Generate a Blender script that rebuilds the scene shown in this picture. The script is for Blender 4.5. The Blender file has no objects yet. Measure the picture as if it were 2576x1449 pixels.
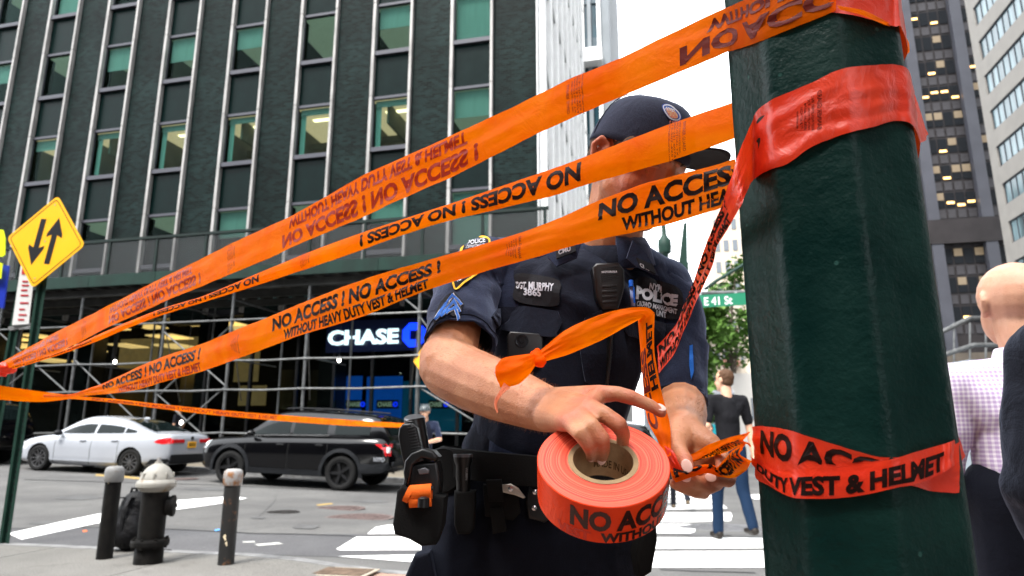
import bpy, bmesh, math, random
from mathutils import Vector, Matrix, noise, Euler
from math import radians as R, pi as PI, sin, cos, tan, atan2, sqrt
random.seed(7)
SC = bpy.context.scene
COL = SC.collection
# ---------------------------------------------------------------- camera
CAMH, TH = 1.15, R(12.27)
FP = 1674.4                       # focal length in 2576-wide pixels
cam_d = bpy.data.cameras.new('camera'); cam = bpy.data.objects.new('camera', cam_d); COL.objects.link(cam)
cam_d.sensor_width = 36.0; cam_d.lens = FP / 2576 * 36
cam_d.clip_start = 0.05; cam_d.clip_end = 3000
cam.location = (0, 0, CAMH); cam.rotation_euler = (PI/2 + TH, 0, 0)
cam_d.dof.use_dof = True; cam_d.dof.focus_distance = 1.0; cam_d.dof.aperture_fstop = 7.1
SC.camera = cam
# ---------------------------------------------------------------- light
SUN_EL, SUN_AZ = R(58), R(215)    # azimuth measured clockwise from +Y
w = bpy.data.worlds.new('World'); SC.world = w; w.use_nodes = True
wt = w.node_tree; wt.nodes.clear()
wo = wt.nodes.new('ShaderNodeOutputWorld'); wb = wt.nodes.new('ShaderNodeBackground')
sk = wt.nodes.new('ShaderNodeTexSky'); sk.sky_type = 'NISHITA'; sk.sun_disc = False
sk.sun_elevation = SUN_EL; sk.sun_rotation = SUN_AZ; sk.dust_density = 3.0; sk.air_density = 1.2
hs = wt.nodes.new('ShaderNodeHueSaturation'); hs.inputs['Saturation'].default_value = 0.25
mx = wt.nodes.new('ShaderNodeMix'); mx.data_type = 'RGBA'; mx.inputs['Factor'].default_value = 0.72
mx.inputs[7].default_value = (10.5, 10.9, 11.4, 1)          # even bright cloud cover
wt.links.new(sk.outputs['Color'], hs.inputs['Color']); wt.links.new(hs.outputs['Color'], mx.inputs[6])
wt.links.new(mx.outputs[2], wb.inputs['Color']); wb.inputs['Strength'].default_value = 0.12
wt.links.new(wb.outputs[0], wo.inputs[0])
sd = bpy.data.lights.new('sun', 'SUN'); sun = bpy.data.objects.new('sun', sd); COL.objects.link(sun)
sd.energy = 1.5; sd.angle = R(16); sd.color = (1.0, 0.96, 0.9)
_sd = Vector((sin(SUN_AZ)*cos(SUN_EL), cos(SUN_AZ)*cos(SUN_EL), sin(SUN_EL)))
sun.rotation_euler = _sd.to_track_quat('Z', 'Y').to_euler(); sun.location = (0, -5, 30)
vs = SC.view_settings; vs.view_transform = 'Standard'; vs.look = 'None'; vs.gamma = 1.0; vs.exposure = 2.1
vs.use_curve_mapping = False
SC.cycles.use_denoising = True
SC.cycles.max_bounces = 8; SC.cycles.transparent_max_bounces = 12
# ---------------------------------------------------------------- coordinates
def D(x, y, d):
    """point seen at (x, y) of a 2576x1449 picture, d metres north of the camera"""
    u = (x - 1288) / FP; v = (724.5 - y) / FP
    dy = cos(TH) - v*sin(TH); dz = sin(TH) + v*cos(TH)
    return Vector((u/dy*d, d, CAMH + dz/dy*d))
UX = Vector((cos(R(13)), -sin(R(13)), 0)); NX = Vector((sin(R(13)), cos(R(13)), 0))
STREET = Matrix(((UX.x, NX.x, 0, 0), (UX.y, NX.y, 0, 0), (0, 0, 1, 0), (0, 0, 0, 1)))
def S(u, n, z): return STREET @ Vector((u, n, z))
def on_plane(x, y, n):
    """(u, z) of the street-frame plane n = const at a picture point"""
    r = D(x, y, 1.0) - Vector((0, 0, CAMH)); t = n / r.dot(NX)
    return r.dot(UX)*t, CAMH + r.z*t
def on_ucon(x, y, uc):
    """(n, z) of plane u = const"""
    r = D(x, y, 1.0) - Vector((0, 0, CAMH)); t = uc / r.dot(UX)
    return r.dot(NX)*t, CAMH + r.z*t
def sstep(a, b, x):
    t = max(0, min(1, (x-a)/(b-a))); return t*t*(3-2*t)
def ground_z(p):
    """height of the carriageway: level by the camera, falling to the right along the far side"""
    u = p.dot(UX); n = p.dot(NX)
    f = -0.066 - 0.034*(max(-40, min(8, u)) + 9.2)
    return f*sstep(7.5, 13.5, n) - 0.0*u
# ---------------------------------------------------------------- materials
MATS = {}
def new_mat(name):
    m = bpy.data.materials.new(name); m.use_nodes = True; nt = m.node_tree
    b = nt.nodes['Principled BSDF']; return m, nt, b
def N_(nt, typ, **kw):
    n = nt.nodes.new(typ)
    for k, v in kw.items():
        if k in n.inputs: n.inputs[k].default_value = v
        else: setattr(n, k, v)
    return n
def mat(name, col, rough=0.6, metal=0.0, var=0.0, scale=20, bump=0.0, bscale=60, coat=0.0, spec=None, emit=None, es=1.0,
        col2=None, stretch=None, detail=6, bdist=0.002, sheen=0, sss=0, lo=0.35, hi=0.65, alpha=None):
    if name in MATS: return MATS[name]
    m, nt, b = new_mat(name); MATS[name] = m
    b.inputs['Base Color'].default_value = (*col, 1); b.inputs['Roughness'].default_value = rough
    spec = (.18 if rough >= .5 else .4) if spec is None else spec
    b.inputs['Metallic'].default_value = metal; b.inputs['Specular IOR Level'].default_value = spec
    b.inputs['Coat Weight'].default_value = coat
    if sheen: b.inputs['Sheen Weight'].default_value = sheen; b.inputs['Sheen Roughness'].default_value = 0.5
    if sss:
        b.inputs['Subsurface Weight'].default_value = sss; b.inputs['Subsurface Radius'].default_value = (1, .3, .15); b.inputs['Subsurface Scale'].default_value = 0.008
    if emit: b.inputs['Emission Color'].default_value = (*emit, 1); b.inputs['Emission Strength'].default_value = es
    tc = nt.nodes.new('ShaderNodeTexCoord'); vec = tc.outputs['Object']
    if stretch:
        mp = nt.nodes.new('ShaderNodeMapping'); mp.inputs['Scale'].default_value = stretch
        nt.links.new(vec, mp.inputs[0]); vec = mp.outputs[0]
    if var or col2:
        nz = N_(nt, 'ShaderNodeTexNoise', Scale=scale, Detail=detail, Roughness=0.6); nt.links.new(vec, nz.inputs['Vector'])
        cr = nt.nodes.new('ShaderNodeValToRGB')
        c2 = col2 if col2 else tuple(min(1, c*(1+var)) for c in col)
        c1 = col if col2 else tuple(c*(1-var) for c in col)
        cr.color_ramp.elements[0].position = lo; cr.color_ramp.elements[1].position = hi
        cr.color_ramp.elements[0].color = (*c1, 1); cr.color_ramp.elements[1].color = (*c2, 1)
        nt.links.new(nz.outputs['Fac'], cr.inputs[0]); nt.links.new(cr.outputs[0], b.inputs['Base Color'])
        mr = N_(nt, 'ShaderNodeMapRange'); mr.inputs['To Min'].default_value = max(0.02, rough-0.1); mr.inputs['To Max'].default_value = min(1, rough+0.12)
        nt.links.new(nz.outputs['Fac'], mr.inputs[0]); nt.links.new(mr.outputs[0], b.inputs['Roughness'])
    if bump:
        n2 = N_(nt, 'ShaderNodeTexNoise', Scale=bscale, Detail=5, Roughness=0.6); nt.links.new(vec, n2.inputs['Vector'])
        bp = N_(nt, 'ShaderNodeBump', Strength=bump, Distance=bdist)
        nt.links.new(n2.outputs['Fac'], bp.inputs['Height']); nt.links.new(bp.outputs[0], b.inputs['Normal'])
    return m
def glass_mat(name, tint, gloss=0.35, rough=0.03):
    if name in MATS: return MATS[name]
    m = bpy.data.materials.new(name); m.use_nodes = True; nt = m.node_tree; nt.nodes.clear(); MATS[name] = m
    o = nt.nodes.new('ShaderNodeOutputMaterial'); t = nt.nodes.new('ShaderNodeBsdfTransparent'); g = nt.nodes.new('ShaderNodeBsdfGlossy')
    t.inputs[0].default_value = (*tint, 1); g.inputs['Roughness'].default_value = rough; g.inputs['Color'].default_value = (0.75, 0.95, 0.92, 1)
    lw = N_(nt, 'ShaderNodeLayerWeight', Blend=gloss); mxs = nt.nodes.new('ShaderNodeMixShader')
    nz = N_(nt, 'ShaderNodeTexNoise', Scale=0.7, Detail=2); tc = nt.nodes.new('ShaderNodeTexCoord'); nt.links.new(tc.outputs['Object'], nz.inputs['Vector'])
    bp = N_(nt, 'ShaderNodeBump', Strength=0.15, Distance=0.05); nt.links.new(nz.outputs[0], bp.inputs['Height']); nt.links.new(bp.outputs[0], g.inputs['Normal'])
    nt.links.new(lw.outputs['Fresnel'], mxs.inputs[0]); nt.links.new(t.outputs[0], mxs.inputs[1]); nt.links.new(g.outputs[0], mxs.inputs[2]); nt.links.new(mxs.outputs[0], o.inputs[0])
    return m
# ---------------------------------------------------------------- objects
def tag(o, label=None, cat=None, group=None, kind=None):
    if label: o['label'] = label
    if cat: o['category'] = cat
    if group: o['group'] = group
    if kind: o['kind'] = kind
    return o
def thing(name, label, cat, loc=(0, 0, 0), rz=0, group=None):
    o = bpy.data.objects.new(name, None); COL.objects.link(o); o.empty_display_size = 0.1
    o.location = loc; o.rotation_euler = (0, 0, rz); return tag(o, label, cat, group)
def link(name, me, mats, parent=None, smooth=False, world=False):
    o = bpy.data.objects.new(name, me); COL.objects.link(o)
    for m in (mats if isinstance(mats, (list, tuple)) else [mats]):
        if m is not None: me.materials.append(m)
    if smooth:
        for p in me.polygons: p.use_smooth = True
    if parent:
        o.parent = parent
        if world:      # geometry is in world coordinates: take the parent's transform back out
            o.matrix_parent_inverse = xf(parent).inverted()
    return o
def xf(o):
    m = Matrix.LocRotScale(o.location, o.rotation_euler, o.scale)
    return (xf(o.parent) @ o.matrix_parent_inverse @ m) if o.parent else m
def bm_new(): return bmesh.new()
def fin(name, bm, mats, parent=None, smooth=False, world=False, recalc=True, auto=None):
    if recalc: bmesh.ops.recalc_face_normals(bm, faces=bm.faces)
    me = bpy.data.meshes.new(name); bm.to_mesh(me); bm.free()
    o = link(name, me, mats, parent, smooth, world)
    if auto: 
        try: me.set_sharp_from_angle(angle=R(auto))
        except Exception: pass
    return o
def box(bm, c, s, M=None, mi=0, bevel=0):
    """box of centre c and full size s"""
    x, y, z = (q/2 for q in s); vs_ = []
    for dx, dy, dz in ((-1,-1,-1),(1,-1,-1),(1,1,-1),(-1,1,-1),(-1,-1,1),(1,-1,1),(1,1,1),(-1,1,1)):
        p = Vector((c[0]+dx*x, c[1]+dy*y, c[2]+dz*z)); vs_.append(bm.verts.new(M @ p if M else p))
    fs = []
    for f in ((0,3,2,1),(4,5,6,7),(0,1,5,4),(1,2,6,5),(2,3,7,6),(3,0,4,7)):
        fc = bm.faces.new([vs_[i] for i in f]); fc.material_index = mi; fs.append(fc)
    if bevel:
        es = list({e for f in fs for e in f.edges})
        bmesh.ops.bevel(bm, geom=es, offset=bevel, segments=2, affect='EDGES', profile=0.5)
    return fs
def sbox(bm, u0, u1, n0, n1, z0, z1, mi=0, bevel=0):
    return box(bm, ((u0+u1)/2, (n0+n1)/2, (z0+z1)/2), (abs(u1-u0), abs(n1-n0), abs(z1-z0)), STREET, mi, bevel)
def ring_loft(bm, rings, closed=True, cap=True, mi=0):
    vr = [[bm.verts.new(p) for p in r] for r in rings]; n = len(rings[0])
    for a, b in zip(vr[:-1], vr[1:]):
        for i in range(n if closed else n-1):
            j = (i+1) % n
            f = bm.faces.new((a[i], a[j], b[j], b[i])); f.material_index = mi
    if cap and closed:
        bm.faces.new(vr[0][::-1]).material_index = mi; bm.faces.new(vr[-1]).material_index = mi
    return vr
def frame_of(d):
    d = d.normalized(); a = Vector((0, 0, 1)) if abs(d.z) < 0.9 else Vector((1, 0, 0))
    x = d.cross(a).normalized(); return x, x.cross(d).normalized()
def tube(bm, pts, r, seg=10, cap=True, mi=0, flat=1.0):
    pts = [Vector(p) for p in pts]; rs = r if isinstance(r, (list, tuple)) else [r]*len(pts); rings = []
    x0 = None
    for i, p in enumerate(pts):
        d = (pts[min(i+1, len(pts)-1)] - pts[max(i-1, 0)])
        if x0 is None: x, y = frame_of(d)
        else:
            dn = d.normalized(); x = (x0 - dn*x0.dot(dn)).normalized(); y = x.cross(dn)
        x0 = x
        rings.append([p + (x*cos(2*PI*k/seg) + y*sin(2*PI*k/seg)*flat)*rs[i] for k in range(seg)])
    ring_loft(bm, rings, cap=cap, mi=mi)
def lathe(bm, prof, seg=24, M=None, mi=0, cap=True):
    """prof: list of (r, z)"""
    rings = []
    for r, z in prof:
        rr = [Vector((r*cos(2*PI*k/seg), r*sin(2*PI*k/seg), z)) for k in range(seg)]
        rings.append([M @ p for p in rr] if M else rr)
    ring_loft(bm, rings, cap=cap, mi=mi)
def prism(bm, poly, depth, M=None, mi=0):
    """polygon in the xz plane extruded along +y"""
    a = [Vector((p[0], 0, p[1])) for p in poly]; b = [Vector((p[0], depth, p[1])) for p in poly]
    if M: a = [M @ p for p in a]; b = [M @ p for p in b]
    va = [bm.verts.new(p) for p in a]; vb = [bm.verts.new(p) for p in b]; n = len(poly)
    bm.faces.new(va).material_index = mi; bm.faces.new(vb[::-1]).material_index = mi
    for i in range(n): bm.faces.new((va[i], vb[i], vb[(i+1) % n], va[(i+1) % n])).material_index = mi
def round_cone(bm, p0, r0, p1, r1, seg=14, flat=1.0, side=None):
    """closed capsule with two radii; flat squeezes it along 'side'"""
    p0 = Vector(p0); p1 = Vector(p1); d = p1 - p0
    if d.length < 1e-6: d = Vector((0, 0, 1e-4))
    dn = d.normalized()
    if side is not None:
        y = Vector(side); y = (y - dn*y.dot(dn)).normalized(); x = y.cross(dn)
    else: x, y = frame_of(d)
    rings = []; k = 4
    for i in range(k+1):
        a = -PI/2 + (PI/2)*(i+0.35)/(k+0.35); rings.append((p0 + dn*r0*sin(a), r0*cos(a)))
    for i in range(k+1):
        a = (PI/2)*i/(k+0.35); rings.append((p1 + dn*r1*sin(a), r1*cos(a)))
    ring_loft(bm, [[c + (x*cos(2*PI*j/seg) + y*sin(2*PI*j/seg)*flat)*r for j in range(seg)] for c, r in rings])
def ellipsoid(bm, c, r, rot=None, seg=18):
    M = Matrix.Translation(Vector(c)) @ (rot.to_4x4() if rot is not None else Matrix.Identity(4)) @ Matrix.Diagonal((r[0], r[1], r[2], 1))
    rings = []
    for i in range(11):
        a = -PI/2 + PI*(i+0.3)/10.6
        rings.append([M @ Vector((cos(a)*cos(2*PI*k/seg), cos(a)*sin(2*PI*k/seg), sin(a))) for k in range(seg)])
    ring_loft(bm, rings)
def blob_mesh(prims, voxel, smooth=4):
    """one continuous skin round a set of overlapping limbs"""
    bm = bmesh.new()
    for p in prims:
        if p[0] == 'c': round_cone(bm, *p[1:5], **(p[5] if len(p) > 5 else {}))
        elif p[0] == 'e': ellipsoid(bm, p[1], p[2], p[3] if len(p) > 3 else None)
        elif p[0] == 'p':      # polyline of (point, radius)
            q = p[1]
            for (a, ra), (b, rb) in zip(q[:-1], q[1:]): round_cone(bm, a, ra, b, rb, **(p[2] if len(p) > 2 else {}))
    bmesh.ops.recalc_face_normals(bm, faces=bm.faces)
    me = bpy.data.meshes.new('skin'); bm.to_mesh(me); bm.free()
    o = bpy.data.objects.new('tmp', me); COL.objects.link(o)
    m = o.modifiers.new('r', 'REMESH'); m.mode = 'VOXEL'; m.voxel_size = voxel; m.adaptivity = 0
    if smooth:
        s = o.modifiers.new('s', 'SMOOTH'); s.factor = 0.5; s.iterations = smooth
    dg = bpy.context.evaluated_depsgraph_get(); me2 = bpy.data.meshes.new_from_object(o.evaluated_get(dg))
    bpy.data.objects.remove(o); bpy.data.meshes.remove(me)
    return me2
def blob(name, prims, voxel, smooth, m, parent=None, world=True, disp=None):
    me = blob_mesh(prims, voxel, smooth); me.materials.clear()
    if disp:
        nn = [v.normal.copy() for v in me.vertices]
        for v, n in zip(me.vertices, nn): v.co += n*disp(v.co)
    return link(name, me, m, parent, True, world)
def eval_obj(o):
    dg = bpy.context.evaluated_depsgraph_get(); me = bpy.data.meshes.new_from_object(o.evaluated_get(dg)); return me
def interp(tab, x):
    if x <= tab[0][0]: return tab[0][1]
    for (a, va), (b, vb) in zip(tab[:-1], tab[1:]):
        if x <= b: return va + (vb-va)*(x-a)/(b-a)
    return tab[-1][1]
def cinterp(tab, x):
    """smooth interpolation through a table"""
    n = len(tab)
    if x <= tab[0][0]: return tab[0][1]
    if x >= tab[-1][0]: return tab[-1][1]
    for i in range(n-1):
        if x <= tab[i+1][0]:
            x0, y0 = tab[i]; x1, y1 = tab[i+1]; h = x1-x0; t = (x-x0)/h
            m0 = (tab[i+1][1]-tab[i-1][1])/(tab[i+1][0]-tab[i-1][0]) if i > 0 else (y1-y0)/h
            m1 = (tab[i+2][1]-tab[i][1])/(tab[i+2][0]-tab[i][0]) if i < n-2 else (y1-y0)/h
            return (2*t**3-3*t*t+1)*y0 + (t**3-2*t*t+t)*h*m0 + (-2*t**3+3*t*t)*y1 + (t**3-t*t)*h*m1
_tcache = {}
def text_polys(txt, bold=0.03, shear=0.0, spacing=1.0):
    """flat text as (verts2d, faces), cap height about 0.7, starting at x=0"""
    key = (txt, bold, shear, spacing)
    if key in _tcache: return _tcache[key]
    cu = bpy.data.curves.new('t', 'FONT'); cu.body = txt; cu.size = 1.0; cu.offset = bold; cu.shear = shear; cu.space_character = spacing
    cu.resolution_u = 3; cu.dimensions = '2D'; cu.fill_mode = 'BOTH'
    o = bpy.data.objects.new('t', cu); COL.objects.link(o)
    me = eval_obj(o); bm = bmesh.new(); bm.from_mesh(me)
    bmesh.ops.triangulate(bm, faces=bm.faces)
    out = ([(v.co.x, v.co.y) for v in bm.verts], [[v.index for v in f.verts] for f in bm.faces])
    bm.free(); bpy.data.objects.remove(o); bpy.data.curves.remove(cu); bpy.data.meshes.remove(me)
    _tcache[key] = out; return out
def text_on(name, txt, origin, ex, ez, width, height, m, parent=None, bold=0.03, lift=0.0, world=True, thick=0.0):
    """flat lettering: fits txt in width x height at origin (lower left), ex right, ez up"""
    vv, ff = text_polys(txt, bold); x1 = max(v[0] for v in vv); x0 = min(v[0] for v in vv); y1 = max(v[1] for v in vv); y0 = min(v[1] for v in vv)
    ex = Vector(ex).normalized(); ez = Vector(ez).normalized(); nn = ex.cross(ez); o = Vector(origin)
    bm = bmesh.new(); q = [bm.verts.new(o + ex*((v[0]-x0)/(x1-x0)*width) + ez*((v[1]-y0)/(y1-y0)*height) + nn*lift) for v in vv]
    for f in ff:
        try: bm.faces.new([q[i] for i in f])
        except ValueError: pass
    if thick:
        r = bmesh.ops.extrude_face_region(bm, geom=list(bm.faces)); 
        for g in r['geom']:
            if isinstance(g, bmesh.types.BMVert): g.co += nn*thick
        return fin(name, bm, m, parent, world=world)
    return fin(name, bm, m, parent, world=world, recalc=False)
# ================================================================ SETTING
def G(x, y, dz=0.0):
    """point of the carriageway seen at a picture point"""
    r = D(x, y, 1.0) - Vector((0, 0, CAMH)); t = 6.0
    for _ in range(40):
        p = Vector((0, 0, CAMH)) + r*t; zz = ground_z(p) + dz
        t += ((zz - CAMH)/r.z - t)*0.7
    p = Vector((0, 0, CAMH)) + r*t; p.z = ground_z(p) + dz
    return p
# ---- asphalt
def ground_mat(name, c1, c2, c3, rough=0.85, sc=1.0):
    m, nt, b = new_mat(name)
    tc = nt.nodes.new('ShaderNodeTexCoord')
    n1 = N_(nt, 'ShaderNodeTexNoise', Scale=0.45*sc, Detail=8, Roughness=0.62); n2 = N_(nt, 'ShaderNodeTexNoise', Scale=90*sc, Detail=3, Roughness=0.7)
    n3 = N_(nt, 'ShaderNodeTexNoise', Scale=5.0*sc, Detail=6, Roughness=0.7)
    for n in (n1, n2, n3): nt.links.new(tc.outputs['Object'], n.inputs['Vector'])
    r1 = nt.nodes.new('ShaderNodeValToRGB'); r1.color_ramp.elements[0].position = .38; r1.color_ramp.elements[1].position = .64
    r1.color_ramp.elements[0].color = (*c1, 1); r1.color_ramp.elements[1].color = (*c2, 1)
    nt.links.new(n1.outputs[0], r1.inputs[0])
    m1 = nt.nodes.new('ShaderNodeMix'); m1.data_type = 'RGBA'; m1.blend_type = 'MULTIPLY'; m1.inputs[0].default_value = 0.8
    r2 = nt.nodes.new('ShaderNodeValToRGB'); r2.color_ramp.elements[0].position = .3; r2.color_ramp.elements[1].position = .7
    r2.color_ramp.elements[0].color = (.45, .45, .46, 1); r2.color_ramp.elements[1].color = (1.4, 1.38, 1.35, 1)
    nt.links.new(n2.outputs[0], r2.inputs[0]); nt.links.new(r1.outputs[0], m1.inputs[6]); nt.links.new(r2.outputs[0], m1.inputs[7])
    m2 = nt.nodes.new('ShaderNodeMix'); m2.data_type = 'RGBA'
    r3 = nt.nodes.new('ShaderNodeValToRGB'); r3.color_ramp.elements[0].position = .56; r3.color_ramp.elements[1].position = .7
    r3.color_ramp.elements[0].color = (0, 0, 0, 1); r3.color_ramp.elements[1].color = (.7, .7, .7, 1)
    nt.links.new(n3.outputs[0], r3.inputs[0]); nt.links.new(r3.outputs[0], m2.inputs[0]); nt.links.new(m1.outputs[2], m2.inputs[6]); m2.inputs[7].default_value = (*c3, 1)
    nt.links.new(m2.outputs[2], b.inputs['Base Color']); b.inputs['Roughness'].default_value = rough; b.inputs['Specular IOR Level'].default_value = .2
    bp = N_(nt, 'ShaderNodeBump', Strength=0.5, Distance=0.004); nt.links.new(n2.outputs[0], bp.inputs['Height']); nt.links.new(bp.outputs[0], b.inputs['Normal'])
    MATS[name] = m; return m
M_ASPH = ground_mat('asphalt', (.085, .084, .084), (.13, .129, .126), (.07, .069, .068))
M_PATCH = ground_mat('asphalt_patch', (.07, .07, .074), (.10, .10, .105), (.06, .06, .062))
M_CONC = ground_mat('pavement_concrete', (.115, .112, .105), (.165, .16, .15), (.085, .08, .074))
M_CONC2 = ground_mat('far_pavement_concrete', (.18, .16, .13), (.24, .215, .17), (.18, .16, .13))
M_PINK = ground_mat('pink_concrete', (.26, .165, .125), (.32, .22, .175), (.20, .14, .11))
M_KERB = mat('kerb_steel_granite', (.17, .17, .17), .7, var=.3, scale=6, bump=.3)
M_WHITE = mat('road_paint_white', (.62, .62, .60), .7, col2=(.82, .82, .80), scale=7, lo=.3, hi=.5, bump=.3, bscale=120)
M_IRON = mat('cast_iron', (.035, .033, .032), .6, var=.4, scale=30, bump=.6, bscale=90, bdist=.004)
M_IRON2 = mat('worn_iron_cover', (.12, .09, .085), .7, var=.4, scale=18, bump=.8, bscale=60, bdist=.006)
bm = bm_new()
us = [-300, -120, -60] + [q*1.0 for q in range(-42, 13)] + [20, 40, 80, 200, 400]
ns = [-60, -20, -5, 2] + [q*0.75 for q in range(4, 24)] + [18.5, 22, 30, 45, 80, 160, 400, 900]
grid = [[bm.verts.new(Vector((S(u, n, 0).x, S(u, n, 0).y, ground_z(S(u, n, 0))))) for u in us] for n in ns]
for i in range(len(ns)-1):
    for j in range(len(us)-1): bm.faces.new((grid[i][j], grid[i][j+1], grid[i+1][j+1], grid[i+1][j]))
road = fin('road', bm, M_ASPH, smooth=True); tag(road, kind='structure')
def ground_patch(name, pts, m, dz=0.004, label=None, parent=None, kind=None, sub=1):
    """flat sheet on the carriageway through picture points"""
    bm = bm_new(); P = [G(x, y, dz) for x, y in pts]
    bm.faces.new([bm.verts.new(p) for p in P]); (bm.normal_update(), bmesh.ops.triangulate(bm, faces=bm.faces))
    for _ in range(sub):
        bmesh.ops.subdivide_edges(bm, edges=bm.edges, cuts=2, use_grid_fill=True)
    for v in bm.verts: v.co.z = ground_z(v.co) + dz
    bmesh.ops.recalc_face_normals(bm, faces=bm.faces)
    if sum(f.normal.z for f in bm.faces) < 0: bmesh.ops.reverse_faces(bm, faces=bm.faces)
    me = bpy.data.meshes.new(name); bm.to_mesh(me); bm.free(); o = link(name, me, m, parent)
    if kind: o['kind'] = kind
    return o
ground_patch('road_patch', [(-40, 1372), (0, 1330), (300, 1326), (650, 1343), (900, 1344), (1010, 1351), (1300, 1352), (1300, 1420), (820, 1400)], M_PATCH, 0.003, kind='structure')
mk = [(20, 1342), (54, 1357), (240, 1317), (414, 1286), (544, 1268), (621, 1253), (588, 1248), (424, 1260), (240, 1294)]
ground_patch('stop_line_marking', mk, M_WHITE, 0.006, kind='structure')
cwk = bpy.data.objects.new('crosswalk_marking', None); COL.objects.link(cwk); cwk['kind'] = 'structure'
bars = [
 [(924, 1343), (945, 1326), (975, 1320.5), (1400, 1319), (1740, 1318.5), (1751, 1325), (1748, 1338), (1735, 1341.7)],
 [(846, 1381), (897, 1350), (1400, 1352), (2000, 1354), (2000, 1378), (1400, 1382), (855, 1384)],
 [(850, 1399), (1400, 1388), (2000, 1385.7), (2000, 1427), (1400, 1428), (1030, 1413)],
 [(1010, 1311), (1040, 1290), (1500, 1289), (1838, 1289), (1842, 1298), (1838, 1310), (1500, 1312)],
 [(1060, 1285), (1090, 1269.6), (1500, 1269.6), (1820, 1269.6), (1830, 1279), (1500, 1285)],
 [(1100, 1267), (1130, 1256), (1500, 1256), (1812, 1256), (1820, 1266), (1500, 1267)],
 [(1150, 1253), (1170, 1245), (1500, 1245), (1798, 1245), (1806, 1253), (1500, 1253)],
 [(1190, 1242), (1210, 1235), (1500, 1235), (1788, 1235), (1796, 1242), (1500, 1242)],
 [(1220, 1232), (1240, 1226), (1500, 1226), (1778, 1226), (1786, 1232), (1500, 1232)],
 [(1250, 1223), (1262, 1218), (1500, 1218), (1770, 1218), (1777, 1223), (1500, 1223)]]
for b_ in bars: ground_patch('crosswalk_bar', b_, M_WHITE, 0.0065, parent=cwk)
ground_patch('second_crosswalk_bar', [(1870, 1246), (1960, 1240), (1990, 1250), (1900, 1256)], M_WHITE, 0.0065, kind='structure')
M_SPL = mat('old_paint_splash', (.30, .30, .28), .8, col2=(.5, .5, .47), scale=18)
M_TAR = mat('tar_seam', (.028, .028, .030), .6, var=.3, scale=12); M_OIL = mat('oil_darkened_asphalt', (.07, .069, .07), .7, col2=(.10, .10, .10), scale=3)
def seam(pts, w_=2.0):
    L = [(x, y-w_/2) for x, y in pts] + [(x, y+w_/2) for x, y in pts[::-1]]; ground_patch('tar_seam', L, M_TAR, .0058, kind='structure')
seam([(560, 1337), (640, 1342), (735, 1343), (860, 1347), (960, 1351), (1090, 1352)], 2.2); seam([(0, 1330), (150, 1327), (300, 1326), (430, 1331), (560, 1337)], 1.6)
seam([(60, 1206), (300, 1213), (520, 1219), (800, 1232), (1000, 1240)], 1.0); seam([(700, 1232), (690, 1262), (650, 1300), (640, 1342)], .9); seam([(1660, 1432), (1750, 1436), (1900, 1440)], 1.6)
def stain(cx, cy, rx, ry, sd):
    random.seed(sd); ground_patch('oil_stain', [(cx+rx*cos(k*PI/9)*random.uniform(.7, 1.1), cy+ry*sin(k*PI/9)*random.uniform(.7, 1.1)) for k in range(18)], M_OIL, .005, kind='structure')
for i, q in enumerate(((200, 1252, 60, 6), (520, 1230, 70, 5), (770, 1325, 34, 6), (650, 1302, 22, 3), (120, 1315, 50, 5), (930, 1262, 50, 4), (1780, 1345, 60, 6), (1690, 1315, 30, 4))): stain(*q, i)
# worn yellow layout marks and paint specks on the asphalt
M_YEL = mat('faded_yellow_paint', (.45, .30, .07), .8, col2=(.16, .13, .09), scale=25)
ground_patch('faded_survey_mark', [(242, 1110+82), (300, 1196), (375, 1203), (372, 1208), (300, 1201), (240, 1197)], M_YEL, 0.005, kind='structure')
ground_patch('faded_survey_mark', [(795, 1269), (835, 1265), (838, 1268), (800, 1272)], M_YEL, 0.005, kind='structure')
ground_patch('orange_paint_speck', [(208, 1334), (218, 1333), (220, 1337), (209, 1338)], mat('orange_speck_paint', (.7, .14, .05), .8), 0.006, kind='structure')
ground_patch('blue_paint_speck', [(540, 1332), (552, 1330), (553, 1334), (541, 1336)], mat('blue_speck_paint', (.1, .3, .7), .8), 0.006, kind='structure')
for pts in ([(640, 1369), (700, 1364), (712, 1368), (650, 1373)], [(610, 1362), (640, 1361), (642, 1364), (612, 1365)]):
    ground_patch('pale_paint_splash', pts, M_SPL, 0.006, kind='structure')
# ---- manhole covers, each with a ring and a ribbed lid
def manhole(x, y, r, label, m=M_IRON2):
    c = G(x, y, 0); t = thing('manhole_cover', label, 'manhole cover', c)
    bm = bm_new(); lathe(bm, [(r*1.09, .002), (r*1.09, .007), (r*1.0, .007), (r*1.0, .003)], 36, cap=False); fin('rim', bm, m, t)
    bm = bm_new(); lathe(bm, [(r*.985, .001), (r*.985, .006), (r*.001, .006)], 36)
    for k in range(-5, 6):
        h = sqrt(max(0, (.93*r)**2 - (k*r*.17)**2)); box(bm, (0, k*r*.17, .008), (2*h, r*.05, .006))
    fin('lid', bm, m, t); return t
manhole(902, 1303, .46, 'reddish iron manhole cover nearer of the two left of the officer')
manhole(850, 1280, .42, 'iron manhole cover farther up the roadway past the nearer reddish one')
manhole(710, 1289, .24, 'small dark iron cover in the roadway right of the right bollard', M_IRON)
manhole(1830, 1335, .62, 'large dark manhole cover in the crosswalk by the polo shirt man', mat('dark_cover_iron', (.11, .11, .115), .6, var=.3, scale=10, bump=.6, bscale=70))
manhole(1195, 1262, .3, 'round iron cover near the roadway centre behind the officer', M_IRON)
manhole(458, 1205, .35, 'iron manhole cover in the road behind the fire hydrant')
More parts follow.
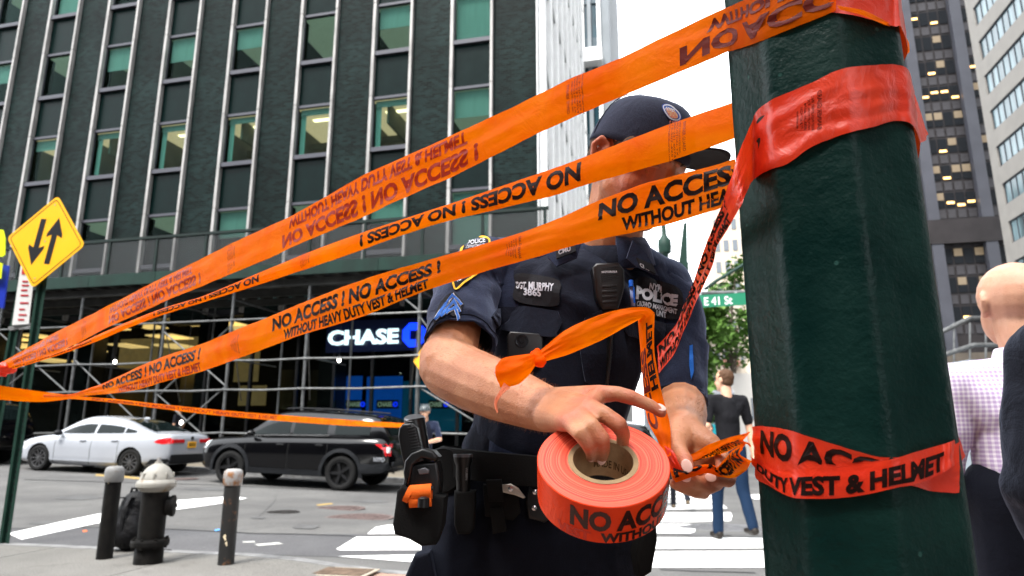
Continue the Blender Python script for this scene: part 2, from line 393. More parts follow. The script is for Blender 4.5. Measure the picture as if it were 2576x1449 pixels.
# ---- near pavement: slabs with joints, dropping to the crossing
EDGE = [(-30, 5.62), (-7, 5.62), (-2.6, 5.62), (-1.2, 5.60), (-.2, 5.42), (.9, 5.0), (2.2, 4.2), (3.2, 2.8), (3.8, 1.0), (4.0, -6)]
def walk_z(u, n): return 0.1 - 0.085*sstep(-3.6, -2.2, u)*sstep(2.5, 4.8, n)
walk = bpy.data.objects.new('near_pavement', None); COL.objects.link(walk); walk['kind'] = 'structure'
slabm = {}
def slab(u0, u1, n0, n1, m):
    bm = bm_new(); g = .006; k = 5
    def edge(u): return interp(EDGE, u)
    uu = [u0+g + (u1-u0-2*g)*i/k for i in range(k+1)]
    top = []; 
    for i in range(k+1):
        row = []
        for j in range(k+1):
            n = n0+g + (n1-n0-2*g)*j/k; n = min(n, edge(uu[i])-.14)
            row.append(bm.verts.new(S(uu[i], n, walk_z(uu[i], n))))
        top.append(row)
    if all(top[i][0].co.xy == top[i][k].co.xy for i in range(k+1)): bm.free(); return
    for i in range(k):
        for j in range(k):
            vs_ = (top[i][j], top[i+1][j], top[i+1][j+1], top[i][j+1])
            if (vs_[0].co-vs_[3].co).length < 1e-5 and (vs_[1].co-vs_[2].co).length < 1e-5: continue
            try: bm.faces.new(vs_)
            except ValueError: pass
    bmesh.ops.remove_doubles(bm, verts=bm.verts, dist=1e-4)
    ed = [e for e in bm.edges if e.is_boundary]
    r = bmesh.ops.extrude_edge_only(bm, edges=ed)
    for v in r['geom']:
        if isinstance(v, bmesh.types.BMVert): v.co.z -= .09
    fin('slab', bm, m, walk)
for i in range(-9, 3):
    for j in range(-3, 5):
        u0 = -2.62 + i*1.52; n0 = 5.5 - (j+1)*1.5; 
        pink = (u0 > -2.7)
        slab(u0, u0+1.52, n0, n0+1.5, M_PINK if pink else M_CONC)
bm = bm_new()   # joint bed under the slabs
for i in range(-10, 5):
    for j in range(0, 8):
        u0 = -2.6 + i*1.5; n1 = 5.4 - j*1.5
        q = [S(u0, n1-1.5, walk_z(u0, n1-1.5)-.02), S(u0+1.5, n1-1.5, walk_z(u0+1.5, n1-1.5)-.02), S(u0+1.5, n1, walk_z(u0+1.5, n1)-.02), S(u0, n1, walk_z(u0, n1)-.02)]
        if u0 < 1: bm.faces.new([bm.verts.new(p) for p in q])
o = fin('joint_bed', bm, mat('joint_grit', (.08, .075, .07), .9), walk)
bm = bm_new(); rg = []   # kerb
pu = [-20 + q*.4 for q in range(0, 62)]
for u in pu:
    n = interp(EDGE, u)
    if u > 3.9: break
    h = walk_z(u, n) + .003
    rg.append([S(u, n-.14, -.05), S(u, n-.14, h), S(u, n-.02, h), S(u, n, h-.02), S(u, n+.004, -.05)])
ring_loft(bm, rg); kb = fin('kerb', bm, M_KERB); tag(kb, kind='structure')
# ---- far pavement and kerb
def gz_far(u, n=16.9): return ground_z(S(u, n, 0))
bm = bm_new(); rg = []; rk = []
for q in range(-60, -3+1):
    u = q*1.0 if q > -4 else q*1.0
    z = gz_far(u) + .14
    rg.append([S(u, 17.05, z), S(u, 20.5, z), S(u, 24.5, z+.01)]); rk.append([S(u, 16.9, z-.2), S(u, 16.9, z-.01), S(u, 16.93, z+.002), S(u, 17.05, z+.002), S(u, 17.05, z-.2)])
ring_loft(bm, rg, closed=False); fp = fin('far_pavement', bm, M_CONC2); tag(fp, kind='structure')
for f in fp.data.polygons:
    if f.normal.z < 0: fp.data.flip_normals(); break
bm = bm_new(); ring_loft(bm, rk); tag(fin('far_kerb', bm, M_KERB), kind='structure')
# ================================================================ GREEN BRICK OFFICE BUILDING
def brick_mat():
    m, nt, b = new_mat('glazed_green_brick'); MATS['glazed_green_brick'] = m
    tc = nt.nodes.new('ShaderNodeTexCoord'); mp = nt.nodes.new('ShaderNodeMapping'); mp.inputs['Rotation'].default_value = (R(90), 0, 0)
    nt.links.new(tc.outputs['Object'], mp.inputs[0])
    br = nt.nodes.new('ShaderNodeTexBrick'); br.inputs['Scale'].default_value = 1.0
    br.inputs['Brick Width'].default_value = .22; br.inputs['Row Height'].default_value = .08; br.inputs['Mortar Size'].default_value = .009
    br.inputs['Color1'].default_value = (.0007, .0022, .0023, 1); br.inputs['Color2'].default_value = (.006, .0145, .0138, 1); br.inputs['Mortar'].default_value = (.009, .014, .012, 1)
    sx = nt.nodes.new('ShaderNodeSeparateXYZ'); cb = nt.nodes.new('ShaderNodeCombineXYZ'); nt.links.new(tc.outputs['Object'], sx.inputs[0])
    nt.links.new(sx.outputs[0], cb.inputs[0]); nt.links.new(sx.outputs[2], cb.inputs[1]); nt.links.new(cb.outputs[0], br.inputs['Vector'])
    nz = N_(nt, 'ShaderNodeTexNoise', Scale=.5, Detail=6); nt.links.new(tc.outputs['Object'], nz.inputs['Vector'])
    mm = nt.nodes.new('ShaderNodeMix'); mm.data_type = 'RGBA'; mm.blend_type = 'MULTIPLY'; mm.inputs[0].default_value = .6
    cr = nt.nodes.new('ShaderNodeValToRGB'); cr.color_ramp.elements[0].position = .35; cr.color_ramp.elements[1].position = .65
    cr.color_ramp.elements[0].color = (.5, .5, .5, 1); cr.color_ramp.elements[1].color = (1.4, 1.4, 1.4, 1); nt.links.new(nz.outputs[0], cr.inputs[0])
    nt.links.new(br.outputs['Color'], mm.inputs[6]); nt.links.new(cr.outputs[0], mm.inputs[7]); nt.links.new(mm.outputs[2], b.inputs['Base Color'])
    b.inputs['Roughness'].default_value = .5; b.inputs['Specular IOR Level'].default_value = .05
    bp = N_(nt, 'ShaderNodeBump', Strength=.8, Distance=.008); nt.links.new(br.outputs['Fac'], bp.inputs['Height']); bp.invert = True; nt.links.new(bp.outputs[0], b.inputs['Normal'])
    return m
M_BRICK = brick_mat()
M_STEEL = mat('pale_steel_mullion', (.24, .23, .22), .5, metal=.2, var=.25, scale=3, stretch=(1, 1, .3))
M_SILL = mat('dark_bronze_sill', (.03, .03, .038), .45, metal=.3)
M_SPAN = mat('dark_green_spandrel_glass', (.0008, .0055, .005), .3, spec=.06, var=.2, scale=1.5)
M_GLASS = glass_mat('tinted_window_glass', (.60, .72, .69), .07)
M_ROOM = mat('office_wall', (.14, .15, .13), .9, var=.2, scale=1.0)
M_BLIND = mat('pale_roller_blind', (.20, .27, .25), .8, var=.08, scale=2, stretch=(6, 1, .4), emit=(.26, .42, .38), es=.035)  # light on the blind put into the material as a faint glow
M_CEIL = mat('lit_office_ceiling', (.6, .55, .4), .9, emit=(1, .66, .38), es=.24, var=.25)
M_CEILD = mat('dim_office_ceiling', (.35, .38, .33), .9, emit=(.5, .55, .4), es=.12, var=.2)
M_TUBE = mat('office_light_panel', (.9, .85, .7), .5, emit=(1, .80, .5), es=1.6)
M_REFL = mat('teal_reflection', (.20, .34, .31), .8, emit=(.2, .36, .32), es=.06)  # teal reflection in the pane put into a colour with faint glow
M_TUBEW = mat('warm_light_trough', (.9, .8, .6), .5, emit=(1, .72, .42), es=1.6)
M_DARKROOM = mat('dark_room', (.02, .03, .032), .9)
bld = thing('office_building', 'dark green glazed brick office building with pale steel mullions behind the scaffold', 'building', S(-22, 20.5, 0))
PITCH, WW, UB = 3.03, 1.47, -6.92         # column pitch, window width, left mullion of the last bay
FN = 20.5; ZT = [5.47 + 3.8*i for i in range(8)]
cols = [UB - PITCH*k for k in range(0, 12)]
zb0, zb1 = 5.0, 36.0
# brick piers between the window strips, from pavement up to the roof
edges = [(-3.87, UB+WW)] + [(c+WW-PITCH+PITCH - PITCH + PITCH, c) for c in []]
piers = [(UB+WW, -3.87)] + [(c+WW, c+PITCH) for c in cols[1:]]
for a, b_ in piers:
    bm = bm_new(); sbox(bm, a+.05, b_-.05 if b_ != -3.87 else b_, FN, FN+.5, zb0, zb1); fin('brick_pier', bm, M_BRICK, bld, world=True)
bm = bm_new(); sbox(bm, -4.4, -3.87, FN+.5, 33, 5.0, zb1); sbox(bm, -43, -4.0, 27, 27.4, .1, zb1); sbox(bm, -43, -3.9, FN, 27, zb1, zb1+.4)
fin('rear_wall', bm, M_BRICK, bld, world=True)
# mullions with visible joints each storey
for c in cols:
    for side, wdt in ((c, .11), (c+WW, .09)):
        bm = bm_new()
        for i, z in enumerate([5.3]+ZT[1:]+[zb1]):
            if i == 0: z0 = z; continue
            sbox(bm, side-wdt/2, side+wdt/2, FN-.16, FN+.02, z0+.012, z-.012); z0 = z
        sbox(bm, side-wdt/2+.015, side+wdt/2-.015, FN-.14, FN+.02, 5.3, zb1)
        fin('mullion', bm, M_STEEL, bld, world=True)
random.seed(11)
# state of each window in view, [row][column from the right]; row 0 = z 5.5..., t teal blind, w warm lit, d dark, h half blind
state = {(0,0):'h',(0,1):'l',(0,2):'d',(0,3):'d',(0,4):'d',(0,5):'d',(0,6):'h',
 (1,0):'b',(1,1):'h',(1,2):'d',(1,3):'l',(1,4):'d',(1,5):'d',(1,6):'c',(1,7):'c',
 (2,0):'l',(2,1):'w',(2,2):'w',(2,3):'w',(2,4):'w',(2,5):'w',(2,6):'c',(2,7):'c',
 (3,0):'b',(3,1):'h',(3,2):'d',(3,3):'h',(3,4):'l',(3,5):'l',(3,6):'d',(3,7):'h',
 (4,0):'b',(4,1):'d',(4,2):'b',(4,3):'h',(4,4):'d',(4,5):'h',(4,6):'b',(4,7):'d'}
sh = {}
def shared(key, make):
    if key not in sh: sh[key] = make()
    return sh[key]
def part_mesh(name, key, fn, m, parent, loc):
    def mk():
        bm = bm_new(); fn(bm); bmesh.ops.recalc_face_normals(bm, faces=bm.faces)
        me = bpy.data.meshes.new(name); bm.to_mesh(me); bm.free(); me.materials.append(m); return me
    me = shared(key, mk); o = bpy.data.objects.new(name, me); COL.objects.link(o); o.parent = parent
    o.matrix_parent_inverse = xf(parent).inverted(); o.location = loc; o.rotation_euler = (0, 0, -R(13)); return o
wg = bld
for ci, c in enumerate(cols):
    for ri in range(1, 8):
        zt = ZT[ri]; st = state.get((ri, ci), random.choice('dhbdcd'))
        zb_ = zt - 2.0; u0 = c+.045; W_ = WW-.09
        loc = S(u0, FN, zt)
        # window = frame, with pane and what hangs behind it
        fr = part_mesh('window', 'frame', lambda bm: [box(bm, (W_/2, .02, -.05), (W_, .12, .1)), box(bm, (W_/2, -.02, -2.08), (W_, .2, .16)), box(bm, (.02, .03, -1.05), (.04, .06, 1.9)), box(bm, (W_-.02, .03, -1.05), (.04, .06, 1.9))], M_SILL, bld, loc)
        part_mesh('pane', 'pane', lambda bm: box(bm, (W_/2, .06, -1.05), (W_-.06, .012, 1.94)), M_GLASS, fr, loc)
        part_mesh('spandrel_panel', 'span', lambda bm: box(bm, (W_/2, .05, -2.98), (W_, .03, 1.62)), M_SPAN, bld, loc)
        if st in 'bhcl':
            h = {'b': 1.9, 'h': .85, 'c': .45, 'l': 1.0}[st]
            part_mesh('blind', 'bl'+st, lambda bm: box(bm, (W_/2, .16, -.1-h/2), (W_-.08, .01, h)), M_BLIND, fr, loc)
        # room behind: back wall, side walls, ceiling
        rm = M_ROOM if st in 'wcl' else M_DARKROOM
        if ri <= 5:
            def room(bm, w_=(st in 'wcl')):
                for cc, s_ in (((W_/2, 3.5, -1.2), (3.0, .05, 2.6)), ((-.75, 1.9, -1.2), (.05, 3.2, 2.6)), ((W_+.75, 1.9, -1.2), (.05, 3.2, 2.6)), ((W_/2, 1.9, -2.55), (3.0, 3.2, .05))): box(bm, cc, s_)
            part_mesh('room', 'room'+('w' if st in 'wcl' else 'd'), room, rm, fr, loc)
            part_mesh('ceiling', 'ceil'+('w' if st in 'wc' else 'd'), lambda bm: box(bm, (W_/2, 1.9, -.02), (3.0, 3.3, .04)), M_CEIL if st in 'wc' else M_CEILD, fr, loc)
            if st in 'l' or (st == 'h' and ci % 2):
                part_mesh('ceiling_light', 'cl', lambda bm: box(bm, (W_*.62, 1.0, -.06), (.35, .5, .05)), M_TUBE, fr, loc)
            if st == 'w':
                part_mesh('blind', 'blw', lambda bm: box(bm, (W_/2, .16, -.22), (W_-.08, .01, .25)), M_BLIND, fr, loc)  # strip put in for the teal reflection along the pane's top
                part_mesh('reflection_strip', 'refl', lambda bm: box(bm, (.14, .22, -1.05), (.2, .02, 1.9)), M_REFL, fr, loc)  # teal panel standing in for the reflection at the pane's left
                for q in range(2): part_mesh('ceiling_light', 'cw'+str(q), lambda bm: box(bm, (W_*(.35+.4*q), 1.1+.9*q, -.06), (.9, .16, .03)), M_TUBEW, fr, loc)
                part_mesh('bulkhead', 'bh'+str(ci % 2), lambda bm: [box(bm, (W_*.3 if ci % 2 else W_*.8, 1.5, -.45), (.08, 2.2, .8)), box(bm, (W_/2, 2.4, -.5), (3.0, .06, .25))], M_ROOM, fr, loc)
# ---- ground floor: dark stone fascia, shopfront glass, lobby
M_STONE = mat('dark_granite_fascia', (.012, .012, .014), .3, var=.3, scale=4)
M_SHOP = glass_mat('shopfront_glass', (.55, .60, .58), .12)
M_TRIM = mat('black_steel_frame', (.012, .012, .013), .4, metal=.4)
bm = bm_new(); sbox(bm, -43, -3.87, FN+.05, FN+.6, 5.25, 5.6); sbox(bm, -4.5, -3.87, FN, FN+1.2, -.3, 5.3)
fin('fascia', bm, M_STONE, bld, world=True)
for u in [-5.4, -6.6, -8.2, -9.6, -11.0, -12.4, -14.2, -16, -18, -20, -22, -24.5, -27, -30, -34]:
    bm = bm_new(); sbox(bm, u-.045, u+.045, FN+.22, FN+.36, -.1, 5.25); fin('shopfront_mullion', bm, M_TRIM, bld, world=True)
for a, b_ in zip([-5.4, -6.6, -8.2, -9.6, -11.0, -12.4, -14.2, -16, -18, -20, -22, -24.5, -27, -30], [-6.6, -8.2, -9.6, -11.0, -12.4, -14.2, -16, -18, -20, -22, -24.5, -27, -30, -34]):
    bm = bm_new(); sbox(bm, b_+.05, a-.05, FN+.28, FN+.30, 0, 5.25); fin('shopfront_pane', bm, M_SHOP, bld, world=True)
bm = bm_new()
for u in (-11.3, -16.2, -21.5, -26): sbox(bm, u-.35, u+.35, FN+.4, FN+1.1, -.1, 6.2)
fin('dark_column', bm, M_STONE, bld, world=True)
M_LOBBY = mat('lobby_back_wall', (.16, .13, .075), .8, var=.45, scale=.8, stretch=(1, 1, .3))
M_LOBBYD = mat('lobby_dark', (.012, .012, .012), .9)
M_LSTRIP = mat('lobby_light_strip', (.9, .8, .5), .5, emit=(1, .62, .24), es=.5)
M_LDIM = mat('lobby_warm_panel', (.25, .19, .09), .7, emit=(1, .68, .28), es=.05, var=.3, scale=2)
M_BLUE = mat('bright_blue_lobby_panel', (.01, .12, .62), .5, emit=(.005, .11, .62), es=.16, var=.15, scale=1)
M_TEAL = mat('teal_lobby_panel', (.01, .15, .25), .5, emit=(.01, .16, .3), es=.08)
M_LOGO = mat('blue_logo_light', (.01, .06, .8), .5, emit=(.004, .035, 1), es=.6)
M_SIGNW = mat('white_sign_light', (.7, .85, .9), .5, emit=(.62, .86, .95), es=.38)
M_SIGNG = mat('pale_sign_print', (.6, .75, .6), .5, emit=(.55, .7, .5), es=.12)
bm = bm_new(); sbox(bm, -40, -5, 26.3, 26.5, -.2, 6.4); fin('lobby_wall', bm, M_LOBBYD, bld, world=True)
bm = bm_new(); sbox(bm, -40, -4.5, FN+.6, 26.4, 6.3, 6.4); fin('lobby_ceiling', bm, M_LOBBYD, bld, world=True)
bm = bm_new(); sbox(bm, -40, -4.5, FN+.4, 26.4, -.35, -.3); fin('lobby_floor', bm, M_LOBBYD, bld, world=True)
def img_rect(x0, y0, x1, y1, n):
    ym = (y0+y1)/2; xm = (x0+x1)/2
    return on_plane(x0, ym, n)[0], on_plane(x1, ym, n)[0], on_plane(xm, y1, n)[1], on_plane(xm, y0, n)[1]
def slabimg(name, r, n, m, th=.06, parent=None):
    u0, u1, z0, z1 = img_rect(*r, n); bm = bm_new(); sbox(bm, u0, u1, n, n+th, z0, z1); return fin(name, bm, m, parent or bld, world=True)
slabimg('warm_wall_panel', (190, 895, 245, 1025), 23.5, M_LDIM)
slabimg('warm_wall_panel', (268, 975, 385, 1050), 24.5, M_LOBBY)
slabimg('warm_wall_panel', (455, 880, 530, 1030), 23.2, M_LOBBY)
slabimg('warm_wall_panel', (300, 850, 520, 925), 25.5, M_LDIM)
slabimg('warm_wall_panel', (590, 880, 650, 960), 23.4, M_LDIM)
slabimg('warm_wall_panel', (600, 970, 668, 1020), 23.4, M_LDIM)
slabimg('warm_wall_panel', (700, 930, 745, 1030), 23.8, M_LOBBY)
slabimg('warm_wall_panel', (775, 930, 850, 1030), 23.8, M_LOBBY)
slabimg('blue_wall_panel', (868, 946, 908, 1060), 23.0, M_BLUE)
slabimg('blue_wall_panel', (921, 947, 1010, 1060), 23.1, M_BLUE)
slabimg('teal_wall_panel', (1012, 958, 1160, 1085), 23.2, M_TEAL)
slabimg('teal_wall_panel', (850, 950, 867, 1060), 23.3, M_TEAL)
for i, r in enumerate([(300, 807, 345, 815), (345, 817, 395, 824), (150, 826, 200, 832), (272, 822, 300, 826), (20, 848, 60, 856), (80, 842, 120, 850), (395, 845, 460, 850), (410, 868, 475, 874), (455, 810, 480, 816), (20, 868, 90, 873), (150, 862, 230, 868), (180, 878, 240, 884), (560, 812, 610, 820), (585, 826, 640, 830), (300, 868, 345, 872), (455, 935, 505, 940), (10, 905, 60, 909), (100, 905, 160, 909)]):
    u0, u1, z0, z1 = img_rect(*r, 23.0); bm = bm_new(); box(bm, ((u0+u1)/2, 23.0, (z0+z1)/2), (u1-u0, 1.3, .05), STREET); fin('light_strip', bm, M_LSTRIP, bld, world=True)
# bulb material for the lamps under the shed deck
M_BULB = mat('festoon_bulb', (.9, .9, .85), .4, emit=(1, .95, .85), es=4.0)
# illuminated bank sign hanging behind the glass
sg = thing('bank_sign', 'illuminated white bank lettering with a blue octagon emblem above the shopfront', 'sign', S(-10, 20.0, 3.3))
n_ = 20.28
u0, u1, z0, z1 = img_rect(822, 804, 1075, 884, n_+.12); bm = bm_new(); sbox(bm, u0, u1, n_+.1, n_+.2, z0, z1); fin('sign_backing', bm, mat('sign_dark_blue_glass', (.006, .01, .035), .15), sg, world=True)
u0, u1, z0, z1 = img_rect(826, 829, 1003, 867, n_)
text_on('lettering', 'CHASE', S(u0, n_, z0), UX, (0, 0, 1), u1-u0, z1-z0, M_SIGNW, sg, bold=.035, thick=.04)
def octagon_logo(parent, cx, cy, r, n, m, mi):
    """octagon emblem made of four interlocking pieces round a square hole"""
    uc, zc = on_plane(cx, cy, n); rr = r
    o8 = [Vector((rr*cos(R(22.5+45*k)), rr*sin(R(22.5+45*k)))) for k in range(8)]; h = rr*.36
    sq = [Vector((h, h)), Vector((-h, h)), Vector((-h, -h)), Vector((h, -h))]
    for k in range(4):
        bm = bm_new(); a = o8[(2*k) % 8]; b_ = o8[(2*k+1) % 8]; c_ = o8[(2*k+2) % 8]
        poly = [a, b_, c_*.97 + b_*.03, sq[(k+1) % 4]*1.0, sq[k]*1.0]
        front = [bm.verts.new(S(uc+p.x, n, zc+p.y)) for p in poly]; back = [bm.verts.new(S(uc+p.x, n+.05, zc+p.y)) for p in poly]
        bm.faces.new(front); bm.faces.new(back[::-1])
        for i in range(len(poly)): bm.faces.new((front[i], back[i], back[(i+1) % 5], front[(i+1) % 5]))
        fin('emblem_piece', bm, m, parent, world=True)
octagon_logo(sg, 1041, 842, .43, n_, M_LOGO, 0)
for (xa, xb, lx) in ((872, 907, 912), (950, 986, 994), (1080, 1112, 1122)):
    ps = thing('lobby_sign', {872: 'small bank sign panel left of the two on the blue lobby wall', 950: 'small bank sign panel on the blue lobby wall nearer the helmeted officer', 1080: 'small bank sign panel on the teal lobby wall right of the helmeted officer'}[xa], 'sign', S(-9, 22.4, 1.8))
    n2 = 22.6; u0, u1, z0, z1 = img_rect(xa-3, 1006, lx+8, 1028, n2+.02); bm = bm_new(); sbox(bm, u0, u1, n2+.02, n2+.06, z0, z1); fin('panel', bm, mat('dark_panel', (.02, .03, .03), .4), ps, world=True)
    u0, u1, z0, z1 = img_rect(xa, 1011, xb, 1023, n2); text_on('lettering', 'CHASE', S(u0, n2, z0), UX, (0, 0, 1), u1-u0, z1-z0, M_SIGNG, ps, bold=.03, thick=.01)
    octagon_logo(ps, lx, 1017, .1, n2, M_LOGO, 0)
# unseen blocks added behind the camera to screen low sky and darken reflections
ob = thing('office_building', 'unseen dark masonry block added behind the viewpoint to cut low sky light', 'building', S(-20, -14, 0))
M_OB = mat('sky_screen_masonry', (.05, .048, .046), .85, var=.2, scale=.5)
bm = bm_new(); sbox(bm, -70, 2.5, -30, -5.5, 0, 13); fin('sky_screen_block', bm, M_OB, ob, world=True)
for i in range(16):
    for j in range(2): bm = bm_new(); sbox(bm, -66+i*4.2, -63.6+i*4.2, -5.52, -5.40, 3+j*4.2, 5.4+j*4.2); fin('window', bm, M_SPAN, ob, world=True)
ob2 = thing('office_building', 'unseen dark block added to the right behind the viewpoint to cut sky light', 'building', S(45, 0, 0))  # second unseen block, added for the same sky screening
bm = bm_new(); sbox(bm, 31, 62, -40, 10, 0, 60); fin('sky_screen_block', bm, M_OB, ob2, world=True)
# ================================================================ SIDEWALK SHED
M_PIPE = mat('galvanised_pipe', (.11, .113, .113), .4, metal=.45, var=.3, scale=5)
M_SHED = mat('green_plywood_shed', (.006, .020, .015), .7, var=.3, scale=2, stretch=(1, 1, .5))
M_DECK = mat('corrugated_deck', (.04, .04, .038), .7, var=.3, scale=2)
shed = thing('sidewalk_shed', 'galvanised pipe scaffold carrying a green sidewalk shed along the dark building', 'scaffold', S(-15, 18.5, 0))
N1, N2 = 17.4, 19.9
fposts = [-3.9, -6.69, -10.15, -12.68, -15.04, -18.2, -21.4, -24.6, -28, -31.5]
for u in fposts:
    bm = bm_new(); z0 = gz_far(u)+.14; tube(bm, [S(u, N1, z0), S(u, N1, 5.4)], .045, 10); box(bm, (u, N1, z0+.01), (.2, .2, .02), STREET)
    for z in (1.1, 2.39, 3.25, 4.46): tube(bm, [S(u, N1, z-.06), S(u, N1, z+.06)], .062, 10)
    fin('post', bm, M_PIPE, shed, world=True, smooth=False)
for u in (-7.6, -9.98, -12.5, -15.2, -17.6, -20.1, -23.4, -27, -30.5):
    bm = bm_new(); z0 = gz_far(u)+.14; tube(bm, [S(u, N2, z0), S(u, N2, 5.4)], .035, 8)
    fin('post', bm, M_PIPE, shed, world=True)
for z in (3.25, 2.39, 4.46, 1.15):
    for a, b_ in zip(fposts[:-1], fposts[1:]):
        sag = .03 if z != 4.46 else 0
        bm = bm_new(); tube(bm, [S(a, N1-.05, z), S((a+b_)/2, N1-.05, z-sag), S(b_, N1-.05, z)], .028, 8); fin('rail', bm, M_PIPE, shed, world=True)
def brace(a, za, na, b_, zb_, nb, r=.024):
    bm = bm_new(); tube(bm, [S(a, na, za), S(b_, nb, zb_)], r, 8); fin('brace', bm, M_PIPE, shed, world=True)
brace(-15.04, 4.2, N1, -12.68, 2.45, N1+.1); brace(-12.68, 4.4, N1+.1, -15.04, 2.3, N1+.15); brace(-15.04, 2.3, N1, -12.68, .6, N1+.1); brace(-12.68, 2.5, N1, -14.6, .9, N1)
brace(-18.2, 3.4, N1, -15.04, 1.0, N1+.1); brace(-21.4, 4.4, N1, -18.2, 2.3, N1); brace(-22.6, 4.0, N1, -19.2, .5, N1); brace(-18.2, 4.4, N1, -21.4, 2.2, N1+.1)
brace(-6.69, 4.35, N1, -5.6, 3.0, N1); brace(-6.69, 4.5, N1, -8.4, 5.9, N1); brace(-6.69, 2.4, N1, -4.6, 1.2, N1)
for u in (-12.68, -10.15, -6.69, -15.04): brace(u, 4.4, N1, u-1.2, 2.2, N2, .02)
for u in fposts[:7]: brace(u, 5.1, N1, u, 5.1, N2, .03); brace(u, 3.3, N1, u, 3.3, N2, .022)
# deck: beams, corrugated planks, green edge board, parapet mesh
for n in (N1, 18.6, N2):
    bm = bm_new(); sbox(bm, -45, -2.9, n-.07, n+.07, 5.4, 5.62); fin('beam', bm, M_DECK, shed, world=True)
for q in range(70):
    u = -3.1 - q*.6; bm = bm_new(); sbox(bm, u-.05, u+.05, 17.0, 20.3, 5.62, 5.78); fin('joist', bm, M_DECK, shed, world=True)
bm = bm_new(); sbox(bm, -45, -2.9, 17.0, 20.35, 5.78, 5.84); fin('deck', bm, M_DECK, shed, world=True)
for q in range(0, 17):
    u = -2.9 - q*2.45; bm = bm_new(); sbox(bm, u-2.44, u, 16.92, 16.98, 5.63, 6.0, bevel=.004); fin('edge_board', bm, M_SHED, shed, world=True)
M_SHEDP = mat('green_steel_parapet', (.004, .011, .009), .6, var=.3, scale=3)
for q in range(0, 24):
    u = -3.0 - q*1.75; bm = bm_new(); sbox(bm, u-.04, u+.04, 16.93, 17.0, 6.0, 7.07); fin('parapet_post', bm, M_SHEDP, shed, world=True)
bm = bm_new(); sbox(bm, -45, -2.9, 16.91, 17.0, 7.07, 7.15); fin('parapet_rail', bm, M_SHEDP, shed, world=True)
m, nt, b = new_mat('safety_netting'); MATS['net'] = m; b.inputs['Base Color'].default_value = (.006, .008, .008, 1)
b.inputs['Alpha'].default_value = .32
bm = bm_new(); sbox(bm, -45, -2.92, 16.955, 16.96, 6.0, 7.07); fin('parapet_netting', bm, m, shed, world=True)
# festoon lamps under the deck
def shed_lamp(x, y, lab):
    u, z = on_plane(x, y, 18.4); t = thing('festoon_lamp', lab, 'lamp', S(u, 18.4, z))
    bm = bm_new(); ellipsoid(bm, (0, 0, 0), (.05, .05, .065)); fin('bulb', bm, M_BULB, t, smooth=True)
    bm = bm_new(); tube(bm, [(0, 0, .07), (0, 0, .16)], .035, 10); tube(bm, [(0, 0, .15), (0, 0, 5.5-z)], .006, 6); fin('socket', bm, M_TRIM, t)
shed_lamp(853, 906, 'glowing bulb hung under the shed below the bank lettering'); shed_lamp(289, 910, 'glowing bulb hung under the shed left of the thick tape text'); shed_lamp(456, 1063, 'glowing bulb hung low behind the white sedan roof')
# ================================================================ WHITE FINNED FACE ROUND THE CORNER
M_FIN = mat('white_marble_fin', (.80, .80, .79), .5, var=.06, scale=1.5)
M_FGL = mat('fin_glass', (.015, .026, .027), .15, var=.4, scale=.6)
M_FSH = mat('fin_shadow_grey', (.32, .33, .33), .6)  # shadow tone between the fins, put into a grey colour
fb = thing('finned_building', 'white stone building face with closely spaced vertical fins at the street corner', 'building', S(-3.8, 26, 0))
bm = bm_new(); sbox(bm, -4.35, -3.86, 20.72, 34, 4.7, 40); fin('glazed_wall', bm, M_FGL, fb, world=True)
bm = bm_new(); sbox(bm, -4.35, -3.84, 20.52, 20.70, 4.7, 40); fin('corner_pier', bm, M_FIN, fb, world=True)
for k in range(9):
    n = 20.95 + k*1.5; bm = bm_new(); sbox(bm, -3.86, -3.60 , n-.16, n+.16, 4.9, 40, bevel=.03); fin('fin', bm, M_FIN, fb, world=True)
    for q in range(7): # grey tubes standing in for the wavy diagonal shadows between fins
        bm = bm_new(); z = 6.0 + q*3.8; tube(bm, [S(-3.7, n+.2, z+1.9), S(-3.72, n+.55, z+1.2), S(-3.74, n+.9, z+.4), S(-3.72, n+1.3, z-.1)], .04, 6)
        fin('slanting_shadow', bm, M_FSH, fb, world=True)
# ================================================================ DARK GLASS TOWER, BEIGE TOWERS
M_TGL = mat('dark_tower_glass', (.02, .05, .065), .12, var=.5, scale=.25)
M_TGR = mat('grey_tower_cladding', (.20, .22, .235), .5, var=.1, scale=.4)
tw = thing('glass_tower', 'dark glass tower with pale mullions behind the white finned face', 'building', S(0, 45, 0))
n0 = 42
ua = on_plane(1440, 100, n0)[0]; ub = on_plane(1506, 100, n0)[0]; uc = on_plane(1531, 0, n0)[0]
bm = bm_new(); sbox(bm, ua, uc-.8, n0, n0+12, -2, 60); fin('glass_body', bm, M_TGL, tw, world=True)
bm = bm_new(); sbox(bm, uc-.8, uc, n0-.1, n0+12, -2, 60); fin('grey_side', bm, M_TGR, tw, world=True)
for x in (1466, 1484, 1508):
    u = on_plane(x, 100, n0)[0]; bm = bm_new(); sbox(bm, u-.13, u+.13, n0-.3, n0-.01, -2, 60); fin('mullion', bm, M_FIN if x != 1484 else M_TGR, tw, world=True)
for q in range(16):
    z = 2 + q*3.6; bm = bm_new(); sbox(bm, ua, uc-.82, n0-.12, n0-.01, z, z+.9); fin('spandrel', bm, mat('tower_spandrel', (.045, .07, .085), .3), tw, world=True)
zc = on_plane(1495, 158, n0)[1]; bm = bm_new(); sbox(bm, ua, uc-.5, n0-1.2, n0-.31, zc-.5, zc+.5); fin('white_ledge', bm, M_FIN, tw, world=True)
M_BEI = mat('beige_tower_brick', (.55, .47, .37), .8, var=.08, scale=.2)
M_BGL = mat('distant_window', (.13, .15, .17), .25)
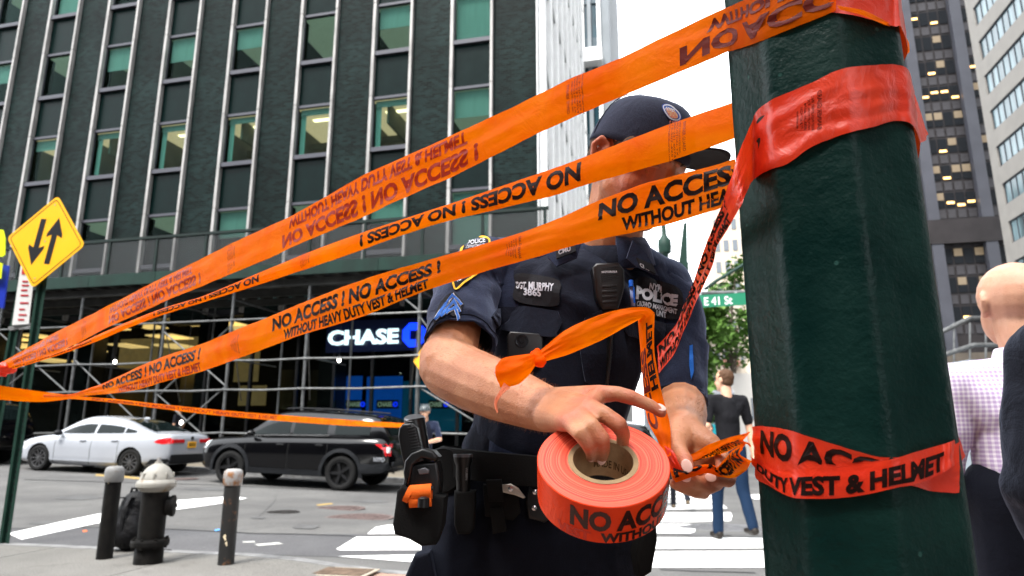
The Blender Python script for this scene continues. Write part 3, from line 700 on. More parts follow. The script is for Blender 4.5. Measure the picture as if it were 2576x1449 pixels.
def far_tower(lab, x0, x1, ytop, n, m, rows, cn, wy, wz, fl, z00=-3, wf=.55):
    t = thing('apartment_tower', lab, 'building', S(0, n, 0)); u0 = on_plane(x0, 900, n)[0]; u1 = on_plane(x1, 900, n)[0]; zt = on_plane((x0+x1)/2, ytop, n)[1]
    bm = bm_new(); sbox(bm, u0, u1, n, n+14, z00, zt); fin('wall', bm, m, t, world=True)
    cw = (u1-u0)/cn; k = 0; me = None
    for i in range(cn):
        for j in range(rows):
            z = zt - 1.6 - j*fl
            if z < 2 or k > 260: continue
            k += 1
            if me is None:
                bm = bm_new(); box(bm, (0, 0, 0), (cw*wf, .16, fl*.5), Matrix.Rotation(-R(13), 4, 'Z')); me = bpy.data.meshes.new('window'); bm.to_mesh(me); bm.free(); me.materials.append(M_BGL)
            o = bpy.data.objects.new('window', me); COL.objects.link(o); o.parent = t; o.matrix_parent_inverse = xf(t).inverted(); o.location = S(u0+cw*(i+.5), n-.02, z-fl*.25)
    if wy:
        for i in range(cn):   # balconies as real slabs
            for j in range(rows):
                z = zt - 1.6 - j*fl - fl*.55
                if z < 2 or i % 2: continue
                bm = bm_new(); sbox(bm, u0+cw*(i+.15), u0+cw*(i+.85), n-1.2, n-.1, z-.12, z+.55); fin('balcony', bm, wy, t, world=True)
    return t
far_tower('tall beige apartment tower seen above the green street sign', 1812, 1905, 470, 95, M_BEI, 20, 4, None, 0, 3.1)
far_tower('pale cream apartment tower with red balcony panels below the street sign', 1786, 1875, 770, 70, mat('cream_tower_brick', (.62, .55, .45), .8, var=.06, scale=.2), 12, 6, mat('red_balcony_panel', (.42, .20, .16), .8), 0, 2.9)
far_tower('low white building across the avenue behind the polo shirt man', 1735, 1900, 940, 46, mat('white_render_wall', (.55, .53, .50), .8, var=.06, scale=.4), 3, 7, None, 0, 2.6, wf=.6)
far_tower('slim grey tower at the far end of the avenue', 1700, 1790, 800, 130, mat('grey_render', (.5, .5, .48), .8), 10, 5, None, 0, 3.2)
# ================================================================ BROWN TOWER AND GREY BUILDING AT RIGHT
M_BRN = mat('brown_steel_panel', (.026, .023, .024), .5, var=.15, scale=.5)
M_PIER = mat('blue_grey_pier', (.05, .052, .064), .45, var=.1, scale=.4)
M_WDK = mat('dark_office_window', (.012, .014, .017), .1)
M_WBL = mat('tan_window_blind', (.17, .135, .095), .8, emit=(.5, .36, .2), es=.05)  # a little glow mixed into the tan cloth, standing in for light
M_WLT = mat('office_lamp_glow', (1, .7, .3), .5, emit=(1, .50, .13), es=.8)
M_SPB = mat('grey_spandrel_panel', (.045, .043, .047), .5, var=.12, scale=.6)
bt = thing('brown_office_tower', 'tall dark brown steel office tower with tan blinds behind the green pole', 'building', S(35, 90, 0))
nb = 90; uL = 26; 
pA = on_plane(3560/1.5528, 300/1.5528, nb)[0]; pB = on_plane(3760/1.5528, 300/1.5528, nb)[0]; bayw = pB-pA
bm = bm_new(); sbox(bm, pA-2*bayw, pB+2*bayw, nb, nb+25, -3, 110); fin('steel_wall', bm, M_BRN, bt, world=True)
for k in range(-2, 4):
    u = pA + k*bayw; bm = bm_new(); sbox(bm, u-.65, u+.65, nb-.9, nb-.02, -3, 110); fin('pier', bm, M_PIER, bt, world=True)
random.seed(5)
zrow = on_plane(3650/1.5528, 786/1.5528, nb)[1]; zr2 = on_plane(3650/1.5528, 679/1.5528, nb)[1]; fl = zr2-zrow
wme = {}
for mm, nm in ((M_WDK, 'd'), (M_WBL, 'b'), (M_SPB, 's'), (M_WLT, 'l')):
    me = bpy.data.meshes.new('window'); bm = bm_new(); ww = (bayw-1.3)/4
    if nm == 'd': box(bm, (0, 0, 0), (ww*.84, .1, fl*.52))
    if nm == 'b': box(bm, (0, 0, 0), (ww*.8, .04, fl*.26))
    if nm == 's': box(bm, (0, 0, 0), (ww*.76, .1, fl*.30))
    if nm == 'l': box(bm, (0, 0, 0), (ww*.7, .04, fl*.08))
    bm.to_mesh(me); bm.free(); me.materials.append(mm); wme[nm] = me
def inst(name, me, parent, loc, rz=-R(13)):
    o = bpy.data.objects.new(name, me); COL.objects.link(o); o.parent = parent; o.matrix_parent_inverse = xf(parent).inverted(); o.location = loc; o.rotation_euler = (0, 0, rz); return o
cnt = 0
for j in range(-4, 11):
    z = zrow + j*fl
    for k in range(-1, 3):
        for i in range(4):
            u = pA + k*bayw + .65 + ww*(i+.5)
            if u > pB + 1.2*bayw: continue
            wn = inst('window', wme['d'], bt, S(u, nb-.04, z))
            inst('spandrel_panel', wme['s'], bt, S(u, nb-.04, z-fl*.5))
            t_ = random.random()
            if j in (6, 3, -2, -3, -1): t_ -= .25
            if t_ < .38: inst('blind', wme['b'], wn, S(u, nb-.11, z+fl*.13))
            elif t_ > .72: inst('ceiling_lamp', wme['l'], wn, S(u, nb-.11, z + random.choice((-.1, -.2, .05))*fl))
z = zrow - 1.15*fl; bm = bm_new(); sbox(bm, pA-bayw*2, pB+2*bayw, nb-1.0, nb-.02, z-.9*fl*.5, z+fl*.4); fin('plain_band', bm, M_BRN, bt, world=True)
# grey building with ribbon windows
M_GRY = mat('grey_limestone', (.19, .18, .165), .75, var=.07, scale=.6, bump=.2, bscale=8)
M_RIB = mat('ribbon_window_glass', (.10, .15, .165), .12, var=.45, scale=1.1, stretch=(1, 1, .12))
gb = thing('grey_office_building', 'pale grey stone building with long ribbon windows at the right edge', 'building', S(31, 60, 0))
ug = 30.8
nE, _ = on_ucon(3848/1.5528, 500/1.5528, ug)
print('grey edge n', nE)
bm = bm_new(); sbox(bm, ug+.25, ug+22, nE-45, nE, -3, 90); fin('stone_wall', bm, M_GRY, gb, world=True)
tops = [on_ucon(x/1.5528, y/1.5528, ug) for x, y in ((3800, 34), (3822.6, 166), (3845, 304), (3867, 438), (3890, 574), (3912, 717), (3938, 866))]
print('grey tops', tops)
flg = (tops[0][1]-tops[-1][1])/6; nW = sum(t[0] for t in tops)/7
bm = bm_new(); 
sbox(bm, ug, ug+.26, nW, nE, -3, 90)
ztop0 = tops[-1][1]
for j in range(-5, 12):
    zt = ztop0 + j*flg; zbm = zt - flg*.56
    bm2 = bm_new(); sbox(bm2, ug+.0, ug+.26, nW-.0, nE-44, zbm-flg*.44, zbm); fin('spandrel_band', bm2, M_GRY, gb, world=True)
    for q in range(24):
        n1 = nW - .15 - q*1.05
        if q < 22 and zt < 75: 
            bm3 = bm_new(); sbox(bm3, ug+.18, ug+.245, n1-1.0, n1, zbm+.05, zt-.05); pn = fin('ribbon_window', bm3, M_RIB, gb, world=True)
    bm3 = bm_new()
    for q in range(24):
        n1 = nW - .1 - q*1.05; sbox(bm3, ug+.12, ug+.249, n1-.03, n1+.03, zbm, zt)
    sbox(bm3, ug+.05, ug+.248, nW-25, nW, zt-.07, zt+.0); sbox(bm3, ug+.05, ug+.248, nW-25, nW, zbm, zbm+.06)
    fin('window_frame', bm3, M_SILL, gb, world=True)
fin('corner_pier', bm, M_GRY, gb, world=True)
# raised plaza with railings behind the bald man
pz = thing('plaza_parapet', 'grey stepped plaza parapet with metal railings behind the bald man', 'wall', S(18, 30, 0))
def PR(x, y, d): return D(x, y, d)
bm = bm_new()
for pts, d in (([(2340, 850), (2440, 800), (2560, 800), (2620, 830)], 26), ([(2340, 905), (2450, 868), (2600, 868)], 25)):
    tube(bm, [PR(x, y, d) for x, y in pts], .09, 8)
fin('handrail', bm, M_PIPE, pz, world=True)
bm = bm_new()
for x in (2360, 2400, 2440, 2480, 2520, 2560): tube(bm, [PR(x, 812, 26), PR(x, 960, 26)], .04, 6)
fin('baluster', bm, M_PIPE, pz, world=True)
bm = bm_new(); a = [PR(2330, 945, 24), PR(2440, 905, 24), PR(2600, 905, 24), PR(2700, 905, 24)]
rr = [[p + Vector((0, 0, 0)), p + Vector((0, 1.0, 0)), Vector((p.x, p.y+1.0, -1)), Vector((p.x, p.y, -1))] for p in a]
ring_loft(bm, rr); fin('stone_parapet', bm, mat('blue_grey_stone', (.22, .25, .28), .7, var=.1, scale=.8), pz, world=True)
bm = bm_new(); a = [PR(2330, 890, 30), PR(2700, 880, 30)]
rr = [[p, p + Vector((0, 1.0, 0)), Vector((p.x, p.y+1.0, -1)), Vector((p.x, p.y, -1))] for p in a]
ring_loft(bm, rr); fin('rear_wall', bm, mat('brown_plaza_wall', (.10, .085, .07), .8, var=.2, scale=1), pz, world=True)
# ================================================================ VEHICLES
M_CARW = mat('white_car_paint', (.30, .315, .345), .22, coat=.8, var=.03, scale=2)
M_CARB = mat('black_car_paint', (.0015, .0015, .002), .14, coat=.2, spec=.25)
M_TINT = mat('car_glass', (.004, .007, .007), .05, spec=.12)
M_RUB = mat('tyre_rubber', (.008, .008, .008), .8, bump=.3, bscale=80)
M_RIM = mat('grey_alloy_rim', (.14, .14, .145), .3, metal=.7)
M_RIMB = mat('black_steel_rim', (.005, .005, .006), .45, metal=.2)
M_PLAS = mat('dark_plastic_cladding', (.010, .011, .013), .6)
M_CHR = mat('bright_trim', (.62, .63, .64), .18, metal=.9)
M_TAIL = mat('red_tail_lamp', (.55, .01, .015), .12, coat=.5)
M_TAILW = mat('clear_lamp_lens', (.7, .66, .66), .1, coat=1)
M_HEAD = mat('head_lamp_lens', (.65, .68, .7), .08, metal=.3, coat=1)
M_PLATE = mat('orange_number_plate', (.85, .42, .03), .5)
def car(name, label, spec, loc, rz, paint, group=None):
    L, W = spec['L'], spec['W']; t = thing(name, label, 'car', loc, rz, group)
    zt, zr, zb, ww = spec['zt'], spec['zr'], spec['zb'], spec['w']
    x0, x1 = -L/2, L/2; xs = [x0 + (x1-x0)*(.5-.5*cos(PI*i/44)) for i in range(45)]
    bm = bm_new(); rings = []
    for x in xs:
        w_ = cinterp(ww, x); a, b_ = cinterp(zb, x), cinterp(zt, x); H = b_-a
        half = [(0, a), (w_*.84, a), (w_*.955, a+.06*H/.6), (w_*.985, a+.16*H), (w_*.985, a+.32*H), (w_, a+.52*H), (w_*.995, a+.66*H), (w_*.97, a+.82*H), (w_*.935, a+.93*H), (w_*.86, a+.985*H), (w_*.6, b_+.01), (w_*.3, b_+.018)]
        top = [(0, b_+.02)]
        r = [(y, z) for y, z in half] + top + [(-y, z) for y, z in half[1:][::-1]]
        rings.append([Vector((x, y, z)) for y, z in r])
    ring_loft(bm, rings); bmesh.ops.recalc_face_normals(bm, faces=bm.faces)
    g0, g1 = spec['g']; wb_, wr_ = spec['gw']
    def gw(x, z):
        b_ = cinterp(zt, x)-.03; r_ = cinterp(zr, x); f = max(0, min(1, (z-b_)/max(.05, spec['H']-b_)))
        k = 1 - .13*sstep(g1-.9, g1, x) - .13*sstep(g0+.7, g0, x)
        return (wb_ + (wr_-wb_)*f**1.25)*k
    b2 = bm_new(); rings = []
    gx = [g0 + (g1-g0)*i/36 for i in range(37)]
    for x in gx:
        b_ = cinterp(zt, x)-.05; r_ = max(cinterp(zr, x), b_+.02); d = r_-b_
        hp = [(gw(x, b_), b_), (gw(x, b_+d*.35), b_+d*.35), (gw(x, b_+d*.65), b_+d*.65), (gw(x, b_+d*.86), b_+d*.86), (gw(x, r_)*.93, b_+d*.965), (gw(x, r_)*.78, r_-.004), (gw(x, r_)*.4, r_+.012)]
        r = [(0, b_)] + hp + [(0, r_+.016)] + [(-y, z) for y, z in hp[::-1]]
        rings.append([Vector((x, y, z)) for y, z in r])
    ring_loft(b2, rings); bmesh.ops.recalc_face_normals(b2, faces=b2.faces)
    b3 = bm_new()
    for ax in spec['axles']:
        for s in (1, -1): lathe(b3, [(spec['arch'], -.16), (spec['arch'], .34)], 40, Matrix.Translation((ax, s*(W/2-.08), spec['R']+.01)) @ Matrix.Rotation(-s*PI/2, 4, 'X'))
    bmesh.ops.recalc_face_normals(b3, faces=b3.faces)
    def tmpo(bm):
        me = bpy.data.meshes.new('tmp'); bm.to_mesh(me); bm.free(); o = bpy.data.objects.new('tmp', me); COL.objects.link(o); return o
    o1, o2, o3 = tmpo(bm), tmpo(b2), tmpo(b3)
    o3.data.materials.append(M_PLAS); o1.data.materials.append(paint); o1.data.materials.append(M_PLAS); o2.data.materials.append(paint)
    m = o1.modifiers.new('u', 'BOOLEAN'); m.operation = 'UNION'; m.object = o2; m.solver = 'EXACT'
    m = o1.modifiers.new('d', 'BOOLEAN'); m.operation = 'DIFFERENCE'; m.object = o3; m.solver = 'EXACT'
    me = eval_obj(o1)
    for q in (o1, o2, o3): bpy.data.objects.remove(q)
    for p in me.polygons: p.use_smooth = True
    if len(me.materials) == 0: me.materials.append(paint)
    try: me.set_sharp_from_angle(angle=R(38))
    except Exception: pass
    bo = link('body', me, [], t)
    # glass
    def side_glass(xa, xb, s, zlo=.035, zhi=.085, nm='side_window'):
        bm = bm_new(); n = 10; cols_ = []
        for i in range(n+1):
            x = xa + (xb-xa)*i/n; b_ = cinterp(zt, x)+zlo; r_ = cinterp(zr, x)-zhi; r_ = max(r_, b_+.012)
            col = []
            for j in range(5):
                z = b_ + (r_-b_)*j/4; col.append(bm.verts.new((x, s*(gw(x, z)*(1-.02*(j/4)**2)+.006), z)))
            cols_.append(col)
        for i in range(n):
            for j in range(4): bm.faces.new((cols_[i][j], cols_[i+1][j], cols_[i+1][j+1], cols_[i][j+1]))
        return fin(nm, bm, M_TINT, t, smooth=True)
    for s in (1, -1):
        for a, b_ in spec['glass']: side_glass(a, b_, s)
    def screen(xa, xb, nm, k=.8, up=.016):
        bm = bm_new(); g = []
        for i in range(9):
            x = xa+(xb-xa)*i/8; r_ = cinterp(zr, x); wv = gw(x, r_)*k
            g.append([bm.verts.new((x, wv*j/4, r_+up+.012*(1-abs(j/4)))) for j in range(-4, 5)])
        for i in range(8):
            for j in range(8): bm.faces.new((g[i][j], g[i+1][j], g[i+1][j+1], g[i][j+1]))
        fin(nm, bm, M_TINT, t, smooth=True)
    screen(*spec['front'], 'windscreen'); screen(*spec['rear'], 'rear_window')
    # wheels
    for ax in spec['axles']:
        for s in (1, -1):
            R_ = spec['R']; wm = Matrix.Translation((ax, s*(W/2-.13), R_)) @ Matrix.Rotation(-s*PI/2, 4, 'X')
            bm = bm_new(); lathe(bm, [(R_*.66, -.10), (R_*.93, -.11), (R_*.99, -.08), (R_, 0), (R_*.99, .08), (R_*.93, .11), (R_*.68, .105), (R_*.66, .09)], 32, wm, cap=False)
            ty = fin('tyre', bm, M_RUB, t, smooth=True)
            bm = bm_new(); rm = spec['rim']; lathe(bm, [(R_*.665, .08), (R_*.69, .104), (R_*.64, .104), (R_*.62, .03)], 32, wm, cap=False)
            lathe(bm, [(R_*.62, .02), (.001, .02)], 32, wm, mi=1, cap=False)
            ns = 10 if rm is M_RIM else 5
            for k in range(ns):
                M = wm @ Matrix.Rotation(2*PI*k/ns, 4, 'Z'); box(bm, (R_*.37, 0, .072), (R_*.56, R_*(.075 if ns == 10 else .16), .03), M)
            lathe(bm, [(R_*.13, .06), (R_*.12, .1), (.001, .105)], 16, wm)
            fin('rim', bm, [rm, M_RUB], t)
    # arches trimmed, door seams and handles
    def sy(x, z):
        a, b_ = cinterp(zb, x), cinterp(zt, x); return cinterp(ww, x)*interp([(0, .95), (.16, .985), (.32, .985), (.52, 1), (.66, .995), (.82, .97), (.93, .935), (1, .86)], (z-a)/(b_-a))
    for s in (1,):
        for x in spec['seams']:
            bm = bm_new(); z0 = cinterp(zb, x)+.06; z1 = cinterp(zt, x)-.02
            ring_loft(bm, [[Vector((x-.005+e, s*(sy(x, z)+q), z)) for e, q in ((0, -.01), (.012, -.01), (.012, .0025), (0, .0025))] for z in [z0+(z1-z0)*i/8 for i in range(9)]])
            fin('door_seam', bm, M_RUB, t)
        for x, z in spec['handles']:
            bm = bm_new(); yy = s*(sy(x, z)+.02); box(bm, (x, yy, z), (.2, .03, .03), bevel=.01); box(bm, (x, yy-.02*s, z), (.16, .02, .07), bevel=.006); fin('door_handle', bm, spec.get('hm', paint), t)
    for s in (1, -1):   # mirrors
        mx_, mz = spec['mirror']; bm = bm_new(); ellipsoid(bm, (mx_, s*(W/2+.06), mz), (.09, .11, .075)); box(bm, (mx_+.02, s*(W/2-.03), mz-.04), (.06, .14, .03)); fin('wing_mirror', bm, spec.get('mm', M_PLAS), t, smooth=True)
    return t, sy
def surf_patch(bm, pts, off): 
    pass
def side_poly(name, t, sy, poly, m, s=1, off=.008, parent=None):
    """panel following the flank: poly of (x, z)"""
    bm = bm_new(); f = bm.faces.new([bm.verts.new((x, 0, z)) for x, z in poly]); (bm.normal_update(), bmesh.ops.triangulate(bm, faces=[f])); bmesh.ops.subdivide_edges(bm, edges=bm.edges, cuts=2)
    for v in bm.verts: v.co.y = s*(sy(v.co.x, v.co.z)+off)
    r = bmesh.ops.extrude_face_region(bm, geom=list(bm.faces))
    for g in r['geom']:
        if isinstance(g, bmesh.types.BMVert): g.co.y -= s*.03
    return fin(name, bm, m, parent or t)
SED = dict(L=4.87, W=1.85, H=1.48, R=.335, arch=.375, axles=(1.475, -1.375), rim=M_RIM,
  zt=[(-2.435, .93), (-2.38, 1.03), (-2.2, 1.075), (-1.9, 1.07), (-1.2, 1.03), (0, .985), (.9, .955), (1.1, .96), (1.6, .90), (2.1, .79), (2.3, .70), (2.42, .60), (2.435, .56)],
  zb=[(-2.435, .55), (-2.36, .36), (-2.0, .27), (-1, .2), (1.6, .2), (2.2, .23), (2.38, .28), (2.435, .4)],
  w=[(-2.435, .62), (-2.40, .74), (-2.2, .86), (-1.8, .915), (-1, .925), (1.2, .925), (1.8, .90), (2.15, .82), (2.35, .68), (2.435, .5)],
  zr=[(-2.0, 1.04), (-1.85, 1.09), (-1.5, 1.20), (-1.1, 1.335), (-.8, 1.405), (-.4, 1.45), (0, 1.465), (.25, 1.45), (.55, 1.35), (.95, 1.13), (1.25, .95)],
  g=(-1.98, 1.22), gw=(.86, .60), glass=[(-1.42, -1.08), (-1.03, -.20), (-.12, .93)], front=(.42, 1.12), rear=(-1.78, -.86),
  seams=(-.98, -.15, .98), handles=((-.85, .86), (.12, .83)), mirror=(.86, 1.0))
uR = on_plane(335, 1195, 14.85)[0]; uF = on_plane(95, 1180, 14.85)[0]; print('sedan wheelbase from photo', uR-uF)
us_ = (uR+uF)/2 - .05; ps_ = S(us_, 14.8+.925, 0); ps_.z = ground_z(ps_)
rzs = R(167)
sedan, sy1 = car('white_sedan', 'white four-door sedan with an orange number plate parked by the scaffold', SED, ps_, rzs, M_CARW)
slope = (ground_z(S(us_+1, 15.7, 0)) - ground_z(S(us_-1, 15.7, 0)))/2
sedan.rotation_euler = (0, math.atan(slope)*1.0, rzs)
side_poly('tail_light', sedan, sy1, [(-2.02, .865), (-2.12, .93), (-2.3, .985), (-2.38, .975), (-2.40, .83), (-2.25, .82), (-2.1, .84)], M_TAIL)
side_poly('tail_light', sedan, sy1, [(-2.02, .865), (-2.12, .93), (-2.3, .985), (-2.38, .975), (-2.40, .83), (-2.25, .82), (-2.1, .84)], M_TAIL, s=-1)
side_poly('head_light', sedan, sy1, [(2.0, .70), (2.15, .74), (2.32, .66), (2.34, .58), (2.15, .62)], M_HEAD)
side_poly('sill_trim', sedan, sy1, [(-.95, .30), (1.05, .30), (1.05, .335), (-.95, .345)], M_CARW, off=.012)
side_poly('bumper_valance', sedan, sy1, [(-1.85, .3), (-2.0, .44), (-2.36, .46), (-2.4, .4), (-2.3, .33)], M_PLAS, off=.012)
bm = bm_new(); ring_loft(bm, [[Vector((x, y, z)) for x, z in ((-2.445, .56), (-2.40, .56), (-2.38, .33), (-2.41, .36))] for y in (-.7, -.5, 0, .5, .7)]); fin('rear_valance', bm, M_PLAS, sedan)
bm = bm_new(); box(bm, (-2.445, 0, .80), (.02, .32, .16), bevel=.004); fin('number_plate', bm, M_PLATE, sedan)
bm = bm_new()
for y in (-.1, -.05, 0, .05, .1): box(bm, (-2.457, y, .80), (.006, .024, .08))
fin('plate_print', bm, M_TRIM, sedan)['kind'] = 'stuff'
for s in (1, -1): 
    bm = bm_new(); ring_loft(bm, [[Vector((-2.45+q, s*y, z)) for q, z in ((.0, .94), (.05, .95), (.05, .84), (.0, .85))] for y, q in ((.30, 0), (.55, .01), (.72, .04))]); fin('tail_light', bm, M_TAIL, sedan)
bm = bm_new(); ellipsoid(bm, (-.95, 0, 1.43), (.1, .02, .045)); fin('roof_antenna', bm, M_CARW, sedan, smooth=True)
bm = bm_new(); lathe(bm, [(.05, 0), (.05, .02), (.001, .02)], 16, Matrix.Translation((-2.43, 0, .97)) @ Matrix.Rotation(-PI/2, 4, 'Y')); fin('boot_badge', bm, M_TRIM, sedan)
SUVS = dict(L=5.0, W=2.0, H=1.78, R=.385, arch=.45, axles=(1.50, -1.36), rim=M_RIMB,
  zt=[(-2.5, .95), (-2.42, 1.10), (-2.2, 1.20), (-1.4, 1.20), (0, 1.17), (1.0, 1.13), (1.3, 1.11), (2.0, 1.05), (2.3, .98), (2.45, .84), (2.5, .76)],
  zb=[(-2.5, .52), (-2.35, .42), (-1.6, .30), (-1, .28), (1.6, .28), (2.2, .3), (2.4, .38), (2.5, .5)],
  w=[(-2.5, .74), (-2.44, .86), (-2.2, .95), (-1.6, .995), (1.2, 1.0), (1.9, .97), (2.25, .90), (2.42, .76), (2.5, .58)],
  zr=[(-2.45, 1.16), (-2.33, 1.35), (-2.15, 1.62), (-1.95, 1.70), (-1.2, 1.745), (-.3, 1.765), (.3, 1.74), (.6, 1.64), (1.0, 1.36), (1.35, 1.10)],
  g=(-2.44, 1.32), gw=(.93, .70), glass=[(-1.98, -1.12), (-.92, -.06), (.04, .98)], front=(.5, 1.2), rear=(-2.40, -2.12),
  seams=(-1.0, -.01, 1.12), handles=((-.80, .98), (.20, .96)), mirror=(.95, 1.2), mm=M_CARB)
uR = on_plane(868, 1228, 14.35)[0]; uF = on_plane(585, 1210, 14.35)[0]; print('suv wheelbase from photo', uR-uF)
us2 = (uR+uF)/2 - .07; ps2 = S(us2, 14.3+1.0, 0); ps2.z = ground_z(ps2)
suv, sy2 = car('black_suv', 'black police utility vehicle with red tail lamp parked behind the white sedan', SUVS, ps2, rzs, M_CARB)
suv.rotation_euler = (0, math.atan(slope), rzs)
tl = [(-2.15, 1.05), (-2.47, 1.07), (-2.49, .80), (-2.40, .80), (-2.36, .93)]
for s in (1, -1):
    side_poly('tail_light', suv, sy2, tl, M_TAIL, s=s); side_poly('reversing_lens', suv, sy2, [(-2.40, 1.0), (-2.465, 1.0), (-2.47, .87), (-2.42, .87)], M_TAILW, s=s, off=.014)
    side_poly('head_light', suv, sy2, [(2.12, 1.0), (2.3, .96), (2.46, .80), (2.42, .72), (2.2, .85)], M_HEAD, s=s)
    side_poly('lower_cladding', suv, sy2, [(-.85, .30), (1.0, .30), (1.0, .42), (-.85, .42)], M_PLAS, s=s, off=.014)
    side_poly('bumper_cladding', suv, sy2, [(-1.85, .40), (-1.80, .62), (-2.1, .60), (-2.46, .66), (-2.49, .52), (-2.3, .42)], M_PLAS, s=s, off=.03)
    for ax in (1.50, -1.36):
        bm = bm_new(); rr_ = []
        for k in range(25):
            a = PI*(-.06) + PI*1.12*k/24; c_, s_ = cos(a), sin(a)
            def pt(r, o): 
                x = ax+r*c_; z = .395+r*s_; return Vector((x, s*(sy2(x, max(z, .34))+o), z))
            rr_.append([pt(.455, -.05), pt(.455, .022), pt(.535, .018), pt(.54, -.03)])
        ring_loft(bm, rr_); fin('wheel_arch_trim', bm, M_PLAS, suv)
    bm = bm_new(); tube(bm, [(x, s*.66, cinterp(SUVS['zr'], x)+.05) for x in (-1.8, -1.4, -.8, 0, .3)], .018, 8); fin('roof_rail', bm, M_PLAS, suv)
bm = bm_new(); ring_loft(bm, [[Vector((x, sy2(x, 1.14)*.0 + (.93)*(1-.13*sstep(.4, 1.3, x)) + .012 + q, cinterp(SUVS['zt'], x)+dz)) for q, dz in ((0, .0), (.012, .0), (.012, .03), (0, .03))] for x in [-1.0+.1*i for i in range(21)]]); fin('window_trim', bm, M_CHR, suv)
bm = bm_new(); box(bm, (-2.52, 0, .62), (.06, 1.5, .1), bevel=.02); fin('step_bumper', bm, M_PLAS, suv)
bm = bm_new(); box(bm, (-2.515, 0, .9), (.02, .32, .16)); fin('number_plate', bm, M_PLATE, suv)
def lett(t, sy, txt, xc, z, w_, h_, m):
    vv, ff = text_polys(txt, .03); x1 = max(v[0] for v in vv); y1 = max(v[1] for v in vv); bm = bm_new()
    q = [bm.verts.new((xc-v[0]/x1*w_, sy(xc-v[0]/x1*w_, z+v[1]/y1*h_)+.012, z+v[1]/y1*h_)) for v in vv]
    for f in ff:
        try: bm.faces.new([q[i] for i in f])
        except ValueError: pass
    fin('lettering', bm, m, t, recalc=False)
lett(suv, sy2, 'NYPD', -2.15, .68, .24, .09, MATS['white_car_paint'])
# darker vehicles beyond and at the left edge
def dark_car(label, u, n, paint=M_CARB, sp=SUVS):
    p = S(u, n, 0); p.z = ground_z(p); t, s_ = car('parked_car', label, sp, p, rzs, paint); t.rotation_euler = (0, math.atan(slope), rzs); return t, s_
dark_car('dark utility vehicle parked behind the black police one, mostly hidden by the officer', us2+6.0, 15.3)
dark_car('black car at the left edge in front of the white sedan', us_-6.2, 15.8)
# ================================================================ BOLLARDS, HYDRANT, BACKPACK
M_BLK = mat('worn_black_paint', (.004, .004, .004), .55, bump=.4, bscale=40, bdist=.004, col2=(.010, .009, .008), scale=14, spec=.12)
def rusty(name, base, rust, th=.66, sc=9):
    m, nt, b = new_mat(name); tc = nt.nodes.new('ShaderNodeTexCoord'); n = N_(nt, 'ShaderNodeTexNoise', Scale=sc, Detail=8, Roughness=.7); nt.links.new(tc.outputs['Object'], n.inputs['Vector'])
    r = nt.nodes.new('ShaderNodeValToRGB'); e = r.color_ramp.elements; e[0].position = th-.05; e[0].color = (*base, 1); e[1].position = th+.06; e[1].color = (*rust, 1)
    nt.links.new(n.outputs[0], r.inputs[0]); nt.links.new(r.outputs[0], b.inputs['Base Color']); b.inputs['Roughness'].default_value = .6
    bp = N_(nt, 'ShaderNodeBump', Strength=.6, Distance=.006); nt.links.new(n.outputs[0], bp.inputs['Height']); nt.links.new(bp.outputs[0], b.inputs['Normal']); return m
M_BR1 = rusty('black_paint_rust_spots', (.005, .005, .005), (.17, .07, .025), .62, 7); M_CAP1 = rusty('silver_paint_worn', (.17, .17, .17), (.13, .105, .08), .6, 16)
M_CAP2 = rusty('silver_paint_rust', (.26, .26, .26), (.20, .08, .02), .54, 9); M_HYDW = rusty('cream_hydrant_paint', (.25, .24, .215), (.17, .11, .055), .60, 10)
def NEAR(x, y, z=.1):
    r = D(x, y, 1.0) - Vector((0, 0, CAMH)); t = (z-CAMH)/r.z; p = Vector((0, 0, CAMH)) + r*t; p.z = z; return p
def bollard(x, y, ytop, label, m, mc, chips=()):
    c = NEAR(x, y); t = thing('bollard', label, 'bollard', c, 0, 'steel bollards guarding the fire hydrant'); hgt = (D(x, ytop, c.y).z - .1)
    r = .064; bm = bm_new(); lathe(bm, [(r, 0), (r, hgt-.13)], 28); pipe = fin('pipe', bm, m, t, smooth=True, auto=50)
    bm = bm_new(); lathe(bm, [(r*1.12, hgt-.135), (r*1.2, hgt-.125), (r*1.22, hgt-.05), (r*1.12, hgt-.02), (r*.85, hgt-.004), (r*.4, hgt), (.001, hgt)], 28); fin('cap', bm, mc, t, smooth=True, auto=60)
    for (dx, z, s, mm) in chips:
        a = -PI/2 + dx - .12; bm = bm_new(); ring = [Vector(((r+.0016)*cos(a+s*q[0]/r), (r+.0016)*sin(a+s*q[0]/r), z+s*q[1])) for q in ((-.9, -.3), (-.5, .8), (.1, 1.3), (.6, .6), (.5, -.5), (.9, -1.4), (.2, -1.9), (-.2, -.8))]
        bm.faces.new([bm.verts.new(p) for p in ring]); fin('paint_chip', bm, mm, t)
    return t
M_CHIP = mat('exposed_primer', (.62, .52, .36), .7, var=.2, scale=40)
bollard(262, 1405, 1172, 'black bollard with a plain silver cap standing left of the fire hydrant', M_BLK, M_CAP1, [(.0, .63, .006, M_CHIP)])
bollard(568, 1419, 1179, 'rusty black bollard with a chipped silver cap standing right of the fire hydrant', M_BR1, M_CAP2, [(.1, .22, .017, M_CHIP), (.35, .17, .012, M_CHIP)])
c = NEAR(372, 1416); hy = thing('fire_hydrant', 'black fire hydrant with a cream domed bonnet between two bollards', 'fire hydrant', c); H = D(372, 1150, c.y).z - .1
bm = bm_new(); r = .108; lathe(bm, [(r*1.03, 0), (r*1.03, .10), (r*.97, .11), (r*.97, .13)], 32); fin('base', bm, M_BLK, hy, smooth=True, auto=40)
bm = bm_new(); lathe(bm, [(r*.98, .13), (r*1.32, .135), (r*1.36, .15), (r*1.36, .172), (r*1.32, .185), (r*1.0, .19)], 32)
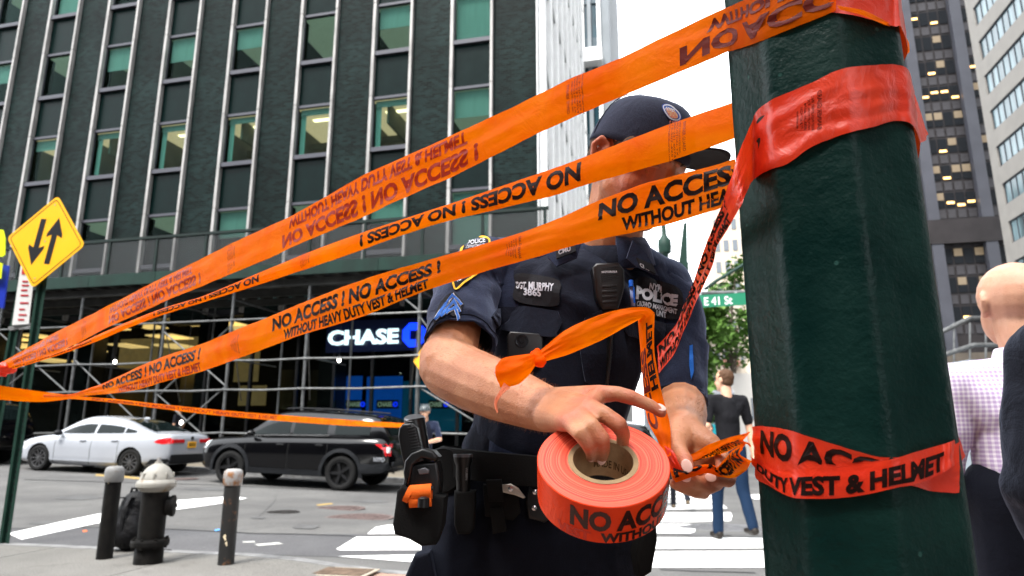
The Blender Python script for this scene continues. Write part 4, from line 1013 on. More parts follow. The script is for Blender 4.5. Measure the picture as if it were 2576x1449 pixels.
for k in range(8): lathe(bm, [(.014, .12), (.014, .2), (.001, .2)], 6, Matrix.Translation((r*1.2*cos(k*PI/4), r*1.2*sin(k*PI/4), 0)))
fin('flange', bm, M_BLK, hy)
bm = bm_new(); lathe(bm, [(r*.93, .19), (r*.95, .4), (r*.98, H-.27)], 32); fin('barrel', bm, M_BLK, hy, smooth=True, auto=40)
bm = bm_new(); bt_ = H-.27; lathe(bm, [(r*1.0, bt_-.01), (r*1.12, bt_+.0), (r*1.42, bt_+.03), (r*1.46, bt_+.055), (r*1.40, bt_+.07), (r*1.22, bt_+.09), (r*1.2, bt_+.105), (r*1.12, bt_+.12), (r*1.02, bt_+.15), (r*.78, bt_+.185), (r*.45, bt_+.21), (r*.28, bt_+.22), (r*.26, bt_+.235), (.001, bt_+.235)], 36)
for k in range(8): box(bm, (r*1.08, 0, bt_+.115), (.03, .02, .06), Matrix.Rotation(k*PI/4+.3, 4, 'Z'), bevel=.004)
fin('bonnet', bm, M_HYDW, hy, smooth=True, auto=35)
bm = bm_new(); lathe(bm, [(.018, bt_+.235), (.016, H-.0), (.001, H)], 5); fin('operating_nut', bm, M_CAP2, hy)
for a, rr_, ln in ((R(18), .078, .035), (R(120), .045, .04)):
    bm = bm_new(); M = Matrix.Rotation(a, 4, 'Z') @ Matrix.Translation((r*.85, 0, H-.40)) @ Matrix.Rotation(PI/2, 4, 'Y'); lathe(bm, [(rr_, 0), (rr_, ln), (rr_*1.12, ln+.002), (rr_*1.12, ln+.028), (rr_*.9, ln+.036), (.014, ln+.037), (.014, ln+.05), (.001, ln+.05)], 24, M); fin('outlet_cap', bm, M_BLK, hy, smooth=True, auto=40)
# backpack
M_BAG = mat('black_nylon', (.004, .004, .005), .6, var=.5, scale=8, bump=.8, bscale=14, bdist=.02)
c = NEAR(322, 1395, .1) + Vector((-.13, .22, -.0)); bp_ = thing('backpack', 'black backpack slumped on the pavement behind the fire hydrant', 'backpack', c)
blob('bag', [('e', (0, 0, .22), (.15, .13, .24)), ('e', (.02, 0, .40), (.12, .09, .12)), ('e', (.02, -.09, .17), (.12, .07, .15)), ('c', (-.08, 0, .12), .1, (.1, 0, .12), .1)], .012, 3, M_BAG, bp_, world=False, disp=lambda p: .012*noise.noise(p*9))
for dx in (-.05, .05):
    bm = bm_new(); tube(bm, [(dx, .0, .46), (dx-.03, -.1, .47), (dx-.05, -.15, .36), (dx-.05, -.15, .15), (dx-.02, -.12, .04)], .022, 8, flat=.3); fin('shoulder_strap', bm, M_BAG, bp_, smooth=True)
bm = bm_new(); tube(bm, [(-.03, 0, .49), (-.02, 0, .545), (.02, 0, .545), (.03, 0, .49)], .012, 8); fin('grab_handle', bm, M_BAG, bp_, smooth=True)
bm = bm_new(); tube(bm, [(.1, .02, .03), (.22, .0, .02), (.42, -.03, .008)], [.02, .014, .004], 8, flat=.5); fin('trailing_strap', bm, M_BAG, bp_, smooth=True)
# ================================================================ SIGN POSTS
M_GRN = mat('dark_green_post', (.012, .035, .026), .5, var=.2, scale=6, bump=.3, bscale=30)
M_YSGN = mat('amber_sign_sheeting', (.86, .42, .01), .35, var=.03, scale=6)
M_BLKP = mat('black_sign_print', (.01, .01, .012), .5)
M_ALU = mat('aluminium_back', (.45, .45, .46), .4, metal=.8)
pb = NEAR(10, 1368)
post = thing('sign_post', 'dark green U-channel post at the left edge carrying the two-way sign', 'post', pb)
topz = D(120, 700, pb.y+.02)
def uchan(bm, a, b_, w_=.06, dpt=.03, th=.006):
    a, b_ = Vector(a), Vector(b_); sec = [(-w_/2-.02, 0), (-w_/2, 0), (-w_/2+.012, dpt), (w_/2-.012, dpt), (w_/2, 0), (w_/2+.02, 0), (w_/2+.02, -th), (w_/2-.006, -th), (w_/2-.018, dpt-th), (-w_/2+.018, dpt-th), (-w_/2+.006, -th), (-w_/2-.02, -th)]
    ring_loft(bm, [[p + Vector((x, y, 0)) for x, y in sec] for p in (a, b_)])
bm = bm_new(); tp = D(108, 690, pb.y) - pb; tp.x *= .97; uchan(bm, (0, 0, 0), (tp.x, 0, tp.z+.35)); fin('channel', bm, M_GRN, post)
bm = bm_new()
for k in range(0, 40): box(bm, (tp.x*(k*.055)/(tp.z+.35), -.004+.024, .12+k*.055), (.012, .004, .02))
fin('bolt_holes', bm, M_BLKP, post)['kind'] = 'stuff'
def sign_two_way(label, corners, d, thick=.004):
    """corners: picture corners top, right, bottom, left of the plate"""
    P = [D(x, y, d) for x, y in corners]; c = sum(P, Vector())/4
    t = thing('two_way_sign', label, 'road sign', c)
    ex = ((P[1]+P[0])/2 - (P[3]+P[2])/2).normalized()
    sz = ((P[1]-P[0]).length + (P[2]-P[1]).length + (P[3]-P[2]).length + (P[0]-P[3]).length)/4
    return t, P, c, sz
def rrect(s, r, n=5):
    out = []
    for cx, cy, a0 in ((s/2-r, s/2-r, 0), (-s/2+r, s/2-r, 90), (-s/2+r, -s/2+r, 180), (s/2-r, -s/2+r, 270)):
        for k in range(n+1): a = R(a0+90*k/n); out.append((cx+r*cos(a), cy+r*sin(a)))
    return out
def two_way(label, c, sz, yaw, tilt, flip=False):
    t = thing('two_way_sign', label, 'road sign', c); t.rotation_euler = (0, tilt, yaw)
    Mr = Matrix.Rotation(PI/4, 4, 'Y')
    def plate(nm, poly, y0, y1, m):
        bm = bm_new(); prism(bm, poly, y1-y0, Matrix.Translation((0, y0, 0)) @ Mr); return fin(nm, bm, m, t)
    plate('plate', rrect(sz, sz*.07), 0, .004, M_YSGN)
    bm = bm_new(); o_ = rrect(sz*.93, sz*.055); i_ = rrect(sz*.905, sz*.045); n = len(o_)
    vo = [bm.verts.new(Mr @ Vector((x, -.0015, z))) for x, z in o_]; vi = [bm.verts.new(Mr @ Vector((x, -.0015, z))) for x, z in i_]
    for k in range(n): bm.faces.new((vo[k], vo[(k+1) % n], vi[(k+1) % n], vi[k]))
    fin('border_line', bm, M_BLKP, t, recalc=False)
    def arrow(x, up, s):
        w_ = .038*s; hw = .105*s; L = .25*s; g = .0015
        pts = [(-w_, -L), (w_, -L), (w_, L-.17*s), (hw, L-.20*s), (hw*1.0, L-.16*s), (0, L+.03*s), (-hw*1.0, L-.16*s), (-hw, L-.20*s), (-w_, L-.17*s)]
        if not up: pts = [(p[0], -p[1]) for p in pts][::-1]
        bm = bm_new(); bm.faces.new([bm.verts.new((x+p[0], -g, p[1]*1.0)) for p in pts]); (bm.normal_update(), bmesh.ops.triangulate(bm, faces=bm.faces)); fin('arrow', bm, M_BLKP, t, recalc=False)
    s = sz/.75
    arrow(-.10*s, False, s); arrow(.10*s, True, s)
    bm = bm_new()
    for z in (0, .42*s, -.42*s): lathe(bm, [(.008, 0), (.008, .004), (.001, .004)], 8, Matrix.Translation((0, -.0015, z)) @ Matrix.Rotation(PI/2, 4, 'X'))
    fin('bolts', bm, M_ALU, t)['kind'] = 'stuff'
    return t
dsg = pb.y - .06
tws = two_way('large amber two-way traffic sign with opposed black arrows, tilted on the left post', D(114, 607, dsg), .72, R(-12), R(8))
# small arrow sign beyond, half behind the officer's elbow
tw2 = two_way('small amber arrow sign on the scaffold, half hidden by the elbow', S(*( (lambda uz: (uz[0], 17.2, uz[1]))(on_plane(1078, 905, 17.2)) )), .82, R(-35), R(0))
# parking regulation sign on a second post
d2 = pb.y + .35
p2 = thing('sign_post', 'dark green channel post behind the parking regulation sign at the left edge', 'post', Vector((D(-20, 1300, d2).x-.12, d2, .1)))
bm = bm_new(); q0 = D(60, 700, d2) - p2.location; uchan(bm, (0, 0, 0), (q0.x+.0, 0, q0.z+.3)); fin('channel', bm, M_GRN, p2)
M_PKW = mat('white_sign_sheeting', (.62, .62, .62), .4); M_RED = mat('dark_red_print', (.42, .02, .03), .5)
pk = thing('parking_sign', 'white parking regulation sign with red print below the two-way sign', 'road sign', D(62, 745, d2-.04))
def quad_img(nm, pts, d, m, parent, th=.004):
    P = [D(x, y, d) for x, y in pts]; bm = bm_new(); a = [bm.verts.new(p) for p in P]; b_ = [bm.verts.new(p + Vector((0, th, 0))) for p in P]; n = len(P)
    bm.faces.new(a); bm.faces.new(b_[::-1])
    for i in range(n): bm.faces.new((a[i], b_[i], b_[(i+1) % n], a[(i+1) % n]))
    return fin(nm, bm, m, parent, world=True)
quad_img('plate', [(52, 668), (88, 672), (72, 815), (30, 818)], d2-.04, M_PKW, pk)
quad_img('red_heading', [(57, 662), (90, 664), (88, 690), (54, 690)], d2-.045, M_RED, pk, .001)
for i, (y, w_) in enumerate(((706, 14), (716, 18), (728, 16), (741, 20), (760, 22), (776, 14), (790, 20), (802, 16))):
    quad_img('print_line', [(56-i*1.6, y), (56-i*1.6+w_, y), (56-i*1.6+w_, y+4), (56-i*1.6, y+4)], d2-.045, M_RED, pk, .001)
b2_ = thing('bus_stop_sign', 'blue and yellow-green street sign pole at the extreme left edge', 'road sign', D(4, 690, 7.5))
quad_img('blue_panel', [(-30, 660), (22, 668), (8, 775), (-40, 770)], 7.5, mat('blue_sign_sheeting', (.01, .03, .35), .4), b2_, .02)
quad_img('fluorescent_panel', [(-40, 578), (6, 578), (11, 600), (10, 640), (4, 645), (-40, 640)], 7.45, mat('fluorescent_yellow', (.75, .85, .02), .5, emit=(.7, .9, 0), es=.1), b2_, .02)
quad_img('fluorescent_panel', [(-20, 655), (4, 662), (0, 700), (-20, 700)], 7.44, MATS['fluorescent_yellow'], b2_, .02)
bm = bm_new(); tube(bm, [D(-14, 560, 7.6), D(-60, 1300, 7.6)], .04, 8); fin('pole', bm, M_GRN, b2_, world=True)
quad_img('shelf_bracket', [(20, 822), (75, 812), (78, 818), (24, 832)], d2-.02, M_ALU, pk, .05)
# ================================================================ FAR SIDE: TREES, MAST ARM, STREET SIGN, LAMP
M_LEAF = mat('plane_tree_leaves', (.05, .12, .018), .6, col2=(.13, .24, .05), scale=1.2); M_BARK = mat('bark', (.08, .065, .05), .85, var=.3, scale=8)
def leafy(nm, parent, cs, n, size, world=True):
    bm = bm_new()
    for _ in range(n):
        c_, r_ = random.choice(cs); v = Vector((random.gauss(0, 1), random.gauss(0, 1), random.gauss(0, 1))).normalized()*(random.random()**.45)
        p = Vector(c_) + Vector((v.x*r_[0], v.y*r_[1], v.z*r_[2])); s = size*random.uniform(.6, 1.4)
        e = Euler((random.uniform(-1, 1), random.uniform(-1, 1), random.uniform(0, 6.28))).to_matrix()
        a = [p + e @ Vector(q)*s for q in ((-.5, -.1, 0), (0, -.4, .08), (.55, 0, 0), (0, .4, .08))]
        bm.faces.new([bm.verts.new(q) for q in a])
    return fin(nm, bm, M_LEAF, parent, world=world, recalc=False)
def tree(label, x, d, ztop, spread, n=1400):
    base = D(x, 1000, d); base.z = 0; t = thing('street_tree', label, 'tree', base); zt_ = ztop
    bm = bm_new(); tube(bm, [(0, 0, -.2), (.05, 0, zt_*.3), (-.05, .1, zt_*.55), (0, 0, zt_*.8)], [.17, .13, .09, .04], 9)
    cs = []
    for k in range(11):
        a = random.uniform(0, 6.28); z = random.uniform(.4, 1)*zt_; rr_ = spread*random.uniform(.3, .8)*(1.2-z/zt_*.6); c_ = Vector((rr_*cos(a), rr_*sin(a), z)); tube(bm, [(0, 0, z*.65), c_*.6+Vector((0, 0, z*.33)), c_], [.06, .035, .015], 6)
        cs.append((c_, (spread*.42, spread*.42, zt_*.085)))
    fin('trunk', bm, M_BARK, t); leafy('crown', t, cs, n, .38, world=False); return t
tree('leafy green street tree beside the officer\'s shoulder across the avenue', 1735, 33, 10.2, 1.7, 2200)
tree('lower leafy street tree seen under the green street sign', 1778, 30, 6.6, 1.5, 2000)
tree('street tree with thin foliage rising behind the street sign', 1850, 44, 13.0, 2.2, 1500)
tree('bushy street tree behind the officer\'s sleeve patch', 1722, 27, 4.6, 1.3, 1800)
M_LSG = mat('green_street_sign_sheeting', (.005, .17, .085), .4); M_WPR = mat('white_print', (.75, .78, .76), .5)
ds = 11.5
ar = thing('mast_arm', 'dark green signal mast arm with guy rod behind the green pole', 'street furniture', D(1850, 745, ds))
bm = bm_new(); tube(bm, [D(1690, 742, ds+.1), D(1760, 739, ds+.1), D(2000, 733, ds+.1)], .045, 10); fin('arm', bm, M_PIPE, ar, world=True)
bm = bm_new(); tube(bm, [D(1772, 728, ds+.1), D(1800, 708, ds+.1), D(1880, 660, ds+.1)], .03, 8); tube(bm, [D(2000, 600, ds+.1), D(2010, 1300, ds+.1)], .1, 12); fin('guy_rod', bm, M_GRN, ar, world=True)
sn = thing('street_name_sign', 'green street name sign reading E 41 St hung on the mast arm', 'street sign', D(1810, 757, ds))
quad_img('plate', [(1718, 745), (1925, 733), (1925, 764), (1718, 776)], ds, M_LSG, sn, .02)
a = D(1772, 769, ds-.006); b_ = D(1843, 765, ds-.006); top = D(1772, 748, ds-.006)
text_on('lettering', 'E 41 St', a, b_-a, (0, 0, 1), (b_-a).length, (top.z-a.z), M_WPR, sn, bold=.02)
bm = bm_new(); 
for x in (1760, 1850): 
    p = D(x, 742, ds+.06); box(bm, (p.x, p.y, p.z), (.04, .06, .10))
fin('bracket', bm, M_ALU, sn, world=True)
lp = thing('lamp_column', 'dark green lamp column top with ball finial behind the officer\'s shoulder', 'street lamp', D(1680, 700, 9.0))
dl = 9.0
bm = bm_new(); cx_ = D(1676, 700, dl); zA = D(1676, 780, dl).z; zs = [D(1676, y, dl).z for y in (690, 660, 640, 636, 622, 605, 598, 590, 560, 500)]; rs_ = [.035, .04, .05, .085, .095, .09, .055, .035, .03, .012]
lathe(bm, [(.06, zA-1.5-0), (.06, zs[0])] + list(zip(rs_, zs)), 16, Matrix.Translation((cx_.x, cx_.y, 0))); fin('finial_column', bm, M_GRN, lp, world=True, smooth=True, auto=40)
quad_img('bracket_plate', [(1668, 675), (1722, 655), (1732, 660), (1732, 760), (1715, 775), (1690, 745), (1668, 742)], dl-.06, M_GRN, lp, .14)
quad_img('bracket_fin', [(1708, 680), (1722, 560), (1728, 560), (1730, 690)], dl-.0, M_GRN, lp, .06)
# ================================================================ GREEN POLE
from mathutils.bvhtree import BVHTree
CAMP = Vector((0, 0, CAMH))
def project(p):
    d = Vector(p) - CAMP; f = d.y*cos(TH) + d.z*sin(TH); up = -d.y*sin(TH) + d.z*cos(TH)
    return 1288 + FP*d.x/f, 724.5 - FP*up/f
PC = Vector((0.4, 0.8)); PR0 = 0.1105; PEPS = R(35.5)
def pole_r(phi, z):
    Rz = PR0*(1 - .045*(z-1.4)); l = ((phi-PEPS) % (PI/4)) - PI/8; ap = Rz*cos(PI/8)
    r = ap/cos(l); rmax = Rz*.985
    k = .003
    if r > rmax - k: r = rmax - k*math.exp(-(r-rmax+k)/k)
    return r - .0012*max(0, cos(l*4.4))
def pole_pt(phi, z, off=0): r = pole_r(phi, z)+off; return Vector((PC.x + r*cos(phi), PC.y + r*sin(phi), z))
def pole_hit(x, y, off=.0018):
    r = D(x, y, 1.0) - CAMP; best = None; t = .55
    while t < 1.0:
        p = CAMP + r*t; dx, dy = p.x-PC.x, p.y-PC.y; q = sqrt(dx*dx+dy*dy) - pole_r(atan2(dy, dx), p.z) - off
        if best is None or q < best[0]: best = (q, p, atan2(dy, dx))
        if q < 0: return p, atan2(dy, dx)
        t += .0012
    _, p, a = best; q = pole_pt(a, p.z, off); return q, a
def pole_paint():
    m, nt, b = new_mat('thick_green_pole_paint'); tc = nt.nodes.new('ShaderNodeTexCoord')
    n1 = N_(nt, 'ShaderNodeTexNoise', Scale=85, Detail=3, Roughness=.55); n2 = N_(nt, 'ShaderNodeTexNoise', Scale=9, Detail=6, Roughness=.6); n3 = N_(nt, 'ShaderNodeTexNoise', Scale=260, Detail=2)
    for n in (n1, n2, n3): nt.links.new(tc.outputs['Object'], n.inputs['Vector'])
    r = nt.nodes.new('ShaderNodeValToRGB'); e = r.color_ramp.elements; e[0].position = .3; e[0].color = (.0016, .0115, .010, 1); e[1].position = .7; e[1].color = (.003, .021, .0165, 1)
    nt.links.new(n2.outputs[0], r.inputs[0])
    v = N_(nt, 'ShaderNodeTexVoronoi', Scale=24); nt.links.new(tc.outputs['Object'], v.inputs['Vector'])
    r2 = nt.nodes.new('ShaderNodeValToRGB'); e = r2.color_ramp.elements; e[0].position = .045; e[0].color = (1, 1, 1, 1); e[1].position = .07; e[1].color = (0, 0, 0, 1); nt.links.new(v.outputs['Distance'], r2.inputs[0])
    mx_ = nt.nodes.new('ShaderNodeMix'); mx_.data_type = 'RGBA'; nt.links.new(r2.outputs[0], mx_.inputs[0]); nt.links.new(r.outputs[0], mx_.inputs[6]); mx_.inputs[7].default_value = (.02, .06, .05, 1)
    nt.links.new(mx_.outputs[2], b.inputs['Base Color']); b.inputs['Roughness'].default_value = .36; b.inputs['Specular IOR Level'].default_value = .11
    a1 = N_(nt, 'ShaderNodeMath', operation='MULTIPLY_ADD'); nt.links.new(n2.outputs[0], a1.inputs[0]); a1.inputs[1].default_value = 1.3; nt.links.new(n1.outputs[0], a1.inputs[2])
    a2 = N_(nt, 'ShaderNodeMath', operation='MULTIPLY_ADD'); nt.links.new(n3.outputs[0], a2.inputs[0]); a2.inputs[1].default_value = .25; nt.links.new(a1.outputs[0], a2.inputs[2])
    bp = N_(nt, 'ShaderNodeBump', Strength=.7, Distance=.0022); nt.links.new(a2.outputs[0], bp.inputs['Height']); nt.links.new(bp.outputs[0], b.inputs['Normal'])
    rm_ = N_(nt, 'ShaderNodeMapRange'); rm_.inputs['From Min'].default_value = .35; rm_.inputs['From Max'].default_value = .65; rm_.inputs['To Min'].default_value = .30; rm_.inputs['To Max'].default_value = .52; nt.links.new(n2.outputs[0], rm_.inputs[0]); nt.links.new(rm_.outputs[0], b.inputs['Roughness'])
    MATS['pole'] = m; return m
M_POLE = pole_paint()
pole = thing('signal_pole', 'thick dark green octagonal painted steel pole wrapped in orange tape', 'pole', (PC.x, PC.y, .1))
bm = bm_new(); rings = []
for i in range(70):
    z = .1 + 4.6*i/69; rings.append([pole_pt(PEPS + 2*PI*k/128, z) for k in range(128)])
ring_loft(bm, rings); fin('shaft', bm, M_POLE, pole, smooth=True, world=True)
bm = bm_new(); lathe(bm, [(.19, .1), (.19, .16), (.16, .2), (.13, .3), (.118, .34)], 8, Matrix.Translation((PC.x, PC.y, 0)) @ Matrix.Rotation(PEPS, 4, 'Z')); fin('base_flange', bm, M_POLE, pole, world=True)
# ================================================================ ORANGE TAPE
def tape_mat(name, col, trans=.42, clear=.06, rough=.3, dcol=None, spec=.13):
    m = bpy.data.materials.new(name); m.use_nodes = True; nt = m.node_tree; nt.nodes.clear(); MATS[name] = m
    o = nt.nodes.new('ShaderNodeOutputMaterial'); d = nt.nodes.new('ShaderNodeBsdfPrincipled'); t = nt.nodes.new('ShaderNodeBsdfTranslucent'); c = nt.nodes.new('ShaderNodeBsdfTransparent')
    d.inputs['Base Color'].default_value = (*(dcol or col), 1); d.inputs['Roughness'].default_value = rough; d.inputs['Specular IOR Level'].default_value = spec
    t.inputs[0].default_value = (*col, 1); c.inputs[0].default_value = (1, .35, .08, 1)
    tc = nt.nodes.new('ShaderNodeTexCoord'); nz = N_(nt, 'ShaderNodeTexNoise', Scale=22, Detail=7, Roughness=.62, Distortion=1.6); nt.links.new(tc.outputs['Object'], nz.inputs['Vector'])
    bp = N_(nt, 'ShaderNodeBump', Strength=.7, Distance=.004); nt.links.new(nz.outputs[0], bp.inputs['Height']); nt.links.new(bp.outputs[0], d.inputs['Normal'])
    n5 = N_(nt, 'ShaderNodeTexNoise', Scale=7, Detail=6, Roughness=.6, Distortion=1.0); nt.links.new(tc.outputs['Object'], n5.inputs['Vector'])
    for tgt, cc in ((t.inputs[0], col), (d.inputs['Base Color'], dcol or col)):
        rr = nt.nodes.new('ShaderNodeValToRGB'); e = rr.color_ramp.elements; e[0].position = .36; e[1].position = .64
        e[0].color = (cc[0]*.93, cc[1]*.80, cc[2]*.9, 1); e[1].color = (min(1, cc[0]*1.05), cc[1]*1.22, cc[2]*1.1, 1); nt.links.new(n5.outputs[0], rr.inputs[0]); nt.links.new(rr.outputs[0], tgt)
    m1 = nt.nodes.new('ShaderNodeMixShader'); m1.inputs[0].default_value = trans; nt.links.new(d.outputs[0], m1.inputs[1]); nt.links.new(t.outputs[0], m1.inputs[2])
    m2 = nt.nodes.new('ShaderNodeMixShader'); m2.inputs[0].default_value = clear; nt.links.new(m1.outputs[0], m2.inputs[1]); nt.links.new(c.outputs[0], m2.inputs[2]); nt.links.new(m2.outputs[0], o.inputs[0])
    return m
M_TAPE = tape_mat('orange_barrier_film', (1.0, .21, .0), .58, .008, rough=.42, dcol=(1.0, .145, .0), spec=.05)
M_TAPER = tape_mat('orange_barrier_film_layered', (.9, .07, .006), .25, .02, dcol=(.74, .038, .010), spec=.5)
M_INK = mat('black_tape_ink', (.010, .003, .002), .5, spec=.1)
M_INKF = tape_mat('ink_seen_through_film', (.55, .05, .012), .35, .0, dcol=(.30, .028, .01))
M_INKG = mat('ink_under_a_layer', (.10, .010, .006), .5, spec=.1)
def catmull(P, t):
    n = len(P); i = max(0, min(n-2, int(t))); f = t-i
    p0, p1, p2, p3 = P[max(i-1, 0)], P[i], P[i+1], P[min(i+2, n-1)]
    return ((p1*2) + (p2-p0)*f + (p0*2-p1*5+p2*4-p3)*f*f + (p1*3-p0-p2*3+p3)*f**3)*.5
class Ribbon:
    def __init__(s, T, B, amp=.0, fs=9, ft=2.0, seed=0, bow=0.0):
        s.T, s.B = T, B; s.n = len(T); s.amp, s.fs, s.ft, s.seed, s.bow = amp, fs, ft, seed, bow
        N = (s.n-1)*16; s.ts = [(s.n-1)*i/N for i in range(N+1)]; pts = [(catmull(T, t)+catmull(B, t))/2 for t in s.ts]; s.cum = [0]
        for a, b in zip(pts[:-1], pts[1:]): s.cum.append(s.cum[-1] + (b-a).length)
        s.L = s.cum[-1]
    def tt(s, x):
        x = max(0, min(s.L, x)); lo, hi = 0, len(s.cum)-1
        while hi-lo > 1:
            m_ = (lo+hi)//2
            if s.cum[m_] <= x: lo = m_
            else: hi = m_
        d = s.cum[hi]-s.cum[lo]; f = (x-s.cum[lo])/d if d > 1e-9 else 0
        return s.ts[lo] + (s.ts[hi]-s.ts[lo])*f
    def base(s, x, v):
        t = s.tt(x); a, b = catmull(s.B, t), catmull(s.T, t); return a + (b-a)*v
    def normal(s, x, v):
        e = .002; du = s.base(min(x+e, s.L), v) - s.base(max(x-e, 0), v); dv = s.base(x, 1) - s.base(x, 0); n = du.cross(dv)
        if n.length < 1e-12: return Vector((0, -1, 0))
        n.normalize()
        if n.dot(CAMP - s.base(x, v)) < 0: n = -n
        return n
    def p(s, x, v, lift=0):
        v = v + (.014*noise.noise(Vector((x*22, v*1.5, s.seed+31))) + .008*noise.noise(Vector((x*70, v, s.seed+5))))*(abs(2*v-1)**2)
        q = s.base(x, v); n = s.normal(x, v); h = lift + s.bow*(1-(2*v-1)**2)
        if s.amp:
            h += s.amp*(noise.noise(Vector((x*s.fs, v*s.ft, s.seed))) + .5*noise.noise(Vector((x*s.fs*2.7+v*3, v*s.ft*2, s.seed+9))))
        return q + n*h
    def s_at(s, ix, v=.5):
        best = (1e9, 0); k = 240
        for i in range(k+1):
            x = s.L*i/k; e = abs(project(s.base(x, v))[0]-ix)
            if e < best[0]: best = (e, x)
        return best[1]
    def s_aty(s, iy, v=.5):
        best = (1e9, 0)
        for i in range(241):
            x = s.L*i/240; e = abs(project(s.base(x, v))[1]-iy)
            if e < best[0]: best = (e, x)
        return best[1]
def tape_thing(label, group=None): 
    return label
def ribbon_obj(rb, label, m=None, parent=None, name='barrier_tape', step=.006, nt=10, ragged=.0):
    bm = bm_new(); ns = max(6, int(rb.L/step)); g = []
    for i in range(ns+1):
        x = rb.L*i/ns; g.append([bm.verts.new(rb.p(x, j/nt)) for j in range(nt+1)])
    for i in range(ns):
        for j in range(nt): bm.faces.new((g[i][j], g[i+1][j], g[i+1][j+1], g[i][j+1]))
    if parent is None:
        c = rb.base(rb.L/2, .5); t = thing(name, label, 'tape', c); o = fin('film', bm, m or M_TAPE, t, smooth=True, world=True, recalc=False); return t
    return fin(name, bm, m or M_TAPE, parent, smooth=True, world=True, recalc=False)
def ribbon_text(rb, parent, txt, s0, s1, v0, v1, m=None, bold=.045, lift=.0007, flipv=False, rev=False, clip=None):
    """txt from s0 to s1 (s along the tape), baseline at v0, cap height at v1"""
    vv, ff = text_polys(txt, bold); x1 = max(v[0] for v in vv); x0 = min(v[0] for v in vv); y1 = max(v[1] for v in vv); y0 = min(0, min(v[1] for v in vv) if '&' not in txt else 0)
    b = bmesh.new(); q = [b.verts.new((v[0], v[1], 0)) for v in vv]
    for f in ff:
        try: b.faces.new([q[i] for i in f])
        except ValueError: pass
    long_ = [e for e in b.edges if e.calc_length() > .25]
    if long_: bmesh.ops.subdivide_edges(b, edges=long_, cuts=2); bmesh.ops.triangulate(b, faces=b.faces)
    kill = []
    for v in b.verts:
        fx = (v.co.x-x0)/(x1-x0); fy = (v.co.y-y0)/(y1-y0); s_ = s0 + (s1-s0)*fx; w_ = v0 + (v1-v0)*fy
        if s_ < 0 or s_ > rb.L or w_ < .01 or w_ > .99 or (clip and not clip(s_, w_)): kill.append(v); continue
        v.co = rb.p(s_, w_, lift)
    if kill: bmesh.ops.delete(b, geom=kill, context='VERTS')
    if len(b.faces) == 0: b.free(); return None
    return fin('lettering', b, m or M_INK, parent, world=True, recalc=False)
SMALL = ['BANNER GUARD', 'REEF INDUSTRIES INC.', 'HOUSTON, TX', '800-231-6074', '713-507-4251', 'www.reefindustries.com']
def small_print(rb, parent, s, wdt=.024, v0=.15, v1=.85, m=None, mirror=False):
    """block of fine print running across the tape"""
    M_ = m or MATS['fine_print_ink']
    pos = 0
    for i, tx in enumerate(SMALL):
        vv, ff = text_polys(tx, .01); x1 = max(v[0] for v in vv); h = .0052 if i == 0 else .0030
        f0 = v0 + (.04*i if i else 0); f1 = v1 - (.03*i if i else 0)
        b = bmesh.new(); q = []
        for v in vv:
            a = pos + (h*(v[1]/.75)); a = -a if mirror else a
            q.append(b.verts.new(rb.p(s + a, f0 + (f1-f0)*(v[0]/x1), .0007)))
        for f in ff:
            try: b.faces.new([q[k] for k in f])
            except ValueError: pass
        fin('fine_print', b, M_, parent, world=True, recalc=False)
        pos -= h*1.0 + .0014
mat('fine_print_ink', (.25, .02, .008), .5)
def inv(x, x0, d0, x1, d1):
    a, b = 1/d0, 1/d1; return 1/(a + (b-a)*(x-x0)/(x1-x0))
def itop(tab, tabb, d0, d1, xs, dd=0):
    T = []; B = []
    for x in xs:
        d = inv(x, 0, d0, 1850, d1); T.append(D(x, cinterp(tab, x), d)); B.append(D(x, cinterp(tabb, x), d+dd))
    return T, B
# --- tape 1: from the left, over the officer, to the top of the pole
xs = list(range(-60, 1800, 60)) + [1820]
t1 = [(-60, 937), (0, 912), (153, 829), (280, 765), (388, 708), (480, 663), (644, 583), (750, 535), (916, 442), (1144, 337), (1417, 207), (1560, 147), (1674, 90), (1870, 2)]
b1 = [(-60, 950), (0, 932), (140, 889), (276, 822), (400, 765), (542, 706), (644, 663), (750, 615), (900, 551), (1144, 441), (1417, 305), (1560, 243), (1674, 196), (1838, 127)]
T, B = itop(t1, b1, 2.35, .80, xs)
for x, yt, yb in ((1850, 12, 125), (1900, -12, 108), (1960, -40, 84), (2040, -75, 52), (2104, -98, 27)):
    T.append(pole_hit(x, yt, .004)[0]); B.append(pole_hit(x, yb, .004)[0])
rb1 = Ribbon(T, B, amp=.0038, fs=5, ft=2.8, seed=1, bow=.002)
tp1 = ribbon_obj(rb1, 'uppermost orange tape with mirrored red-brown lettering, rising to the top of the pole')
A = rb1.s_at
ribbon_text(rb1, tp1, 'WITHOUT HEAVY DUTY VEST & HELMET', A(728), A(1172), .90, .60, M_INKF)
ribbon_text(rb1, tp1, 'NO ACCESS ! NO ACCESS !', A(708), A(1208), .50, .08, M_INKF)
ribbon_text(rb1, tp1, 'WITHOUT HEAVY DUTY VEST & HELMET', A(278), A(487), .88, .58, M_INKF)
ribbon_text(rb1, tp1, 'NO ACCESS ! NO ACCESS !', A(276), A(505), .50, .10, M_INKF)
ribbon_text(rb1, tp1, 'WITHOUT HEAVY DUTY VEST & HELMET', A(30), A(152), .85, .58, M_INKF)
ribbon_text(rb1, tp1, 'NO ACCESS ! NO ACCESS !', A(36), A(172), .46, .12, M_INKF)
ribbon_text(rb1, tp1, 'WITHOUT HEAVY DUTY VEST', A(1779), A(1779)+.42, .88, .60, M_INKG)
ribbon_text(rb1, tp1, 'NO ACCESS ! NO', A(1722), A(1722)+.46, .52, .10, M_INKG)
